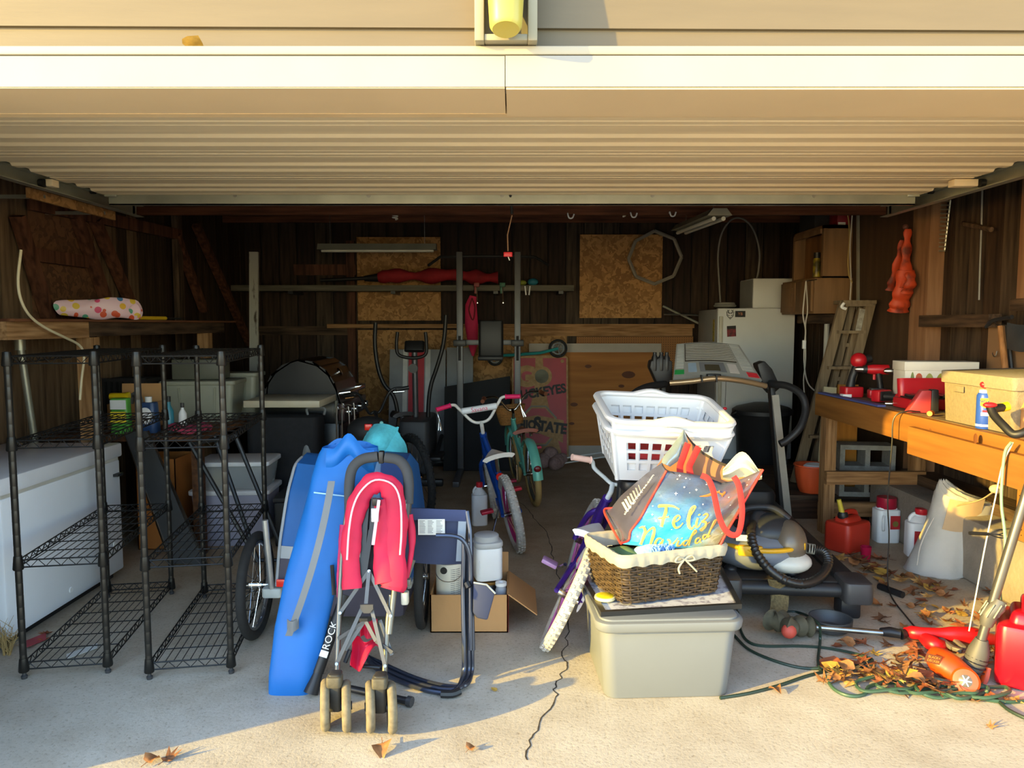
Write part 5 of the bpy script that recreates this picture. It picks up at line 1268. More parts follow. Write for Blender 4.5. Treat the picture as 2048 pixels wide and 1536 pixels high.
# ================================================================ grey tote with basket and bag
tt = thing('storage_tote', 'big pale grey storage tote in the sunlight carrying a picture frame', 'storage tote', G(1330, 1400))
tm = mat('pale_grey_tote', '#6f7375', .45, var=.03, vs=3)
c = V((.607, 3.045, 0)); W_, D_, H_ = .58, .53, .325
R_ = RZ(.045)
MB().rbox(c + V((0, 0, H_ / 2 - .01)), (W_ * .86, D_ * .86, H_ - .02), .05, R_, 1.1, 7).build('body', tm, tt, bevel=.008)
MB().rbox(c + V((0, 0, H_ - .022)), (W_ * 1.0, D_ * 1.02, .045), .06, R_, 1.02, 7).build('rim', tm, tt, bevel=.012)
MB().rbox(c + V((0, 0, H_ + .002)), (W_ * .95, D_ * .96, .012), .05, R_, 1.0, 7).build('lid', tm, tt, bevel=.004)
fz_ = H_ + .0085
fr = thing('picture_frame', 'black picture frame lying flat on the tote lid', 'picture frame', (.62, 3.17, fz_))
fp = [G(1152, 1138, fz_ + .02), G(1440, 1125, fz_ + .02), G(1484, 1208, fz_ + .02), G(1202, 1224, fz_ + .02)]
cen = sum(fp, V()) / 4
blkf = mat('frame_black', '#1f2022', .3); 
for a, b in zip(fp, fp[1:] + fp[:1]):
    ia, ib = a.lerp(cen, .07), b.lerp(cen, .07); lo = V((0, 0, -.02))
    MB()._add([a, b, ib, ia, a + lo, b + lo, ib + lo, ia + lo], [(0, 1, 2, 3), (7, 6, 5, 4), (0, 4, 5, 1), (1, 5, 6, 2), (2, 6, 7, 3), (3, 7, 4, 0)]).build('moulding', blkf, fr, smooth=False)
q = [p.lerp(cen, .06) + V((0, 0, -.008)) for p in fp]; q2 = [p + V((0, 0, -.008)) for p in q]
MB()._add(q + q2, [(0, 1, 2, 3), (7, 6, 5, 4), (0, 4, 5, 1), (1, 5, 6, 2), (2, 6, 7, 3), (3, 7, 4, 0)]).build('print', mat('map_print', '#c9cbd0', .3, col2='#8e8a98', vs=40, contrast=(.35, .5)), fr, smooth=False)
def wk(q): return q
# yellow jar lid on the frame
yl = G(1210, 1197, fz_ + .02)
t = thing('jar_lid', 'round yellow lid lying on the picture frame corner', 'lid', yl)
MB().lathe([(0, 0), (.042, 0), (.044, .004), (.042, .012), (.036, .013)], yl, 24).build('rim', mat('lid_cream', '#d8cfa0', .4), t)
MB().lathe([(.037, .0125), (.034, .0145), (0, .0148)], yl, 24).build('disc', mat('lid_yellow', '#d6c21a', .5, var=.25, vs=60), t)
# wicker basket ------------------------------------------------------------
wb_ = thing('wicker_basket', 'dark wicker basket with cream cloth liner standing on the frame', 'basket')
BW, BD, BH = .40, .30, .19
f0 = G(1247, 1211, fz_ + .02); f1 = G(1438, 1184, fz_ + .02)
ax_ = (f1 - f0).normalized(); ang = math.atan2(ax_.y, ax_.x)
BW = (f1 - f0).length
setM(wb_, Matrix.Translation(f0 + RZ(ang) @ V((BW / 2, BD / 2, .003))) @ Matrix.Rotation(ang, 4, 'Z'))
wm = mat('dark_wicker', '#57452c', .55, col2='#2a1f15', vs=30, contrast=(.3, .7))
def perim(k, n, z, off):
    s = 1 + .10 * z / BH; w2, d2, r = BW / 2 * s - off * 0, BD / 2 * s, .035
    L = [2 * (w2 - r), 2 * (d2 - r)]; arc = PI / 2 * r; tot = 2 * (L[0] + L[1]) + 4 * arc; d = (k / n % 1) * tot
    segs = [((-(w2 - r), -d2), (1, 0), L[0]), ('a', (w2 - r, -(d2 - r)), -PI / 2), ((w2, -(d2 - r)), (0, 1), L[1]), ('a', (w2 - r, d2 - r), 0), ((w2 - r, d2), (-1, 0), L[0]), ('a', (-(w2 - r), d2 - r), PI / 2), ((-w2, d2 - r), (0, -1), L[1]), ('a', (-(w2 - r), -(d2 - r)), PI)]
    for sg in segs:
        if sg[0] == 'a':
            if d <= arc: a = sg[2] + d / r; return V((sg[1][0] + (r + off) * math.cos(a), sg[1][1] + (r + off) * math.sin(a), z))
            d -= arc
        else:
            if d <= sg[2]: nx, ny = sg[1][1], -sg[1][0]; return V((sg[0][0] + sg[1][0] * d + nx * off, sg[0][1] + sg[1][1] * d + ny * off, z))
            d -= sg[2]
    return V((-(w2 - r), -d2 - off, z))
NS = 44
mb = MB()
for row in range(17):
    z = .006 + row * .0108
    mb.tube([perim(k / 2, NS, z + .0015 * random.uniform(-1, 1), (.0055 if (k // 2 + row) % 2 else -.0035) if k % 2 == 0 else .001) for k in range(NS * 2)], .0048, 5, closed=True)
mb.build('weave', wm, wb_, kind='stuff', world=False)
mb = MB()
for k in range(NS): mb.tube([perim(k, NS, 0, 0), perim(k, NS, BH, 0)], .004, 5)
mb.build('stakes', wm, wb_, kind='stuff', world=False)
MB().rbox((0, 0, .008), (BW * .97, BD * .97, .012), .03).build('base', wm, wb_, world=False)
lin_ = mat('cream_cotton', '#aea894', .85, var=.05, vs=12, bump=.2, bs=20)
def linfn(u, v):
    prof = [(.014, -.032), (.018, -.01), (.016, .008), (.004, .018), (-.012, .012), (-.02, -.04)]
    k = min(4, int(v * 5)); f = v * 5 - k; o_, dz = [prof[k][i] + (prof[k + 1][i] - prof[k][i]) * f for i in (0, 1)]
    return perim(u * 60, 60, BH + dz + .004 * math.sin(40 * u * PI) * (v < .3), o_ + .0015 * math.sin(70 * u * PI))
MB().grid(linfn, 120, 10, .002).build('cloth_liner', lin_, wb_, world=False)
MB().rbox((0, 0, BH * .5), (BW * .93, BD * .93, .01), .03).build('liner_floor', lin_, wb_, world=False)
c = V((.03, -BD / 2 * 1.1 - .022, BH - .02))
for s in (-1, 1):
    MB().tube(spl([c, c + V((s * .03, -.004, .014)), c + V((s * .045, -.004, -.004)), c + V((s * .02, -.002, -.008)), c], 5), .004, 6).build('bow_loop', lin_, wb_, world=False)
    MB().tube(spl([c, c + V((s * .03, -.006, -.03)), c + V((s * .04 + .015, -.006, -.055))], 4), .004, 6).build('bow_tail', lin_, wb_, world=False)
# things in the basket
bM = chain(wb_)
def inb(p): return bM @ V(p)
yarn = thing('knitted_scarf', 'pale blue fringed scarf spilling from the wicker basket', 'scarf', inb((-.06, -.06, BH * .55)))
MB(bM).ell((-.05, -.06, .155), (.09, .06, .055), 16, 10).build('scarf', mat('blue_knit', '#8fb4dc', .95, var=.2, vs=60, bump=.5), yarn)
mb = MB(bM)
for i in range(70):
    a = random.uniform(0, 2 * PI); r = random.uniform(.0, .05); q = V((-.03 + r * math.cos(a), -.10 + .4 * r * math.sin(a), .19 + .01 * random.random()))
    mb.tube(spl([q, q + V((random.uniform(-.02, .02), random.uniform(-.02, 0), .015)), q + V((random.uniform(-.03, .03), random.uniform(-.03, 0), -.02))], 2), .003, 4)
mb.build('fringe', mat('blue_fringe', '#86b2e4', .95), yarn, kind='stuff')
one('folded_fabric', MB(bM).grid(lambda u, v: (.0 + .17 * u, -.13 + .12 * v, .175 + .022 * math.sin(PI * u) * math.sin(PI * v) + .006 * math.sin(14 * u)), 14, 10, .02), mat('floral_fabric', '#d6cfd4', .9, col2='#8f7fae', vs=22, contrast=(.28, .4)), 'white fabric with purple flowers folded in the wicker basket', 'fabric')
one('green_cloth', MB(bM).grid(lambda u, v: (-.19 + .1 * u, -.12 + .2 * v, .16 + .03 * math.sin(PI * u) * math.sin(PI * v)), 8, 8, .02), mat('green_cloth', '#5d7a52', .9), 'green cloth tucked in the left side of the wicker basket', 'cloth')
one('dark_cloth', MB(bM).grid(lambda u, v: (-.15 + .32 * u, -.02 + .14 * v, .13 + .02 * math.sin(PI * u) * math.sin(PI * v)), 8, 8, .03), mat('slate_cloth', '#46505e', .9), 'slate grey cloth bundled under the shopping bag in the basket', 'cloth')

# ================================================================ shopping bag
sb_ = thing('shopping_bag', 'shiny reusable bag lettered Feliz Navidad with red handles', 'bag', inb((.0, .0, BH)))
def Z1(x, y): return (1200 + x / 6.0235, 860 + y / 6.0235)
def pl2(pts, t):
    ds = [0]
    for a, b in zip(pts, pts[1:]): ds.append(ds[-1] + math.hypot(b[0] - a[0], b[1] - a[1]))
    d = t * ds[-1]
    for i in range(len(pts) - 1):
        if d <= ds[i + 1] or i == len(pts) - 2:
            f = (d - ds[i]) / (ds[i + 1] - ds[i]); return [pts[i][k] + (pts[i + 1][k] - pts[i][k]) * f for k in range(len(pts[i]))]
F_top = [Z1(800, 490), Z1(1000, 515), Z1(1250, 560), Z1(1470, 640), Z1(1700, 590), Z1(1965, 475)]
F_bot = [Z1(250, 1370), Z1(650, 1415), Z1(1000, 1430), Z1(1430, 1420)]
F_l = [Z1(800, 490), Z1(480, 1070), Z1(370, 1210), Z1(340, 1340), Z1(250, 1370)]
F_r = [Z1(1965, 475), Z1(1560, 1170), Z1(1430, 1420)]
def front_uv(u, v):
    t_, b_, l_, r_ = pl2(F_top, u), pl2(F_bot, u), pl2(F_l, v), pl2(F_r, v)
    c00, c10, c01, c11 = F_top[0], F_top[-1], F_bot[0], F_bot[-1]
    return [(1 - v) * t_[k] + v * b_[k] + (1 - u) * l_[k] + u * r_[k] - ((1 - u) * (1 - v) * c00[k] + u * (1 - v) * c10[k] + (1 - u) * v * c01[k] + u * v * c11[k]) for k in (0, 1)]
def front_Y(u, v): return 3.10 - .10 * v - .05 * math.sin(PI * u) * math.sin(PI * min(1, v * 1.1)) + .006 * math.sin(17 * u + 9 * v) + .004 * math.sin(23 * v - 8 * u)
def front(u, v):
    p = front_uv(u, v); return P(p[0], p[1], front_Y(u, v))
def print_mat():
    m = bpy.data.materials.new('starry_print'); m.use_nodes = True
    n = m.node_tree.nodes; l = m.node_tree.links; b = n['Principled BSDF']
    tc = n.new('ShaderNodeTexCoord'); at_ = n.new('ShaderNodeAttribute'); at_.attribute_name = 'uvpos'
    sx = n.new('ShaderNodeSeparateXYZ'); l.new(at_.outputs['Vector'], sx.inputs[0])
    nz = n.new('ShaderNodeTexNoise'); nz.inputs['Scale'].default_value = 5; nz.inputs['Detail'].default_value = 4; l.new(at_.outputs['Vector'], nz.inputs['Vector'])
    def math_(op, a, b_=None):
        x = n.new('ShaderNodeMath'); x.operation = op
        for i, q in enumerate((a, b_)):
            if q is None: continue
            if isinstance(q, (int, float)): x.inputs[i].default_value = q
            else: l.new(q, x.inputs[i])
        return x.outputs[0]
    nn = math_('MULTIPLY', math_('SUBTRACT', nz.outputs[0], .5), .5)
    r1 = n.new('ShaderNodeValToRGB'); l.new(math_('ADD', sx.outputs[1], nn), r1.inputs[0])
    for i, (p, c) in enumerate(((0.0, '#4f5264'), (.3, '#4d6484'), (.55, '#3f7fae'), (.75, '#2fa3cf'), (1.0, '#3fb2d4'))):
        e = r1.color_ramp.elements[i] if i < 2 else r1.color_ramp.elements.new(p)
        e.position = p; e.color = (*lin(c), 1)
    r2 = n.new('ShaderNodeValToRGB'); l.new(math_('ADD', sx.outputs[1], nn), r2.inputs[0])
    for i, (p, c) in enumerate(((0.0, '#5d5560'), (.3, '#8a5a4c'), (.5, '#6a6660'), (1.0, '#726a48'))):
        e = r2.color_ramp.elements[i] if i < 2 else r2.color_ramp.elements.new(p)
        e.position = p; e.color = (*lin(c), 1)
    mr = n.new('ShaderNodeMapRange'); mr.inputs[1].default_value = .55; mr.inputs[2].default_value = .85; l.new(math_('ADD', sx.outputs[0], nn), mr.inputs[0])
    mx = n.new('ShaderNodeMix'); mx.data_type = 'RGBA'; l.new(mr.outputs[0], mx.inputs[0]); l.new(r1.outputs[0], mx.inputs[6]); l.new(r2.outputs[0], mx.inputs[7])
    vo = n.new('ShaderNodeTexVoronoi'); vo.inputs['Scale'].default_value = 13; l.new(at_.outputs['Vector'], vo.inputs['Vector'])
    st_ = math_('LESS_THAN', vo.outputs['Distance'], .09)
    m2 = n.new('ShaderNodeMix'); m2.data_type = 'RGBA'; l.new(st_, m2.inputs[0]); l.new(mx.outputs[2], m2.inputs[6]); m2.inputs[7].default_value = (.9, .85, .7, 1)
    l.new(m2.outputs[2], b.inputs['Base Color']); b.inputs['Roughness'].default_value = .28; b.inputs['Coat Weight'].default_value = .3
    bp = n.new('ShaderNodeBump'); bp.inputs['Strength'].default_value = .25; n3 = n.new('ShaderNodeTexNoise'); n3.inputs['Scale'].default_value = 22; l.new(at_.outputs['Vector'], n3.inputs['Vector']); l.new(n3.outputs[0], bp.inputs['Height']); bp.inputs['Distance'].default_value = .01; l.new(bp.outputs[0], b.inputs['Normal'])
    return m
pmx = print_mat()
NU, NV = 30, 24
fo = MB().grid(front, NU, NV).build('front_panel', pmx, sb_)
at2 = fo.data.attributes.new('uvpos', 'FLOAT_VECTOR', 'POINT')
for i in range(NU + 1):
    for j in range(NV + 1): at2.data[i * (NV + 1) + j].vector = (i / NU, j / NV, 0)
md = fo.modifiers.new('thick', 'SOLIDIFY'); md.thickness = .002; md.offset = 0
silv = mat('shiny_lilac_film', '#55556c', .25, .15, var=.2, vs=5, bump=.15, bs=12)
darkt = mat('black_binding', '#2a2322', .7); redw = mat('red_webbing', '#bc2420', .7, bump=.15, bs=90)
# left gusset
G_l = [Z1(745, 400), Z1(560, 530), Z1(250, 800), Z1(150, 930), Z1(50, 965)]; 
def gus(u, v):
    a = pl2(F_l, v); b2 = pl2(G_l, min(1, v * 1.0)) if v < .85 else [Z1(50, 965)[k] + (Z1(250, 1370)[k] - Z1(50, 965)[k]) * (v - .85) / .15 for k in (0, 1)]
    if v < .85: b2 = pl2(G_l, v / .85)
    p = [b2[k] + (a[k] - b2[k]) * u for k in (0, 1)]
    Yb = 3.30; Ya = front_Y(0, v)
    return P(p[0], p[1], Yb + (Ya - Yb) * u - .03 * math.sin(PI * u) * math.sin(PI * v))
gu = MB().grid(gus, 14, 24, .002).build('side_gusset', silv, sb_)
# back panel, inside colour tan, and raised silver corner
B_top = [Z1(1010, 0), Z1(1100, 130), Z1(1250, 270), Z1(1420, 370), Z1(1560, 430), Z1(1965, 475)]
def back(u, v):
    p = pl2(B_top, u); t3 = P(p[0], p[1], 3.42 - .12 * u * u); f3 = front(u, .75); f3 = V((f3.x + .02, 3.36 - .05 * u, f3.z))
    return t3.lerp(f3, v)
MB().grid(back, 18, 12, .002).build('back_panel', mat('tan_lining', '#a87450', .7, var=.1), sb_)
def corner(u, v):
    a = pl2([Z1(1010, 0), Z1(880, 180), Z1(760, 330), Z1(745, 400)], v); b2 = pl2([Z1(1010, 0), Z1(1060, 150), Z1(1000, 330), Z1(840, 440)], v)
    return P(a[0] + (b2[0] - a[0]) * u, a[1] + (b2[1] - a[1]) * u, 3.40 - .1 * v - .02 * math.sin(PI * u))
MB().grid(corner, 8, 12, .002).build('folded_corner', mat('silver_film', '#a9bcc6', .2, .6, var=.2, bump=.2, bs=14), sb_)
MB().grid(lambda u, v: (lambda p: P(p[0], p[1] + 5 * v, 3.405 - .12 * u * u))(pl2(B_top[:5], u)), 16, 1, .004).build('binding', darkt, sb_)
MB().grid(lambda u, v: (lambda p: P(p[0], p[1] + 6 * v * (1 - u), 3.10))(pl2([Z1(745, 390), Z1(790, 470), Z1(900, 520)], u)), 6, 1, .004).build('binding', darkt, sb_)
def seam(pts, Yf, nm='piping'): MB().tube(spl([P(p[0], p[1], Yf(i / (len(pts) - 1))) for i, p in enumerate(pts)], 5), .0048, 6).build(nm, mat('red_piping', '#d8382c', .6), sb_)
seam([pl2(F_l, k / 10) for k in range(11)], lambda t_: front_Y(0, t_) - .004)
seam([pl2(F_r, k / 8) for k in range(9)], lambda t_: front_Y(1, t_) - .004)
seam([Z1(150, 940), Z1(50, 965), Z1(120, 1130), Z1(250, 1370)], lambda t_: 3.29 - .27 * max(0, t_ - .3))
def strap(pts, w, Yf, nm='handle'):
    ps = spl([P(*Z1(x, y), Yf(i / (len(pts) - 1))) for i, (x, y) in enumerate(pts)], 5)
    MB().tube(ps, w / 2, 8, flat=(1, .13), up=(0, 1, 0)).build(nm, redw, sb_)
strap([(1220, 545), (1300, 590), (1360, 720), (1400, 900), (1440, 1060), (1500, 1190), (1580, 1260), (1660, 1250), (1700, 1120), (1712, 950), (1690, 760), (1660, 640), (1610, 560)], .024, lambda t_: 2.985 - .02 * math.sin(PI * t_))
strap([(1190, 200), (1110, 360), (1075, 450), (1090, 540)], .03, lambda t_: 3.31 - .04 * t_)
strap([(1060, 160), (1000, 330), (965, 430), (965, 520)], .03, lambda t_: 3.33 - .05 * t_)
# plastic wrap and paper sticking out at right
MB().grid(lambda u, v: P(*Z1(1480 + 470 * u, 640 - 360 * math.sin(PI * (.15 + .75 * u)) * (1 - v) - 60 * v + 20 * math.sin(9 * u)), 3.2 + .02 * math.sin(8 * v)), 12, 8, .002).build('paper', mat('cream_paper', '#ddd9bc', .6, bump=.3, bs=10), sb_)
# brush lettering (hand-drawn strokes on the front panel)
def on_front(x, y, d=.004):
    """point on the front panel under the zoom-pixel (x,y)"""
    tgt = Z1(x, y); u, v = .5, .5
    for _ in range(25):
        p = front_uv(u, v); e = 1e-3
        pu, pv = front_uv(u + e, v), front_uv(u, v + e)
        a11, a12, a21, a22 = (pu[0] - p[0]) / e, (pv[0] - p[0]) / e, (pu[1] - p[1]) / e, (pv[1] - p[1]) / e
        rx, ry = tgt[0] - p[0], tgt[1] - p[1]; det = a11 * a22 - a12 * a21
        u += max(-.2, min(.2, (rx * a22 - ry * a12) / det)); v += max(-.2, min(.2, (a11 * ry - a21 * rx) / det))
        u = max(-.02, min(1.02, u)); v = max(-.02, min(1.02, v))
    return P(tgt[0], tgt[1], front_Y(u, v) - d)
goldA, goldB = mat('gold_print', '#f0dc5a', .35, var=.1), mat('copper_print', '#c98f42', .35, var=.1)
def stroke(pts, w, m, nm='lettering'):
    ps = spl([on_front(x, y) for x, y in pts], 5); k = len(ps)
    ws = w if isinstance(w, (list, tuple)) else [w] * 2
    rs = [.00047 * (ws[min(len(ws) - 2, int(i / (k - 1) * (len(ws) - 1)))] * (1 - ((i / (k - 1) * (len(ws) - 1)) % 1)) + ws[min(len(ws) - 1, int(i / (k - 1) * (len(ws) - 1)) + 1)] * ((i / (k - 1) * (len(ws) - 1)) % 1)) * .75 for i in range(k)]
    MB().tube(ps, rs, 8, flat=(1, .25), up=(0, 1, 0)).build(nm, m, sb_)
stroke([(705, 935), (720, 915), (800, 912), (880, 918), (955, 955)], [8, 20, 18, 12, 6], goldA)
stroke([(800, 915), (790, 1000), (760, 1090), (740, 1165)], [14, 22, 22, 16], goldA)
stroke([(700, 1065), (760, 1058), (830, 1045)], [6, 14, 6], goldA)
stroke([(885, 1110), (930, 1095), (965, 1055), (945, 1030), (905, 1060), (885, 1120), (910, 1175), (960, 1165), (1000, 1120)], [6, 8, 8, 10, 16, 18, 14, 8, 5], goldA)
stroke([(1040, 1100), (1110, 1000), (1150, 930), (1130, 920), (1095, 960), (1070, 1060), (1070, 1150), (1105, 1190), (1140, 1150)], [5, 8, 10, 12, 16, 22, 20, 14, 8], goldA)
stroke([(1180, 1060), (1165, 1110), (1160, 1165), (1190, 1160), (1215, 1120)], [12, 14, 14, 8, 5], goldA); stroke([(1195, 1015), (1200, 1025)], [16, 14], goldA)
stroke([(1240, 1030), (1280, 1010), (1300, 1030), (1260, 1080), (1225, 1105), (1275, 1110), (1270, 1160), (1225, 1210), (1210, 1195), (1260, 1160), (1320, 1110)], [6, 12, 12, 10, 10, 14, 14, 12, 6, 6, 4], goldB)
stroke([(470, 1180), (520, 1170), (545, 1220), (520, 1300), (490, 1380)], [6, 14, 18, 20, 14], goldA)
stroke([(505, 1330), (560, 1240), (630, 1180), (655, 1195), (640, 1280), (605, 1390)], [8, 10, 12, 16, 20, 14], goldA)
stroke([(740, 1310), (700, 1310), (665, 1360), (680, 1395), (720, 1375), (760, 1320), (745, 1370), (775, 1400), (805, 1370)], [8, 12, 16, 14, 8, 12, 14, 10, 5], goldA)
stroke([(810, 1320), (840, 1335), (850, 1390), (900, 1350), (940, 1300)], [8, 14, 14, 10, 6], goldA)
stroke([(950, 1330), (930, 1390), (970, 1390), (1000, 1350)], [12, 14, 8, 5], goldB); stroke([(985, 1300), (990, 1308)], [12, 10], goldB)
stroke([(1060, 1330), (1020, 1340), (1005, 1380), (1040, 1385), (1090, 1300), (1160, 1230), (1140, 1210), (1090, 1310), (1070, 1390)], [8, 10, 12, 8, 6, 8, 10, 14, 8], goldB)
stroke([(1200, 1300), (1165, 1310), (1150, 1355), (1180, 1360), (1215, 1310), (1205, 1350), (1225, 1355)], [8, 10, 12, 8, 8, 8, 4], goldB)
stroke([(1290, 1260), (1250, 1270), (1245, 1310), (1275, 1300), (1330, 1210), (1400, 1090), (1375, 1100), (1330, 1200), (1300, 1290), (1330, 1270)], [8, 10, 12, 8, 6, 8, 8, 12, 10, 4], goldB)
for (x, y, r) in ((915, 765, 20), (1015, 688, 12), (1160, 720, 14), (630, 1018, 14), (1240, 895, 10), (960, 548, 14), (1290, 630, 12)):
    stroke([(x - r, y), (x, y), (x + r, y)], [1, 6, 1], white, 'star'); stroke([(x, y - r), (x, y), (x, y + r)], [1, 6, 1], white, 'star')
stroke([(1200, 800), (1290, 790), (1380, 760), (1440, 745)], [3, 14, 22, 6], mat('orange_print', '#e07a2e', .4), 'comet')
stroke([(1440, 760), (1480, 775), (1510, 745), (1470, 800)], [6, 16, 12, 4], mat('orange_print', '#e07a2e', .4), 'comet')
# lettering on the gusset
gM = frame(gus(.62, .42) + V((-.006, -.008, 0)), gus(.62, .22) - gus(.62, .62), gus(.4, .42) - gus(.8, .42))
text('side_lettering', 'shop gymboree.com', .026, gM @ Matrix.Translation((0.0, -.012, .022)), paperw, sb_)
for k in range(7):
    q = gus(.18, .35 + k * .045) + V((-.004, -.010, 0)); q2 = gus(.46 if k < 5 else .5, .38 + k * .045) + V((-.004, -.016, 0))
    MB().bar(q, q2, .010, .002, (0, 1, 0)).build('side_print', paperw, sb_, smooth=False)

# ================================================================ laundry baskets on a stool
stl = thing('step_stool', 'black plastic stool holding up the laundry baskets', 'stool', (.74, 3.72, 0))
MB().rbox((.74, 3.74, .675), (.40, .30, .05), .05).build('seat', black, stl, bevel=.012)
for (x, y) in ((.58, 3.62), (.90, 3.62), (.58, 3.86), (.90, 3.86)): MB().tube([(x, y, .66), (x + (.04 if x > .7 else -.04), y, 0)], .022, 10).build('leg', darkmetal, stl)
for y in (3.62, 3.86): MB().tube([(.565, y, .3), (.915, y, .3)], .012, 8).build('rung', darkmetal, stl)
lbm = mat('white_basket_plastic', '#d6d9de', .4, var=.03)
def laundry(label, M):
    t = thing('laundry_basket', label, 'laundry basket', group='nested laundry baskets'); setM(t, M)
    W, D, H = .58, .44, .26; tp, bt_ = 1.0, .80
    def cx(a, z, w, d, r):
        s = bt_ + (tp - bt_) * z / H; return w * s, d * s
    def wallpt(side, u, z):
        s = bt_ + (tp - bt_) * (z / H); w2, d2 = W / 2 * s, D / 2 * s
        if side == 0: return V((-w2 + 2 * w2 * u, -d2, z))
        if side == 1: return V((w2, -d2 + 2 * d2 * u, z))
        if side == 2: return V((w2 - 2 * w2 * u, d2, z))
        return V((-w2, d2 - 2 * d2 * u, z))
    for side in range(4):
        n = 7 if side % 2 == 0 else 5
        us = [0, .10]; step = .80 / n
        for i in range(n): us += [.10 + step * (i + .14), .10 + step * (i + .86)]
        us += [.90, 1.0]; zs = [0, .05, .055, .095, .11, .15, .165, .205, .215, H]
        mb = MB(); vs = [wallpt(side, u, z) for u in us for z in zs]; nz_ = len(zs); fs = []
        for i in range(len(us) - 1):
            for j in range(nz_ - 1):
                hole = (2 <= i <= 2 * n + 1) and (i % 2 == 0) and j in (2, 4, 6)
                if not hole: fs.append((i * nz_ + j, (i + 1) * nz_ + j, (i + 1) * nz_ + j + 1, i * nz_ + j + 1))
        mb._add(vs, fs); o = mb.build('side_wall', lbm, t, world=False, smooth=False)
        md = o.modifiers.new('thick', 'SOLIDIFY'); md.thickness = .005; md.offset = 0
    w2, d2 = W / 2 * tp, D / 2 * tp
    rim = []
    for (sx, sy, a0) in ((1, 1, 0), (-1, 1, PI / 2), (-1, -1, PI), (1, -1, 1.5 * PI)):
        for i in range(7): a = a0 + PI / 2 * i / 6; rim.append(V((sx * (w2 - .06) + .07 * math.cos(a), sy * (d2 - .06) + .07 * math.sin(a), H)))
    MB().tube(rim, .017, 8, closed=True, flat=(1.2, .9), up=(0, 0, 1)).build('rim', lbm, t, world=False)
    for s in (-1, 1): MB().tube(spl([(-.1, s * (d2 + .008), H), (0, s * (d2 + .012), H + .022), (.1, s * (d2 + .008), H)], 5), .016, 8, flat=(1.2, .9)).build('handle', lbm, t, world=False)
    MB().rbox((0, 0, .004), (W * bt_ + .006, D * bt_ + .006, .008), .02).build('floor', lbm, t, world=False)
    for (sx, sy) in ((1, 1), (-1, 1), (-1, -1), (1, -1)):
        MB().tube([(sx * (W / 2 * bt_ - .004), sy * (D / 2 * bt_ - .004), 0), (sx * (w2 - .006), sy * (d2 - .006), H)], [.012, .014], 8).build('corner', lbm, t, world=False)
    return t
LM = Matrix.Translation((.73, 3.74, .745)) @ Matrix.Rotation(.06, 4, 'Z') @ Matrix.Rotation(.20, 4, 'X') @ Matrix.Rotation(.05, 4, 'Y')
laundry('lower of two nested white laundry baskets', LM)
laundry('upper of two nested white laundry baskets standing inside the other', LM @ Matrix.Translation((.0, .0, .055)))
one('red_clothes', MB(LM).ell((-.06, -.03, .10), (.16, .12, .05), 16, 10), mat('red_cloth', '#b03038', .9, var=.2), 'crumpled red clothing inside the laundry baskets', 'clothing')
# ================================================================ back right corner
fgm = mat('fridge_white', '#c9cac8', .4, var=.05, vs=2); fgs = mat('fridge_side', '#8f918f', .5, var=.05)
rf = thing('refrigerator', 'white upright refrigerator with stickers at the back right', 'refrigerator', (2.4, 7.65, 0))
fx0, fx1 = 2.02, 2.78
MB().bb((fx0, 7.36, .06), (fx1, 8.05, 1.62)).build('cabinet', fgs, rf, bevel=.008)
MB().bb((fx0, 7.29, .13), (fx1, 7.365, 1.63)).build('door', fgm, rf, bevel=.012)
MB().bb((fx0 + .012, 7.275, .45), (fx0 + .05, 7.295, 1.55)).build('handle', mat('handle_cream', '#bdb8a8', .45), rf, bevel=.006)
MB().bb((fx0 + .02, 7.38, 0), (fx1 - .02, 8.0, .07)).build('base', black, rf)
FM = frame((0, 7.288, 0), (1, 0, 0), (0, 0, 1))
q = P(1481, 628, 7.28); MB(FM).bb((q.x - .05, q.z - .03, 0), (q.x + .05, q.z + .03, .002)).build('sticker', ink, rf, smooth=False)
text('sticker_lettering', 'YB', .04, FM @ Matrix.Translation((q.x, q.z, .004)), mat('orange_sticker', '#c07a50', .5), rf)
q = P(1461, 629, 7.28)
mb = MB(FM @ Matrix.Translation((q.x, q.z, .001)))
mb.tube([(-.035, .03, 0), (-.03, -.01, 0), (0, -.045, 0), (.03, -.01, 0), (.035, .03, 0), (.015, .012, 0), (-.015, .012, 0)], .0035, 5, closed=True)
for s in (-1, 1):
    mb.tube([(s * .012, .012, 0), (s * .03, .045, 0)], .003, 5); mb.tube([(s * .02, .03, 0), (s * .012, .045, 0)], .003, 5); mb.tube([(s * .022, -.004, 0), (s * .008, -.012, 0)], .003, 5)
mb.ell((0, -.03, 0), (.006, .005, .002), 8, 6); mb.build('deer_sticker', ink, rf)
q = P(1463, 663, 7.28)
MB(FM @ Matrix.Translation((q.x, q.z, 0)) @ Matrix.Rotation(.06, 4, 'Z')).bb((-.042, -.05, 0), (.045, .055, .006)).build('magnet', mat('red_magnet', '#8c1f24', .5, col2='#2a1212', vs=25), rf, smooth=False)
MB(FM @ Matrix.Translation((q.x, q.z, 0)) @ Matrix.Rotation(.06, 4, 'Z')).bb((-.042, .025, .006), (.045, .055, .008)).build('magnet_band', ink, rf, smooth=False)
MB().bb((fx0 - .002, 7.4, 1.3), (fx0, 7.46, 1.52)).build('energy_sticker', mat('yellow_sticker', '#a3902e', .6, col2='#5e5320', vs=40, contrast=(.4, .5)), rf, smooth=False)
t = thing('white_bin', 'white boxy appliance standing on top of the refrigerator', 'appliance', (2.6, 7.7, 1.63))
a, b = P(1505, 557, 7.45), P(1578, 612, 7.45)
MB().bb((a.x, 7.42, 1.63), (2.84, 7.85, a.z)).build('body', fgm, t, bevel=.012)
MB().bb((a.x - .003, 7.43, 1.64), (a.x, 7.84, a.z - .01)).build('side', fgs, t, smooth=False)
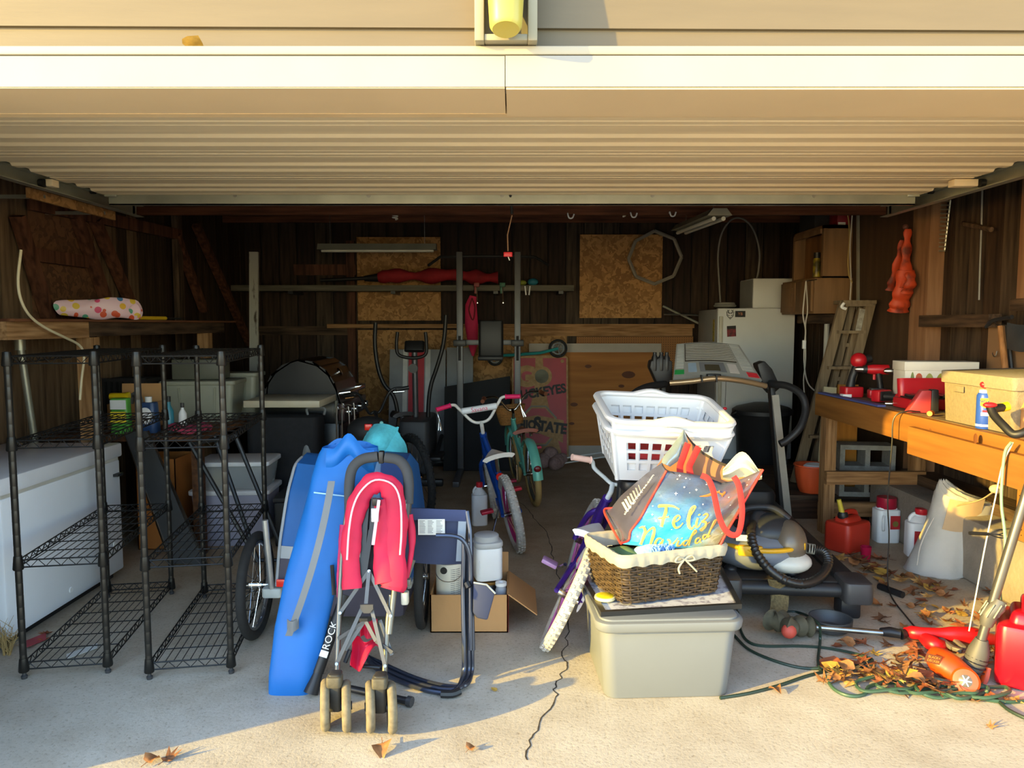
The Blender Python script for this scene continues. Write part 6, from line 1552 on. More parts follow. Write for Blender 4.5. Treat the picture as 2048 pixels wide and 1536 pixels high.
cbl = one('cable_loop', MB().tube(spl([P(u, v, 7.6) for u, v in ((1441, 612), (1438, 560), (1436, 510), (1443, 468), (1460, 442), (1478, 436), (1497, 446), (1511, 470), (1519, 505), (1517, 540), (1512, 565), (1508, 600))], 6), .009, 7), mat('grey_cable', '#7c7a74', .6), 'stiff grey cable looping up from the top of the refrigerator', 'cable')
one('coiled_cable', MB().torus(P(1441, 614, 7.6) + V((.05, .02, .012)), .1, .014, (0, 0, 1), 28, 8).torus(P(1441, 614, 7.6) + V((.05, .02, .034)), .09, .012, (0, 0, 1), 28, 8), mat('grey_cable', '#7c7a74', .6), 'coil of grey cable lying on the refrigerator top', 'cable')
for (a, b, lab) in (((1328, 628), (1398, 630), 'thin pale rod sticking out level beside the refrigerator'), ((1326, 612), (1400, 648), 'slanting grey rod beside the refrigerator')):
    one('metal_rod', MB().tube([P(*a, 8.1), P(*b, 8.1)], .012, 8), steel if 'pale' in lab else galv, lab, 'rod')
# right-wall cabinets
cw = wood('cabinet_maple', '#8f6e4c', '#6a5038', 2, 1.6, contrast=(.2, .8), bump=.06)
kc = thing('wall_cabinet', 'open-fronted wooden cabinet hung high on the right wall', 'cabinet', (2.85, 6.85, 1.87))
MB().bb((2.70, 6.49, 1.875), (3.0, 6.53, 2.33)).build('side_panel', cw, kc, smooth=False)
MB().bb((2.70, 7.15, 1.875), (3.0, 7.19, 2.33)).build('side_panel', cw, kc, smooth=False)
MB().bb((2.70, 6.49, 2.30), (3.0, 7.19, 2.33)).build('top_panel', cw, kc, smooth=False)
MB().bb((2.70, 6.49, 1.875), (3.0, 7.19, 1.89)).build('bottom_panel', cw, kc, smooth=False)
MB().bb((2.97, 6.5, 1.88), (3.0, 7.18, 2.32)).build('back_panel', cw, kc, smooth=False)
MB().bb((2.685, 6.53, 2.26), (2.70, 7.15, 2.30)).build('face_rail', cw, kc, smooth=False)
MB().bb((2.80, 6.56, 1.89), (2.815, 7.14, 2.28)).build('inner_panel', wood('cabinet_inner_wood', '#8a6038', '#65452a', 2, 1.6), kc, smooth=False)  # inner panel in a slightly darker, more orange wood than the cabinet
kd = thing('wall_cabinet', 'two-door wooden cabinet hung below the open one on the right wall', 'cabinet', (2.8, 6.85, 1.57))
MB().bb((2.62, 6.46, 1.565), (3.0, 7.22, 1.873)).build('body', cw, kd, bevel=.004)
for (a, b) in ((6.48, 6.83), (6.85, 7.20)):
    d_ = MB().bb((2.60, a, 1.585), (2.62, b, 1.855)).build('door', cw, kd, bevel=.003)
    MB().bb((2.592, a + .05, 1.63), (2.60, b - .05, 1.81)).build('raised_panel', cw, d_, bevel=.006)
MB().bb((2.80, 6.4, 1.48), (3.0, 7.3, 1.56)).build('support_board', oldwoody, kd, smooth=False)
t = thing('spray_can', 'black and yellow spray can standing on the lower cabinet', 'spray can', (2.66, 6.75, 1.873))
MB().lathe([(.03, 0), (.032, .01), (.032, .15), (.025, .165)], (2.70, 6.62, 1.89), 18).build('can', mat('spray_yellow', '#a8922a', .4, col2='#3a3414', vs=12, contrast=(.4, .6)), t)
MB().lathe([(.028, .165), (.028, .215), (0, .217)], (2.70, 6.62, 1.89), 18).build('cap', black, t)
t.location = (2.70, 6.62, 1.89)
for ch in t.children: ch.data.transform(Matrix.Translation(V((2.66, 6.75, 1.873)) - V((2.70, 6.62, 1.89))))
q = (P(1660, 411, 6.6), P(1692, 452, 6.6))
t = thing('red_carton', 'red printed carton on top of the wall cabinet', 'carton', (2.9, 6.62, 2.33))
MB().bb((2.84, 6.55, 2.33), (2.98, 6.72, 2.56)).build('carton', mat('carton_red', '#8c1c22', .5, var=.15), t, bevel=.003)
MB().bb((2.845, 6.547, 2.335), (2.91, 6.55, 2.36)).build('price_label', paperw, t, smooth=False)
one('dark_box', MB().bb((2.72, 6.75, 2.33), (2.96, 7.1, 2.55)), mat('dark_card', '#2b2624', .8), 'dark box on top of the wall cabinet behind the red carton', 'box', bevel=.004)
one('hanging_cable', MB().tube(spl([PX(u, v, 2.9) for u, v in ((1690, 410), (1697, 440), (1699, 480), (1696, 520), (1698, 550), (1704, 565))], 5), .006, 6), mat('yellow_cable', '#b09a5e', .6), 'yellow cable hanging beside the wall cabinet', 'cable')
one('hanging_cable', MB().tube(spl([PX(u, v, 2.9) for u, v in ((1706, 410), (1703, 450), (1700, 500), (1702, 560), (1700, 600))], 5), .006, 6), mat('white_cable', '#bdb9b0', .6), 'white cable hanging beside the yellow cable', 'cable')
one('metal_conduit', MB().bar(PX(1716, 405, 2.93), PX(1716, 620, 2.93), .02, .02), galv, 'straight grey conduit on the brown panel behind the ladder', 'pipe')
one('outlet_box', MB().bb(PX(1690, 575, 2.95) - V((.02, .0, .09)), PX(1690, 575, 2.95) + V((.02, .09, .02))), galv, 'galvanised outlet box above the ladder top', 'outlet box', bevel=.004)
t = thing('extension_cable', 'thin white cable with inline switch hanging before the cabinets', 'cable', P(1610, 745, 6.4))
MB().tube(spl([P(u, v, 6.44) for u, v in ((1612, 562), (1608, 600), (1606, 630), (1611, 660), (1609, 690), (1608, 720), (1611, 750), (1618, 770), (1630, 782))], 5), .006, 6).build('cord', mat('white_cable', '#bdb9b0', .6), t)
MB().tube(spl([P(u, v, 6.44) for u, v in ((1612, 562), (1615, 620), (1611, 650), (1611, 720), (1607, 760), (1609, 790))], 5), .005, 6).build('cord', mat('white_cable', '#bdb9b0', .6), t)
MB().rbox(P(1608, 689, 6.44), (.03, .03, .075), .008).build('switch', white, t, bevel=.005)
MB().tube([P(1612, 562, 6.44), V((2.64, 6.462, 1.86))], .005, 6).build('hook', steel, t)
one('white_pipe', MB().tube([(2.74, 6.46, .19), (2.74, 6.46, 1.476)], .022, 10), mat('dull_white_pipe', '#a5a9a8', .5), 'upright white pipe standing beneath the wall cabinets', 'pipe')
# shop light on the ceiling right
a, b = P(1362, 457, 6.6), P(1440, 425, 5.4)
sl2 = thing('shop_light', 'fluorescent shop light hung crosswise near the ceiling on the right', 'light', a)
MB().prism([(-.09, -.02), (.09, -.02), (.05, .03), (-.05, .03)], (b - a).length, frame(a, (b - a).cross(V((0, 0, 1))), (0, 0, 1)) if False else (lambda d: Matrix((d.cross(V((0, 0, 1))).normalized().to_4d()[:3], (d.cross(V((0, 0, 1))).normalized().cross(d)).to_4d()[:3], d.to_4d()[:3])).transposed().to_4x4())((b - a).normalized())).build('housing', mat('shop_light_cream', '#8a8674', .5), sl2, smooth=False, world=False)
for s in (-.035, .035):
    d = (b - a).normalized(); x = d.cross(V((0, 0, 1))).normalized()
    MB().cyl(a + d * .03 + x * s + V((0, 0, -.04)), b - d * .03 + x * s + V((0, 0, -.04)), .016, 10).build('tube', mat('lamp_tube', '#cfd0c4', .3), sl2)
for k in (.15, .85):
    q = a.lerp(b, k); MB().tube([q, V((q.x, q.y, WZ - .005))], .002, 5).build('chain', steel, sl2)

# trash can behind treadmill -------------------------------------------------
tc_ = thing('trash_can', 'black round trash can with lid behind the treadmill', 'trash can', (2.38, 6.99, 0))
MB().lathe([(.22, 0), (.23, .02), (.27, .62), (.285, .64)], (2.38, 6.99, 0), 28, None, .93, .93).build('body', black, tc_)
MB().lathe([(.30, .63), (.30, .665), (.26, .69), (.1, .73), (0, .735)], (2.38, 6.99, 0), 28, None, .93, .93).build('lid', mat('lid_black', '#232326', .5), tc_)
MB().tube(spl([(2.13, 6.92, .60), (2.07, 6.89, .63), (2.1, 6.86, .66)], 4), .02, 8).build('handle', black, tc_)

# ladder -------------------------------------------------------------------
ld = thing('step_ladder', 'weathered wooden stepladder folded and leaning near the bench end', 'ladder', (2.2, 6.1, .19))
lw = wood('ladder_wood', '#8a7a62', '#5e503e', 2, 4, contrast=(.25, .75))
LY = 5.92
def Lp(u, v, dy=0): return P(u, v, LY + dy)
rails = {'a': ((1688, 604), (1590, 965)), 'b': ((1742, 602), (1648, 965)), 'c': ((1704, 610), (1618, 965)), 'd': ((1722, 615), (1632, 965))}
for k, dy, w_ in (('a', 0, .075), ('b', 0, .075), ('c', .09, .05), ('d', .09, .05)):
    a, b = rails[k]; MB().bar(Lp(*a, dy), Lp(*b, dy), w_, .03, (0, 1, 0)).build('rail', lw, ld, smooth=False)
for v in (610, 664, 735, 800, 872):
    t_ = (v - 604) / 361; ua = 1688 - 98 * t_; ub = 1742 - 94 * t_
    a, b = Lp(ua, v), Lp(ub, v)
    MB().bb((a.x, LY - .05, a.z - .012), (b.x, LY + .05, a.z + .012)).build('step', lw, ld, smooth=False)
for v in (690, 758, 830, 890):
    t_ = (v - 604) / 361; a, b = Lp(1704 - 86 * t_, v, .09), Lp(1722 - 90 * t_, v, .09)
    MB().bar(a, b, .02, .03).build('rear_rung', lw, ld, smooth=False)
MB().bb((Lp(1680, 605).x, LY - .06, Lp(1680, 608).z), (Lp(1746, 605).x, LY + .12, Lp(1680, 601).z)).build('top_step', lw, ld, smooth=False)
q = Lp(1722, 640, -.02); MB().bar(Lp(1725, 618, -.024), Lp(1716, 662, -.024), .045, .003, (0, 1, 0)).build('paper_label', mat('worn_label', '#aaa69a', .7, col2='#7a766c', vs=30), ld, smooth=False)
MB().tube(spl([Lp(1688, 606, -.06), Lp(1683, 614, -.06), Lp(1692, 618, -.06)], 4), .012, 6).build('white_rag', white, ld)
# wooden platform ------------------------------------------------------------
pf = thing('wooden_platform', 'low dark wooden platform step beside the bench end', 'platform', (2.4, 6.0, 0))
MB().bb((1.93, 5.52, 0), (2.94, 5.56, .145)).build('front_beam', wood('platform_dark', '#4d3423', '#2e1f15', 0, 3), pf, smooth=False)
MB().bb((1.93, 5.5, 0), (1.97, 6.75, .145)).build('side_beam', wood('platform_dark', '#4d3423', '#2e1f15', 0, 3), pf, smooth=False)
for i in range(6): MB().bb((1.92, 5.51 + i * .2, .146), (2.94, 5.70 + i * .2, .185)).build('deck_board', oldwoodx, pf, smooth=False)
MB().bb((2.9, 5.5, 0), (2.94, 6.75, .145)).build('side_beam', oldwoody, pf, smooth=False)
bkt = thing('pumpkin_pail', 'ribbed orange plastic pail on the platform beside the bench leg', 'pail', (2.28, 5.62, .187))
bcx = P(1622, 985, 5.62).x
og = mat('orange_plastic', '#d8562a', .5, var=.06)
mb = MB(); n_ = 48; prof = [(.085, 0), (.1, .03), (.12, .12), (.128, .2), (.135, .205), (.132, .215), (.12, .21), (.11, .12), (.08, .01), (0, .01)]
vs = []; fs = []
for (r, z) in prof:
    for k in range(n_):
        a = 2 * PI * k / n_; rr = r * (1 + (.035 * abs(math.cos(6 * a)) - .03 if .01 < z < .2 else 0)); vs.append((bcx + rr * math.cos(a), 5.62 + rr * math.sin(a), .187 + z))
for i in range(len(prof) - 1):
    for k in range(n_): fs.append((i * n_ + k, i * n_ + (k + 1) % n_, (i + 1) * n_ + (k + 1) % n_, (i + 1) * n_ + k))
mb._add(vs, fs); mb.build('pail', og, bkt)
MB().lathe([(.08, .17), (.09, .2), (.07, .215), (0, .2)], (bcx + .03, 5.62, .187), 18).build('contents', white, bkt)
bkt.location = (bcx, 5.62, .187)
for c_ in bkt.children: c_.data.transform(Matrix.Translation((2.28 - bcx, 0, 0)))

# ================================================================ treadmill
tr = thing('treadmill', 'grey and black treadmill with slanted console facing the camera', 'treadmill', (1.55, 4.6, 0))
tmb = mat('treadmill_black', '#232325', .5, var=.12); belt = mat('belt_brown_black', '#3b332d', .8, var=.2, vs=30); tgrey = mat('treadmill_grey', '#8f8f8b', .4, var=.08)
tr0, tr1 = V((1.40, 3.63, 0)), V((1.58, 5.5, 0)); td = (tr1 - tr0).normalized(); tx = V((td.y, -td.x, 0))
TM = frame(tr0, tx, td)   # local x right, y forward, z up
L_ = (tr1 - tr0).length
MB(TM).bb((-.26, .05, .155), (.26, L_ - .1, .175)).build('belt', belt, tr, smooth=False)
for s in (-1, 1):
    MB(TM).bb((s * .30 - .055, .06, .12), (s * .30 + .055, L_, .195)).build('foot_rail', tmb, tr, bevel=.012)
    MB(TM).rbox((s * .315, .03, .15), (.14, .20, .11), .03).build('end_cap', dkgrey, tr, bevel=.015)
    MB(TM).bb((s * .30 - .05, .0, .0), (s * .30 + .05, .12, .12)).build('rear_foot', tmb, tr, bevel=.015)
MB(TM).cyl((-.26, .02, .14), (.26, .02, .14), .035, 16).build('roller', tmb, tr)
MB(TM).bb((-.34, L_ - .45, .05), (.34, L_ + .1, .13)).build('frame_base', tmb, tr, bevel=.02)
MB(TM).rbox((0, L_ - .12, .22), (.66, .42, .16), .08).build('motor_hood', tmb, tr, bevel=.04)
ur = P(1560, 1045, 5.42); ux = P(1535, 765, 5.55)
MB().bar(V((2.02, 5.45, .04)), P(1541, 760, 5.5), .035, .08, (0, 1, 0)).build('upright', tmb, tr, bevel=.006)
MB().bar(V((2.055, 5.41, .04)), P(1550, 790, 5.44), .05, .02, (0, 1, 0)).build('upright_trim', mat('upright_beige', '#a09a8e', .4), tr, smooth=False)
MB().bar(V((1.16, 5.52, .04)), P(1325, 760, 5.55), .035, .08, (0, 1, 0)).build('upright', tmb, tr, bevel=.006)
cA, cB, cC, cD = P(1347, 752, 5.40), P(1524, 760, 5.38), P(1478, 690, 5.68), P(1353, 688, 5.70)
def cons(u, v): return (cA.lerp(cB, u)).lerp(cD.lerp(cC, u), v) + V((0, 0, .018 * math.sin(PI * u)))
MB().grid(cons, 14, 8, .05).build('console', tgrey, tr)
nrm = (cB - cA).cross(cD - cA).normalized()
if nrm.y > 0: nrm = -nrm
def cpatch(u0, v0, u1, v1, nm, m, k=.003, th=.003): MB().grid(lambda a, b_: cons(u0 + (u1 - u0) * a, v0 + (v1 - v0) * b_) + nrm * k, 4, 2, th).build(nm, m, tr)
cpatch(.13, .42, .80, .97, 'grille', mat('grille_dark', '#3a352e', .5))
for k in range(10): v_ = .46 + k * .052; MB().tube([cons(.14 + .3 * j / 2 * 2.2, v_) + nrm * .006 for j in (0, .5, 1, 1.5, 2)], .005, 6).build('grille_slat', tgrey, tr)
for (u0, u1) in ((.02, .115), (.83, .97)):
    for k in range(8): cpatch(u0, .22 + k * .096, u1, .30 + k * .096, 'quick_key', mat('key_grey', '#a8aba8', .45))
cpatch(.01, .04, .12, .17, 'start_key', mat('start_green', '#2a8f4a', .4)); cpatch(.86, .04, .985, .17, 'stop_key', mat('stop_red', '#c8303a', .4))
cpatch(.17, .10, .27, .36, 'keypad', mat('keypad_blue', '#8fa3b8', .45)); cpatch(.66, .10, .77, .36, 'keypad', mat('keypad_pale', '#b5b0ae', .45))
cpatch(.31, .10, .62, .38, 'display', mat('display_bezel', '#6d6f74', .35)); cpatch(.37, .13, .55, .3, 'screen', mat('lcd', '#4a4436', .2), .006)
MB().tube(spl([P(1340, 766, 5.34), P(1380, 763, 5.30), P(1432, 757, 5.28), P(1485, 762, 5.30), P(1532, 772, 5.34)], 6), .02, 12).build('pulse_grip_bar', mat('grip_steel', '#b79b78', .3, .6), tr)
for (u, v) in ((1432, 757), (1403, 757)): MB().rbox(P(u, v, 5.27), (.01, .05, .05), .003).build('grip_joint', black, tr)
MB().rbox(P(1427, 752, 5.33), (.1, .05, .03), .012).build('safety_key', black, tr, bevel=.006)
MB().tube(spl([P(1452, 760, 5.3), P(1451, 790, 5.3), P(1450, 812, 5.3)], 3), .002, 5).build('key_cord', black, tr); MB().ell(P(1450, 817, 5.3), (.015, .01, .012)).build('key_clip', redp, tr)
for (pts) in (((1300, 735), (1302, 722), (1320, 715), (1345, 722), (1345, 760), (1318, 775)), ((1515, 728), (1530, 722), (1545, 738), (1562, 775), (1545, 790), (1525, 768))):
    MB().prism([(P(u, v, 5.5).x, P(u, v, 5.5).z) for u, v in pts], .12, Matrix.Translation((0, 5.62, 0)) @ Matrix.Rotation(PI / 2, 4, 'X')).build('side_tray', tmb, tr, bevel=.01)
MB().tube(spl([P(1540, 768, 5.45), P(1575, 772, 5.3), P(1603, 790, 5.2), P(1611, 820, 5.15), P(1600, 855, 5.1), P(1575, 880, 5.1), P(1560, 888, 5.1)], 6), .026, 12).build('handrail', tmb, tr)
MB().tube(spl([P(1330, 768, 5.45), P(1290, 775, 5.3), P(1262, 795, 5.2), P(1256, 830, 5.15)], 6), .026, 12).build('handrail', tmb, tr)
for (u, lab) in ((1309, 'first dark bottle in the left treadmill tray'), (1322, 'second dark bottle in the left treadmill tray'), (1333, 'third dark bottle in the left treadmill tray')):
    q = P(u, 742, 5.52); one('bottle', MB().lathe([(.022, 0), (.024, .01), (.024, .1), (.014, .12), (.014, .14), (0, .141)], q, 14), black, lab, 'bottle', group='bottles in the treadmill tray')

# ================================================================ shop vacuum on the treadmill
sv = thing('shop_vacuum', 'grey and yellow shop vacuum with ribbed black hose resting on the treadmill', 'vacuum', (1.31, 3.86, .18))
vb = mat('vac_grey', '#6f7682', .4, var=.08); vd = mat('vac_dark', '#2b2e33', .45); vy = mat('vac_yellow', '#d8a31e', .45); vw = mat('vac_pale', '#c9c8bf', .4)
VC = V((1.31, 3.86, .18)); Vr = RZ(-.2)
def vell(c, r, n=24, m=14): return MB(Matrix.Translation(VC) @ Vr.to_4x4() @ Matrix.Diagonal((1, 1, .76, 1))).ell(c, r, n, m)
vell((-.02, 0, .15), (.245, .2, .15)).build('tank', vb, sv)
vell((.04, 0.02, .26), (.17, .15, .13)).build('motor_head', vd, sv)
vell((.14, -.03, .20), (.10, .13, .16)).build('nose', mat('vac_metallic', '#6f6558', .35, .2), sv)
VM = Matrix.Translation(VC) @ Vr.to_4x4() @ Matrix.Diagonal((1, 1, .76, 1))
vell((.13, -.07, .09), (.13, .115, .08)).build('pale_skirt', vw, sv)
MB(VM).torus((.0, 0, .2), .205, .017, (0, 0, 1), 36, 8).build('yellow_band', vy, sv)
MB(VM).rbox((-.06, -.19, .19), (.12, .035, .07), .014).build('latch', vy, sv, bevel=.008)
MB(VM).rbox((.19, -.10, .21), (.06, .04, .05), .012).build('latch', vy, sv, bevel=.006)
MB(VM).box((-.09, -.165, .265), (.08, .004, .04), RX(-.5)).build('label', paperw, sv, smooth=False)
MB(VM).tube(spl([(-.1, 0, .36), (-.06, 0, .42), (.06, 0, .43), (.15, 0, .36)], 6), .022, 10).build('carry_handle', vd, sv)
MB(VM).rbox((-.14, .05, .35), (.07, .12, .02), .01).build('red_switch', redp, sv)
hp_ = spl([P(u, v, Y - .2) for u, v, Y in ((1512, 1035, 4.05), (1502, 1062, 3.95), (1508, 1095, 3.88), (1530, 1130, 3.83), (1565, 1158, 3.80), (1605, 1168, 3.80), (1640, 1155, 3.84), (1656, 1128, 3.92), (1650, 1105, 3.98), (1625, 1098, 4.02), (1590, 1094, 4.04))], 10)
MB().tube(hp_, [.0255 if i % 2 else .0215 for i in range(len(hp_))], 12).build('ribbed_hose', mat('hose_black', '#262422', .35, var=.1), sv)
MB().tube([P(1630, 1099, 3.82), P(1585, 1092, 3.86)], .028, 14).build('hose_cuff', mat('cuff_grey', '#8d897c', .4), sv)
MB().tube(spl([P(1508, 1050, 3.8), P(1515, 1030, 3.86), P(1540, 1040, 3.88), P(1560, 1062, 3.86)], 4), .028, 12).build('hose_wand', vd, sv)
for z in (.0, .0): pass
for (x, y) in ((-.15, -.12), (.15, -.12), (-.15, .12), (.15, .12)): MB(VM).ell((x, y, .03), (.035, .035, .03), 12, 8).build('caster', black, sv)
one('carpet_strip', MB().grid(lambda u, v: P(1536 + 34 * u + 6 * math.sin(2.5 * v), 1158 + 65 * v, 3.62 - .02 * v + .04 * math.sin(PI * v)) + V((0, -.015 * math.sin(PI * u), 0)), 6, 12, .006), mat('brown_dusty_belt', '#7a6844', .95, var=.3, vs=80, bump=.6), 'curled strip of brown dusty carpet hanging over the treadmill end', 'carpet strip')

# ================================================================ workbench
wbk = thing('workbench', 'long pine workbench along the right wall covered with tools', 'workbench', (2.5, 4.1, 0))
BXF, BXB, BY0, BY1, BZ = 2.19, 2.86, 2.7, 5.22, .985
for i in range(4):
    x0 = BXF + i * (BXB - BXF) / 4
    MB().bb((x0 + .001, BY0, BZ - .035), (x0 + (BXB - BXF) / 4 - .001, BY1, BZ)).build('top_board', wood('bench_grey_top', '#8f7a60', '#5f5040', 1, 3), wbk, smooth=False)
amber = wood('amber_fir', '#97652e', '#754a1e', 1, 2.2, contrast=(.25, .8))
MB().bb((BXF - .04, BY0, BZ - .15), (BXF, BY1, BZ - .001)).build('front_apron', amber, wbk, smooth=False)
MB().bb((BXF - .075, BY0, BZ - .20), (BXF - .041, 3.92, BZ - .055)).build('front_apron', amber, wbk, smooth=False)
MB().bb((BXF, BY1 - .04, BZ - .14), (BXB, BY1, BZ - .036)).build('end_apron', pinex, wbk, smooth=False)
for x in (BXF, BXB - .04):
    MB().bb((x, BY1 - .10, 0), (x + .04, BY1 - .01, BZ - .036)).build('leg', pinez, wbk, smooth=False)
    MB().bb((x + .042, BY1 - .09, 0), (x + .082, BY1 - .012, BZ - .036)).build('leg', pinez, wbk, smooth=False)
    MB().bb((x, BY0 + .02, 0), (x + .08, BY0 + .1, BZ - .036)).build('leg', pinez, wbk, smooth=False)
MB().bb((BXF, BY1 - .142, .36), (BXB + .02, BY1 - .102, .45)).build('stretcher', pinex, wbk, smooth=False)
MB().bb((BXF + .01, BY1 - .02, .10), (BXB, BY1 + .02, .2)).build('stretcher', pinex, wbk, smooth=False)
for (u, v) in ((1860, 866), (1951, 877)):
    q = PX(u, v, BXF - (.041 if u < 1900 else .0755)); MB().lathe([(.016, 0), (.010, .0015), (0, .002)], q, 14, RY(-PI / 2), 1.5, 1).build('knot', mat('knot_dark', '#6a3c14', .7), wbk)
one('blue_straightedge', MB().bb((BXF - .03, 4.35, BZ + .001), (BXF + .02, BY1 - .02, BZ + .012)), mat('dull_blue', '#45508a', .5), 'blue straightedge along the far edge of the workbench', 'ruler', smooth=False)
# pegboard hung below the near bench end
one('pegboard', MB().bb((2.60, 2.75, .37), (2.615, 3.75, .80)), mat('amber_peg', '#8f5e28', .7), 'amber pegboard panel leaning under the near end of the workbench', 'pegboard', smooth=False)
pg = [o for o in COL.objects if o.name.startswith('pegboard')][-1]
mb = MB()
for i in range(34):
    for j in range(14): mb.cyl((2.599, 2.79 + i * .0285, .40 + j * .0285), (2.5985, 2.79 + i * .0285, .40 + j * .0285), .0035, 6)
mb.build('holes', ink, pg, kind='stuff')

# power tools --------------------------------------------------------------
mred = mat('tool_red', '#b01822', .35, var=.08); mblk = mat('tool_black', '#1b1b1d', .5)
def drill(label, c, rz, tilt=0.0, roll=0.0, s=1.0):
    t = thing('cordless_drill', label, 'drill', group='red cordless drills on the workbench')
    setM(t, Matrix.Translation(c) @ Matrix.Rotation(rz, 4, 'Z') @ Matrix.Rotation(roll, 4, 'X') @ Matrix.Rotation(tilt, 4, 'Y'))
    k = dict(world=False)
    MB().tube([(-.075, 0, .19), (-.07, 0, .19), (.03, 0, .19), (.06, 0, .19)], [.02, .033, .033, .026], 16).build('motor_housing', mred, t, **k)
    MB().tube([(.06, 0, .19), (.085, 0, .19)], [.027, .025], 16).build('clutch_ring', mblk, t, **k)
    MB().tube([(.085, 0, .19), (.12, 0, .19), (.135, 0, .19)], [.022, .018, .008], 14).build('chuck', steel, t, **k)
    MB().tube([(-.01, 0, .17), (-.02, 0, .11), (-.028, 0, .06)], [.022, .018, .021], 12).build('grip', mblk, t, **k)
    MB().rbox((.014, 0, .14), (.018, .018, .035), .006).build('trigger', mred, t, **k)
    MB().rbox((-.012, 0, .028), (.12, .075, .056), .012).build('battery', mred, t, bevel=.006, **k)
    MB().rbox((-.012, 0, .06), (.10, .06, .014), .01).build('foot', mblk, t, **k)
    return t
drill('cordless red drill standing upright beside the stapler on the bench', V((2.40, 4.86, BZ + .002)), PI * .92)
drill('second upright cordless red drill nearest the patterned box', V((2.50, 4.68, BZ + .002)), PI * .95)
t = drill('cordless red drill lying on its side in front of the upright drills', V((2.30, 4.62, BZ + .045)), PI * .15, 0, PI / 2)
# red blower / sander with ball head
hg = thing('cordless_sander', 'red cordless tool with a round ball head at the far bench corner', 'power tool', (2.27, 4.95, BZ))
c = V((2.28, 4.95, BZ + .002))
MB().rbox(c + V((0, 0, .035)), (.13, .10, .07), .02).build('battery', mred, hg, bevel=.008)
MB().tube([c + V((-.01, 0, .06)), c + V((0, 0, .13)), c + V((.025, 0, .2))], [.03, .024, .026], 12).build('grip', mblk, hg)
MB().ell(c + V((.04, 0, .245)), (.052, .05, .052), 20, 14).build('ball_head', mred, hg)
MB().tube([c + V((.08, 0, .25)), c + V((.12, 0, .26))], [.03, .026], 14).build('nozzle', mblk, hg)
MB().rbox(c + V((-.05, -.03, .012)), (.06, .05, .02), .006).build('base_clip', white, hg)
# red tool case open
rc_ = thing('tool_case', 'open red plastic tool case lying on the workbench', 'tool case', (2.42, 4.2, BZ))
MB().rbox((2.44, 4.28, BZ + .032), (.36, .22, .06), .03).build('tray', mred, rc_, bevel=.01)
MB().rbox((2.46, 4.36, BZ + .115), (.36, .05, .11), .03, RX(-.15)).build('lid', mred, rc_, bevel=.012)
MB().bb((2.28, 4.19, BZ + .063), (2.60, 4.33, BZ + .07)).build('insert', mblk, rc_, bevel=.003)
mb = MB()
for i in range(9): mb.cyl((2.30 + i * .033, 4.20, BZ + .078), (2.30 + i * .033, 4.30, BZ + .078), .009, 10)
mb.build('sockets', steel, rc_, kind='stuff')
ct = thing('charger', 'red and black wedge-shaped battery charger with cord on the bench edge', 'charger', (2.26, 4.08, BZ))
MB().prism([(-.07, 0), (.05, 0), (.05, .125), (-.0, .125)], .06, frame((2.26, 4.1, BZ + .002), (1, -.2, 0), (0, 0, 1))).build('body', mat('charger_red', '#b03a3e', .45), ct, bevel=.006)
MB().prism([(.05, 0), (.09, 0), (.085, .13), (.05, .128)], .06, frame((2.26, 4.1, BZ + .002), (1, -.2, 0), (0, 0, 1))).build('side', mblk, ct, bevel=.004)
MB().tube(spl([(2.24, 4.04, BZ + .01), (2.16, 4.03, BZ + .012), (2.105, 4.05, BZ - .03), (2.10, 4.05, .8), (2.10, 4.07, .5), (2.10, 4.04, .3), (2.08, 4.0, .1), (2.05, 3.9, .012), (1.98, 3.6, .008), (1.95, 3.45, .008), (1.93, 3.42, .008)], 6), .004, 6).build('cord', black, ct)
one('socket', MB().cyl((2.24, 4.42, BZ + .014), (2.29, 4.40, BZ + .014), .012, 12), chrome, 'loose chrome socket lying on the bench beside the red case', 'socket')
t = thing('screwdriver', 'small orange-handled tool at the bench edge before the fabric bin', 'tool', (2.25, 3.93, BZ))
MB().cyl((2.215, 3.9, BZ + .016), (2.245, 3.93, BZ + .016), .014, 12).build('handle', mat('bright_orange', '#e0701e', .4), t); MB().cyl((2.245, 3.93, BZ + .016), (2.33, 3.97, BZ + .014), .006, 8).build('shaft', chrome, t)
# floral gift box
gb = thing('patterned_box', 'white keepsake box with coloured leaf pattern at the back of the bench', 'box', (2.585, 4.52, BZ))
GM = Matrix.Translation((2.585, 4.52, BZ + .002)) @ Matrix.Rotation(-.12, 4, 'Z') @ Matrix.Diagonal((1.08, 1, 1.38, 1))
pbm = mat('patterned_white', '#d3d2c6', .6, var=.05)
MB(GM).bb((-.19, -.09, 0), (.19, .09, .15)).build('body', pbm, gb, bevel=.003)
MB(GM).bb((-.195, -.095, .15), (.195, .095, .19)).build('lid', pbm, gb, bevel=.003)
def leafp(x, z, w, h, col, up):
    pts = [(x + w / 2 * math.sin(a) * (1 - .25 * math.cos(a) * up), z + h / 2 * math.cos(a)) for a in [2 * PI * i / 14 for i in range(14)]]
    MB(GM @ Matrix.Translation((0, -.0905, 0)) @ Matrix.Rotation(PI / 2, 4, 'X')).prism(pts, .001).build('leaf_print', mat('leafprint_' + col[1:], col, .6), gb, smooth=False)
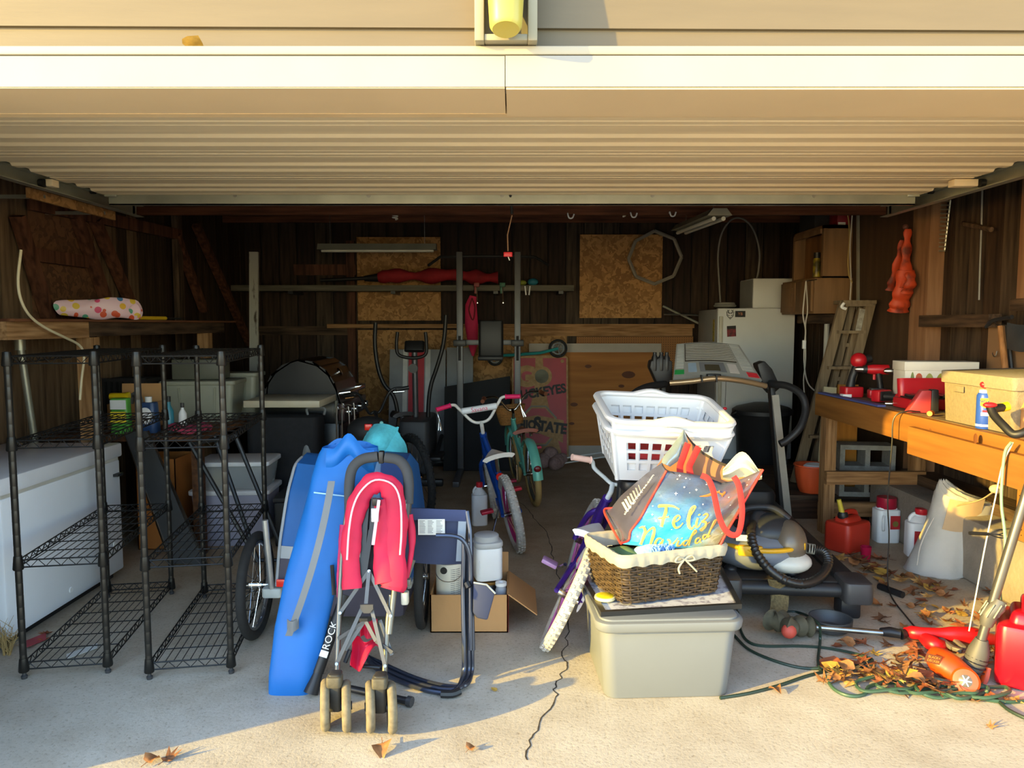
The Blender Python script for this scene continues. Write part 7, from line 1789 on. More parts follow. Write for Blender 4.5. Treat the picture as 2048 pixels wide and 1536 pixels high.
for a_ in ((-.15, .115, .02, .06, '#7c8a52', 1), (-.115, .11, .035, .06, '#b3573a', -1), (-.06, .105, .05, .07, '#a3a35c', 1), (.0, .115, .045, .05, '#9a9440', 1), (.06, .12, .055, .045, '#b8664a', 1), (-.165, .04, .032, .05, '#b05038', 1), (-.13, .05, .03, .06, '#8f9c94', 1), (-.09, .06, .035, .06, '#7d7c42', 1), (-.03, .04, .045, .05, '#b5604a', 1), (.03, .05, .03, .06, '#7c8a52', -1), (.08, .06, .04, .06, '#a3a35c', 1), (.13, .10, .03, .06, '#8f9c94', 1)): leafp(*a_)
# fabric bin with lid
fb = thing('fabric_bin', 'large beige linen storage bin with sloping lid on the workbench', 'storage bin', (2.58, 3.5, BZ))
lnm = mat('beige_linen', '#80755f', .9, var=.12, vs=70, bump=.3, bs=200)
FBM = Matrix.Translation((2.525, 3.50, BZ + .002)) @ Matrix.Rotation(.0, 4, 'Z')
MB(FBM).rbox((0, 0, .115), (.52, .52, .23), .02, None, 1.04).build('body', lnm, fb, bevel=.004)
MB(FBM).rbox((.0, 0, .232), (.56, .56, .06), .02, RY(-.03)).build('lid', mat('linen_lid', '#8a806c', .9, var=.1, vs=70, bump=.3, bs=200), fb, bevel=.005)
MB(FBM).rbox((-.277, .12, .17), (.006, .08, .03), .002).build('handle_tab', lnm, fb, bevel=.002)
fb.location = (2.525, 3.5, BZ)
# WD-40 can
wd = thing('lubricant_can', 'blue and yellow WD-40 spray can with red cap on the bench edge', 'spray can', (2.21, 3.53, BZ))
wx, wy = 2.208, 3.44
MB().lathe([(.031, 0), (.033, .004), (.033, .155), (.026, .168)], (wx, wy, BZ + .002), 24).build('can', mat('wd_blue', '#2a4fae', .35, var=.05), wd)
MB().lathe([(.0335, .012), (.0335, .022)], (wx, wy, BZ + .002), 24).build('white_band', white, wd)
MB().lathe([(.024, .165), (.024, .18), (.02, .183), (0, .184)], (wx, wy, BZ + .002), 18).build('collar', white, wd)
cd_ = V((-.45, -.9, 0)).normalized(); WM = frame((wx + cd_.x * .0336, wy + cd_.y * .0336, BZ + .125), (-cd_.y, cd_.x, 0) if False else (.9, -.45, 0), (0, 0, 1))
MB(WM).prism([(-.02, .022), (.022, .022), (.022, -.012), (.0, -.024), (-.02, -.012)], .001, Matrix.Translation((0, 0, 0))).build('yellow_shield', mat('wd_yellow', '#ecd22e', .4), wd, smooth=False)
text('lettering', 'WD-40', .017, WM @ Matrix.Translation((.001, .006, .002)), mat('wd_navy', '#1a2a6a', .5), wd, sx=.8, bold=.0004)
MB(WM).bb((-.016, -.06, .0), (.016, -.045, .001)).build('white_print', white, wd, smooth=False)
MB(WM).bb((-.01, -.042, .0), (.012, -.034, .001)).build('red_print', redp, wd, smooth=False)
MB().ell((wx + .008, wy - .005, BZ + .205), (.036, .022, .02), 16, 10, RY(.2)).build('cap', redp, wd)
MB().box((wx + .03, wy - .005, BZ + .18), (.006, .01, .03)).build('straw', white, wd, smooth=False)
wd.location = (wx, wy, BZ)
for c_ in wd.children: c_.data.transform(Matrix.Translation(V((2.21, 3.53, BZ)) - V((wx, wy, BZ))))
# cardboard carton near bench end and trimmer handle
cx_ = open_box('cardboard_box', 'small opened cardboard carton at the near end of the workbench', (2.38, 3.05, BZ + .002), (.30, .36, .11), -.05, (('l', -.4, .06), ('b', .9, .1)))
mb = MB()
for i in range(4): mb.torus(V((2.228, 3.17 - i * .045, BZ + .075)), .008, .0012, (1, 0, 0), 10, 4)
for i in range(4): mb.box((2.228, 3.17 - i * .045, BZ + .045), (.001, .012, .006))
mb.build('printed_symbols', ink, cx_, kind='stuff')
th_ = thing('curved_handle', 'black curved grab handle with red button and yellow cap lying over the carton', 'handle', (2.3, 3.1, BZ + .11))
MB().tube(spl([P(u, v, Y) for u, v, Y in ((1980, 812, 3.15), (1988, 830, 3.12), (2008, 852, 3.06), (2026, 868, 3.02), (2045, 866, 3.0), (2062, 856, 3.0))], 6), .017, 10).build('tube', mblk, th_)
MB().tube([P(1985, 818, 3.14), P(2008, 814, 3.16)], .018, 10).build('cross_tube', mblk, th_); MB().tube([P(2004, 815, 3.16), P(2016, 812, 3.16)], .02, 12).build('yellow_cap', mat('bright_yellow', '#e2c21a', .4), th_)
MB().ell(P(1980, 810, 3.14), (.03, .02, .012)).build('red_button', redp, th_)
# hammer and shovel blade hanging on right
hm = thing('hammer', 'claw hammer with wooden handle hanging on the hardboard', 'hammer', PX(2010, 680, 2.82))
MB().tube([PX(2000, 652, 2.84), PX(2006, 700, 2.84), PX(2012, 752, 2.84)], [.014, .017, .019], 10).build('handle', wood('hickory', '#a5774a', '#7c5530', 2, 4), hm)
MB().tube(spl([PX(1971, 656, 2.84), PX(1982, 643, 2.84), PX(2000, 638, 2.84), PX(2024, 634, 2.84)], 5), [.004] + [.012] * 15, 8).build('head', darkmetal, hm)
MB().tube(spl([PX(1990, 645, 2.84), PX(1995, 650, 2.86), PX(2010, 650, 2.9)], 3), .003, 5).build('hanger', steel, hm)
pn = thing('shovel_blade', 'dark dusty metal pan hanging beside the hammer', 'pan', PX(2040, 690, 2.8))
MB().grid(lambda u, v: PX(2016 + 60 * u, 645 + 52 * v + 6 * math.sin(PI * u), 2.86 - .03 * math.sin(PI * u) * math.sin(PI * v)), 10, 10, .006).build('blade', mat('dusty_dark_metal', '#3b4046', .5, .3, var=.3, vs=5), pn)
MB().tube([PX(2014, 650, 2.88), PX(2023, 740, 2.88)], .012, 8).build('shaft', black, pn)
one('wall_hook', MB().tube(spl([PX(1994, 702, 2.9), PX(1991, 712, 2.89), PX(1987, 712, 2.88), PX(1985, 706, 2.88)], 4), .003, 5), steel, 'small bent wire hook on the hardboard below the hammer', 'hook')
# orange vest hanging on post
ov = thing('orange_vest', 'crumpled blaze orange vest hanging from a hook on the post', 'vest', PX(1808, 545, 2.8))
orm = mat('blaze_orange', '#b03a14', .6, col2='#5c1a0a', vs=9, contrast=(.34, .5), bump=.3, bs=12)
def vst(pts, rs, fl=(1, .45)): MB().tube(spl([PX(u, v, 2.8) for u, v in pts], 5), [1.5 * rs[0] + 1.5 * (rs[-1] - rs[0]) * i / (5 * (len(pts) - 1)) + .008 * math.sin(i * 1.3) for i in range(5 * (len(pts) - 1) + 1)], 12, flat=fl, up=(0, 1, 0)).build('fabric', orm, ov)
vst([(1816, 458), (1814, 490), (1812, 530), (1813, 575)], (.015, .03)); vst([(1806, 480), (1797, 520), (1788, 560), (1783, 580)], (.014, .03)); vst([(1812, 540), (1806, 580), (1800, 605), (1796, 622)], (.04, .05), (1, .6)); vst([(1820, 545), (1822, 565), (1814, 585)], (.02, .03))
MB().tube([PX(1811, 455, 2.8), PX(1812, 462, 2.86)], .012, 8).build('hook', darkmetal, ov); MB().ell(PX(1811, 454, 2.8), (.02, .02, .02)).build('knob', mat('knob_brown', '#5a342a', .6), ov)
# wire rack, cord and stick on right wall
wr_ = thing('wire_rack', 'grey wire rack of short parallel prongs hung on the right wall', 'rack', PX(1890, 450, 2.97))
for k in range(13):
    v = 402 + k * 8.3; MB().tube([PX(1866 - .0 * k + 8 - k * .8, v, 2.96), PX(1900 - k * .9, v, 2.96)], .006, 6).build('prong', galv, wr_)
MB().tube([PX(1901, 400, 2.965), PX(1889, 503, 2.965)], .006, 6).build('spine', galv, wr_)
hs = thing('hanging_stick', 'dark wooden stick held crosswise by a hanging grey cord', 'stick', PX(1955, 450, 2.95))
MB().tube([PX(1926, 447, 2.94), PX(1983, 459, 2.94)], .016, 8).build('stick', oldwoodz, hs); MB().tube([PX(1965, 365, 2.95), PX(1963, 450, 2.95), PX(1960, 530, 2.95), PX(1958, 600, 2.95)], .006, 6).build('cord', grey, hs)

# ================================================================ under the bench
def cinder(label, c, rz, up=True):
    t = thing('cinder_block', label, 'cinder block', c, (0, 0, rz), 'cinder blocks under the bench')
    cbm = mat('block_grey', '#8b8a84', .95, var=.15, vs=20, bump=.5, bs=90); k = dict(world=False, smooth=False)
    W, D, H = .39, .19, .19
    for (a, b) in (((-W / 2, -D / 2, 0), (W / 2, -D / 2 + .035, H)), ((-W / 2, D / 2 - .035, 0), (W / 2, D / 2, H))): MB().bb(a, b).build('shell', cbm, t, **k)
    for x in (-W / 2, -.0175, W / 2 - .035): MB().bb((x, -D / 2 + .035, 0), (x + .035, D / 2 - .035, H)).build('web', cbm, t, **k)
    return t
a = cinder('upper cinder block standing on edge behind the bench leg', V((2.47, 5.62, .40)), -.15)
setM(a, Matrix.Translation((2.67, 5.62, .485)) @ Matrix.Rotation(-.15, 4, 'Z') @ Matrix.Rotation(PI / 2, 4, 'X'))
b = cinder('lower cinder block standing on edge on the platform', V((2.47, 5.62, .19)), -.1)
setM(b, Matrix.Translation((2.66, 5.62, .285)) @ Matrix.Rotation(-.1, 4, 'Z') @ Matrix.Rotation(PI / 2, 4, 'X'))
a.location.z = .482
one('plywood_offcut', MB().bar((2.62, 5.74, .19), (2.64, 5.80, 1.0), .16, .02, (0, 1, 0)), wood('amber_ply', '#c98a3c', '#a0682a', 2, 2), 'amber plywood offcut leaning behind the cinder blocks', 'board', smooth=False)
one('white_board', MB().bar((2.44, 5.72, .19), (2.50, 5.80, .98), .10, .02, (0, 1, 0)), mat('cream_board', '#c9bf9a', .6, var=.1), 'cream board leaning beside the ladder under the bench', 'board', smooth=False)
# gas can
def gas_can(label, c, rz, w, d, h, spout, m=None):
    t = thing('gas_can', label, 'gas can', c, (0, 0, rz)); m = m or mat('gas_red', '#b8301e', .45, var=.12, vs=3); k = dict(world=False)
    MB().rbox((0, 0, h * .36), (w, d, h * .72), .035).build('body', m, t, bevel=.02, **k)
    MB().rbox((-w * .0, 0, h * .77), (w * .72, d * .6, h * .14), .03, None, .8).build('shoulder', m, t, bevel=.012, **k)
    MB().tube(spl([(w * .38, 0, h * .70), (w * .25, 0, h * .90), (-w * .1, 0, h * .92), (-w * .2, 0, h * .80)], 5), .018, 10).build('handle', m, t, **k)
    if spout:
        MB().lathe([(.03, 0), (.034, .02), (.026, .04)], (-w * .22, 0, h * .80), 14).build('collar', black, t, **k)
        MB().tube([(-w * .22, 0, h * .85), (-w * .30, .02, h * 1.25)], [.018, .014], 10).build('spout', mat('spout_yellow', '#c8b23a', .5), t, **k)
    return t
gas_can('faded red gas can with yellow spout under the workbench', V((2.20, 4.76, 0)), .55, .25, .19, .27, True)
gas_can('glossy bright red gas can at the right edge beside the orange trimmer', V((2.13, 2.98, 0)), 1.0, .28, .20, .36, False, mat('gas_gloss', '#b00e20', .3))
def bottle(label, c, w, d, h, capm, lab, rz=0):
    t = thing('white_bottle', label, 'bottle', c, (0, 0, rz)); k = dict(world=False)
    MB().rbox((0, 0, h * .37), (w, d, h * .74), .03).build('body', white, t, bevel=.008, **k)
    MB().rbox((0, 0, h * .76), (w * .8, d * .8, h * .06), .03).build('shoulder', white, t, bevel=.006, **k)
    MB().lathe([(w * .40, h * .76), (w * .42, h * .78), (w * .40, h), (0, h)], (0, 0, 0), 20).build('cap', capm, t, **k)
    MB().tube(spl([(-w * .30, -d / 2 - .004, h * .62), (-w * .38, -d / 2 - .022, h * .55), (-w * .36, -d / 2 - .02, h * .36), (-w * .30, -d / 2 - .004, h * .30)], 4), .009, 8).build('handle', white, t, **k)
    MB().bb((w * .0, -d / 2 - .002, h * .32), (w * .42, -d / 2, h * .62)).build('label_red', mat('label_red', '#b32a2e', .5), t, smooth=False, **k)
    MB().lathe([(0, 0), (.018, 0), (.02, .0012)], (w * .22, -d / 2 - .002, h * .44), 14, RX(PI / 2)).build('label_emblem', mat('label_olive', '#7d7238', .5), t, **k)
    return t
wineca = mat('wine_red', '#a01a34', .35)
bottle('white granule bottle with wide wine-red cap behind the gas can', G(1770, 1082), .155, .12, .305, wineca, None)
jug('white jug with moulded handle and red cap behind the white sack', V((2.60, 4.62, 0)), .17, .12, .31, -.2, redp, white, mat('label_red', '#b32a2e', .5))
one('red_cup', MB().lathe([(0, 0), (.026, 0), (.034, .09), (.031, .09), (.024, .006), (0, .006)], G(1731, 1121), 18), mat('clear_red', '#b01840', .2, alpha=.85), 'small translucent red measuring cup on the floor', 'cup')
# white sack
sk = thing('white_sack', 'half-empty white woven sack slumped under the workbench', 'sack', G(1880, 1150))
skm = mat('sack_white', '#b5b2ab', .7, var=.06, vs=6, bump=.35, bs=16)
sc0 = G(1880, 1143)
rows_ = [(1157, 1835, 1915), (1146, 1812, 1928), (1120, 1822, 1940), (1090, 1838, 1952), (1060, 1850, 1964), (1030, 1860, 1977), (1006, 1866, 1985), (996, 1869, 1960), (985, 1872, 1930), (972, 1875, 1908), (960, 1879, 1893)]
def sackf(u, v):
    k = min(len(rows_) - 2, int(v * (len(rows_) - 1))); f = v * (len(rows_) - 1) - k
    vv, lu, ru = [rows_[k][i] + (rows_[k + 1][i] - rows_[k][i]) * f for i in (0, 1, 2)]
    a = 2 * PI * u; sy = 4.33 + .02 * v; l_, r_ = P(lu, vv, sy), P(ru, vv, sy); hw = (r_.x - l_.x) / 2; c = (l_ + r_) / 2
    dep = (.16 - .09 * v) * min(1, hw / .1); w = 1 + .02 * math.sin(7 * a + 12 * v) + .015 * math.sin(13 * a + 20 * v)
    q = c + V((hw * math.cos(a), dep * math.sin(a) * w, .006 * math.sin(9 * a + 30 * v))); q.z = max(q.z, .003); return q
MB().grid(sackf, 48, 40, .002).build('sack', skm, sk)
MB().tube(spl([P(u, v, 4.19) for u, v in ((1868, 1035), (1852, 1065), (1840, 1095), (1834, 1130))], 4), .004, 6).build('seam', skm, sk)
MB().grid(lambda u, v: P(1900 + 70 * u - 16 * v, 998 + 6 * math.sin(PI * u) + 60 * v, 4.24 - .02 * math.sin(PI * u)), 8, 6, .002).build('flap', mat('sack_inside', '#b59a78', .8), sk)
one('black_tube', MB().tube([G(1758, 1172, .018), G(1806, 1190, .018)], .018, 12), black, 'short black plastic tube lying among the leaves', 'tube')
# ================================================================ trimmers, cords, leaves
t1 = thing('string_trimmer', 'red string trimmer with steel shaft lying across the floor', 'trimmer', G(1780, 1265))
tz = .05
A = lambda u, v, z=tz: G(u, v, z)
MB().tube([A(1625, 1254), A(1765, 1266)], .0135, 12).build('shaft', steel, t1)
MB().tube([A(1762, 1264), A(1780, 1264), A(1802, 1268)], [.019, .024, .021], 12).build('coupling', black, t1)
MB().tube([A(1802, 1268), A(1812, 1268)], [.026, .018], 12).build('collar', black, t1)
MB().tube(spl([A(1810, 1262), A(1835, 1266, .06), A(1880, 1268, .065), A(1930, 1270, .07), A(1968, 1276, .06), A(1994, 1280, .05)], 5), [.018, .02, .026, .03, .03, .03, .028, .028, .028, .028, .028, .03, .034, .036, .036, .038, .04, .04, .038, .036, .034, .03, .028, .026, .024, .02], 12).build('handle_housing', mat('trimmer_red', '#a81018', .35), t1)
MB().tube(spl([A(1840, 1270), A(1870, 1290, .04), A(1890, 1293, .03)], 5), [.02, .024, .03, .034, .036, .036, .034, .032, .03, .026, .02], 12).build('guard_grip', mat('trimmer_red', '#a81018', .35), t1)
for (a, b) in (((1868, 1268), (1905, 1296)), ((1905, 1296), (1925, 1302)), ((1890, 1264), (1928, 1296))): MB().bar(A(*a), A(*b), .022, .018).build('assist_handle', mat('grey_brown_plastic', '#6b645a', .5), t1, bevel=.004)
MB().tube(spl([A(1538, 1238, .07), A(1552, 1244, .07), A(1562, 1240, .07), A(1580, 1254, .07), A(1600, 1252, .06), A(1626, 1254)], 4), [.04 + .012 * math.sin(i * 1.7) for i in range(20)] + [.03], 14).build('motor_head', mat('dirty_olive_plastic', '#4a4636', .8, var=.3, vs=30), t1)
MB().ell(A(1578, 1262, .06), (.035, .03, .035)).build('spool_cap', mat('dirty_red', '#b8483a', .6), t1)
def dome(u, v): return 0
q = A(1660, 1262, .0); MB().lathe([(0, .003), (.05, .004), (.08, .012), (.098, .04), (.10, .07), (.094, .069), (.09, .04), (.07, .018), (0, .01)], q, 24).build('guard', mat('guard_black', '#3a3c3e', .5, var=.2), t1)
# orange trimmer standing
t2 = thing('string_trimmer', 'orange string trimmer standing on its head with grey steel shaft', 'trimmer', G(1935, 1385))
q = lambda u, v, Y: P(u, v, Y)
MB().tube([P(1948, 1330, 2.98), P(1968, 1262, 2.97), P(2046, 1010, 2.94), P(2110, 800, 2.90)], .0185, 16).build('shaft', mat('shaft_steel', '#7a7874', .3, .8), t2)
MB().tube([P(1972, 1250, 2.965), P(1978, 1228, 2.96), P(1994, 1212, 2.955), P(2000, 1200, 2.955)], [.024, .033, .033, .026], 14).build('grip_collar', mat('collar_grey', '#5f5d57', .45, .3), t2)
for k in range(8):
    a = 2 * PI * k / 8; o = V((math.cos(a) * .034, math.sin(a) * .034, 0)); MB().tube([P(1977, 1230, 2.96) + o, P(1993, 1205, 2.955) + o], .004, 5).build('collar_rib', mat('collar_grey', '#5f5d57', .45, .3), t2)
MB().tube([P(1940, 1345, 2.98), P(1952, 1318, 2.98), P(1958, 1300, 2.975), P(1964, 1278, 2.97)], [.036, .044, .04, .024], 16).build('motor_neck', mat('neck_grey', '#4e4c46', .55), t2)
for k in range(4): qq = P(1944 + 3 * k, 1338 - 9 * k, 2.94); MB().torus(P(1945 + 3 * k, 1338 - 8 * k, 2.98), .0425, .003, (.25, 0, 1), 20, 5).build('vent_rib', black, t2)
oro = mat('trimmer_orange', '#c8440c', .4, var=.06)
ocn = P(1905, 1342, 2.97)
def obod(u, v):
    path = [(1848, 1300), (1862, 1316), (1880, 1330), (1898, 1344), (1918, 1356), (1940, 1366), (1956, 1370)]
    return None
MB().tube(spl([P(1853, 1312, 3.02), P(1872, 1318, 3.0), P(1894, 1330, 2.97), P(1916, 1346, 2.94), P(1938, 1362, 2.92), P(1952, 1368, 2.92)], 5), [.02, .04, .05, .056, .06, .062, .064, .066, .067, .067, .066, .066, .066, .064, .063, .062, .06, .06, .058, .055, .052, .05, .046, .04, .03, .012], 18, flat=(1, .8)).build('housing', oro, t2)
dc = P(1931, 1362, 2.87)
dn = (V((0, 0, CH)) - dc).normalized(); dq = dn.to_track_quat('Z', 'Y').to_matrix()
MB().lathe([(.052, -.02), (.052, .004), (.045, .012), (.026, .014)], dc, 26, dq).build('motor_cover', oro, t2)
MB().lathe([(.026, .013), (.024, .0145), (0, .0145)], dc, 20, dq).build('fan_disc', mat('fan_dark', '#55504a', .4), t2)
for k in range(6):
    a = 2 * PI * k / 6; MB().bar(dc + dq @ V((0, 0, .0155)), dc + dq @ V((.022 * math.cos(a), .022 * math.sin(a), .0155)), .005, .002, dn).build('fan_blade', steel, t2)
MB().tube(spl([P(1950, 1385, 2.93), P(1966, 1360, 2.95), P(1972, 1335, 2.97)], 5), .02, 10, flat=(1, .4)).build('edge_guide', oro, t2)
lM = frame(P(1867, 1318, 2.935), (1, 0, -.25), (.2, 0, 1))
MB(lM).bb((-.035, -.018, 0), (.03, .018, .002)).build('badge', mat('badge_brown', '#6b3a1a', .5), t2, smooth=False)
text('lettering', 'BLACK+', .014, lM @ Matrix.Translation((0, .007, .003)), mat('badge_orange', '#f08a3a', .5), t2); text('lettering', 'DECKER', .014, lM @ Matrix.Translation((0, -.008, .003)), mat('badge_orange', '#f08a3a', .5), t2)

# cords -----------------------------------------------------------------------
green = mat('green_cord', '#22352b', .5, var=.1); pale_green = mat('pale_green_cord', '#7ea08a', .5)
def cordG(name, label, pts, r, m, k=6): return one(name, MB().tube(spl([G(u, v, (z if z is not None else r)) for u, v, z in pts], k), r, 7), m, label, 'cord')
Z_ = None
cordG('extension_lead', 'dark green extension cord curving from the tote to the leaf pile', [(1468, 1270, Z_), (1500, 1300, Z_), (1560, 1325, Z_), (1620, 1337, Z_), (1700, 1330, .02), (1745, 1322, .02), (1720, 1310, .02), (1660, 1297, Z_), (1600, 1292, Z_), (1530, 1292, Z_), (1498, 1284, Z_), (1482, 1262, Z_), (1476, 1225, .02)], .0065, green)
cordG('extension_lead', 'dark green cord running from under the tote to the front edge of the leaves', [(1440, 1396, Z_), (1500, 1386, Z_), (1560, 1370, Z_), (1620, 1350, Z_), (1690, 1336, Z_), (1750, 1330, .02)], .0065, green)
one('extension_lead', MB().tube(spl([G(1563, 1222, .008), G(1600, 1226, .008), G(1636, 1246, .1), P(1640, 1280, 3.33), G(1636, 1320, .012), G(1640, 1340, .008)], 6), .0065, 7), green, 'green cord draped over the shaft of the red trimmer', 'cord')
tang = []
rr = random.Random(3)
for i in range(46):
    f = i / 45; a = f * 2 * PI * 5.3; cu = 1770 + 190 * f + 70 * math.cos(a); cv = 1362 + 22 * f + 20 * math.sin(a) * (1 - .3 * f)
    tang.append((cu + rr.uniform(-12, 12), cv + rr.uniform(-5, 5), .008 + .016 * abs(math.sin(i * .9))))
cordG('extension_lead', 'tangled green cord coiled beneath the leaves and orange trimmer', [(1650, 1352, Z_), (1668, 1378, Z_), (1700, 1392, Z_), (1730, 1388, Z_), (1745, 1370, Z_)] + tang + [(2010, 1404, Z_), (2070, 1400, Z_)], .0072, mat('green_tangle', '#34503f', .5, var=.15), 4)
cordG('extension_lead', 'dark cord leaving the tangle at the lower right corner', [(1990, 1395, Z_), (2015, 1418, Z_), (2050, 1436, Z_), (2090, 1450, Z_)], .007, green)
one('hanging_rope', MB().tube(spl([PX(u, v, 2.09) for u, v in ((2022, 885), (2010, 905), (2004, 960), (2003, 1010), (2009, 1060), (2010, 1100), (2000, 1140), (2000, 1180))] + [G(2008, 1245, .008), G(2025, 1280, .008)], 6), .006, 7), pale_green, 'pale green cord hanging from the near end of the bench', 'cord')
tw = thing('hanging_string', 'white string with a black twist tie hanging from the bench front', 'string', PX(1975, 1060, 2.1))
MB().tube(spl([PX(2026, 885, 2.1), PX(2005, 930, 2.1), PX(1990, 1000, 2.1), PX(1977, 1060, 2.1), PX(1965, 1120, 2.08), PX(1950, 1200, 2.04), P(1938, 1262, 3.2)], 5), .003, 5).build('string', paperw, tw)
c = PX(1977, 1068, 2.1); 
MB().tube([c + V((-.085, -.0, .004)), c], .008, 6).build('twist_tie', black, tw)
for s in (-1, 1): MB().tube(spl([c, c + V((.04, -.01, .018 * s + .005)), c + V((.07, -.01, .012 * s)), c + V((.04, -.01, .002 * s)), c], 5), .0028, 5).build('tie_loop', black, tw)
one('frayed_twine', MB().tube(spl([PX(2000, 975, 2.11), PX(1985, 985, 2.11), PX(1960, 1000, 2.2), PX(1920, 1010, 2.3), PX(1913, 1012, 2.31)], 5), .004, 5).ell(PX(1992, 978, 2.11), (.03, .02, .02), 10, 6), mat('twine', '#b09a70', .9), 'frayed twine tied to the string beside the white sack', 'twine')

# leaves ------------------------------------------------------------------------
def leaf_mesh(seed, kind):
    r = random.Random(seed)
    n = 5; pts = []
    # maple-like outline: alternating lobes
    lob = [(-100, .55), (-70, .30), (-38, .85), (-15, .42), (0, 1.0), (15, .42), (38, .85), (70, .30), (100, .55), (135, .28), (180, .16), (225, .28)]
    if kind == 1: lob = [(-120, .4), (-80, .52), (-40, .6), (0, 1.0), (40, .6), (80, .52), (120, .4), (180, .3)]
    cu = r.uniform(.8, 2.4); cv = r.uniform(-1.5, 1.8); ph = r.uniform(0, 6)
    vs = [(0, 0, 0)]
    for a, l in lob:
        a = math.radians(a); l *= r.uniform(.85, 1.12); x, y = l * math.cos(a), l * math.sin(a)
        z = cu * .35 * y * y + cv * .25 * x * x + .12 * math.sin(4 * x + ph) + r.uniform(-.05, .05)
        vs.append((x * .9, y, z))
        
    N = len(lob); mid = [(0.5 * p[0], .5 * p[1], .25 * p[2] + .05 * r.uniform(-1, 1)) for p in vs[1:]]
    vs = [vs[0]] + mid + vs[1:]
    fs = [(0, 1 + i, 1 + (i + 1) % N) for i in range(N)] + [(1 + i, 1 + N + i, 1 + N + (i + 1) % N, 1 + (i + 1) % N) for i in range(N)]
    zmin = min(v[2] for v in vs); vs = [(x, y, z - zmin) for x, y, z in vs]
    mb = MB()._add(vs, fs)
    st = vs[0]; mb.tube([V((0, 0, st[2])), V((-.35, .03, st[2] * .7)), V((-.7, .0, max(.02, st[2] * .5)))], .022, 4)
    me = mb.mesh(smooth=True, ang=60); return me
lcols = ['#94643a', '#74492a', '#a47c42', '#85482a', '#b08c3c', '#634026', '#965a3a']
lnames = ['tan brown', 'dark brown', 'golden tan', 'rust brown', 'yellow', 'deep brown', 'coppery']
lms = []
for i in range(14):
    me = leaf_mesh(i * 3 + 1, i % 4 == 3)
    me.materials.append(mat('dry_leaf_%d' % (i % 7), lcols[i % 7], .7, var=.25, vs=2.5, bump=.2)); lms.append(me); me['tone'] = lnames[i % 7]
placed = 0
def leaf(u, v, s, label, group, z=0.0, me=None, rs=None, world=None):
    r = rs or random
    o = link('dry_leaf', me or r.choice(lms), None); p = world or G(u, v, z)
    o.location = p + V((0, 0, .002)); o.rotation_euler = (r.uniform(-.25, .25), r.uniform(-.25, .25), r.uniform(0, 6.28)); o.scale = (s * 1.7,) * 3
    tag(o, label.replace('@', o.data['tone']), 'leaf', group); return o
rl = random.Random(11)
# single leaves on the sunlit concrete
leaf(765, 1500, .042, 'large curled tan leaf on the sunlit concrete before the stroller', 'single leaves', rs=rl)
leaf(300, 1528, .03, 'orange leaf at the lower left edge of the picture', 'single leaves', rs=rl)
leaf(335, 1522, .032, 'pale tan leaf beside the orange one at lower left', 'single leaves', rs=rl)
leaf(1548, 1384, .03, 'upright russet leaf alone on the concrete right of the tote', 'single leaves', rs=rl)
leaf(990, 1382, .016, 'small tan leaf beside the folded chair foot', 'single leaves', rs=rl)
leaf(940, 1502, .022, 'small yellow green leaf on the concrete near the bottom', 'single leaves', rs=rl)
leaf(1980, 1455, .02, 'brown leaf low on the concrete at the right', 'single leaves', rs=rl)
leaf(1658, 1330, .07, 'long brown leaf standing where the green cords cross', 'single leaves', rs=rl, me=lms[3])
for i in range(64):   # pile
    f = rl.random(); u = 1680 + 230 * f + rl.gauss(0, 18); v = 1345 + 22 * f + rl.gauss(0, 16)
    h = max(0, .07 - abs(f - .5) * .12) * rl.random()
    leaf(u, v, rl.uniform(.028, .05), '@ dry autumn leaf in the heap beside the orange trimmer', 'leaves heaped beside the orange trimmer', h, rs=rl)
for i in range(34):
    u = rl.uniform(1640, 1990); v = rl.uniform(1285, 1330)
    leaf(u, v, rl.uniform(.025, .045), '@ dry leaf scattered around the red trimmer', 'leaves around the red trimmer', rs=rl)
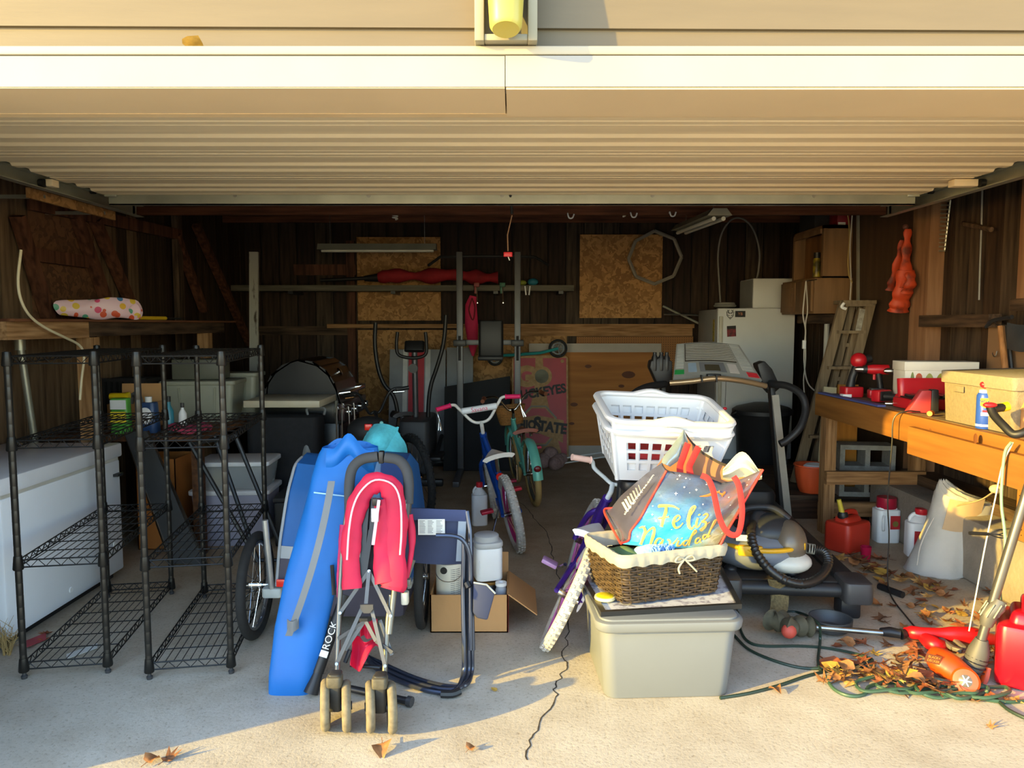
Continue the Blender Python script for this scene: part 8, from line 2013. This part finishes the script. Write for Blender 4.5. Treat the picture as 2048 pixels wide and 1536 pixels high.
for i in range(40):
    f = rl.random(); u = 1690 + 190 * f + rl.gauss(0, 14); v = 1115 + 75 * f + rl.gauss(0, 10)
    leaf(u, v, rl.uniform(.03, .05), '@ leaf in the drift between treadmill and sack', 'leaves drifted between treadmill and sack', .02 * rl.random(), rs=rl)
for i in range(44):
    u = rl.uniform(1745, 2048); v = rl.uniform(1165, 1260)
    leaf(u, v, rl.uniform(.022, .045), '@ dry leaf strewn over the floor before the bench', 'leaves strewn before the bench', rs=rl)
for i in range(10):
    u = rl.uniform(1930, 2040); v = rl.uniform(1360, 1410)
    leaf(u, v, rl.uniform(.02, .035), '@ dry leaf caught by the cord under the red gas can', 'leaves by the red gas can', rs=rl)
for (u, v, s) in ((95, 1268, .035), (88, 1283, .03)): leaf(u, v, s, 'brown leaf on the floor against the freezer' if s > .031 else 'reddish leaf on the floor beside the freezer corner', 'leaves by the freezer', rs=rl)
leaf(0, 0, .035, 'dry brown leaf lodged on the white drip cap over the door', 'single leaves', rs=rl, world=V((P(377, 92, HY).x, HY + .022, z0 + .001)))
# dry grass clump by the left edge
gs2 = MB()
for i in range(60):
    q = G(6 + 16 * rl.random(), 1298 + 14 * rl.random()); h = rl.uniform(.03, .16)
    gs2.tube([q, q + V((rl.uniform(-.02, .03), rl.uniform(-.02, .02), h * .6)), q + V((rl.uniform(-.04, .06), rl.uniform(-.03, .03), h))], [.002, .0015, .0006], 4)
o = one('dry_grass', gs2, mat('straw', '#a58a58', .9), 'tuft of dry straw at the near corner of the freezer', 'grass', kind='stuff')
one('white_paper_scrap', MB().grid(lambda u, v: G(133 + 62 * u, 1318 - 22 * u - 10 * v, .003 + .003 * math.sin(9 * u) + .003), 8, 3, .001), paperw, 'crumpled white paper scrap under the left wire shelf', 'paper')
one('red_cloth_scrap', MB().grid(lambda u, v: G(52 + 40 * u, 1295 - 16 * u - 14 * v, .006 + .008 * math.sin(7 * u + 3 * v) + .008), 8, 4, .002), mat('faded_red_cloth', '#a3444a', .9), 'faded red cloth scrap on the floor beside the freezer', 'cloth')
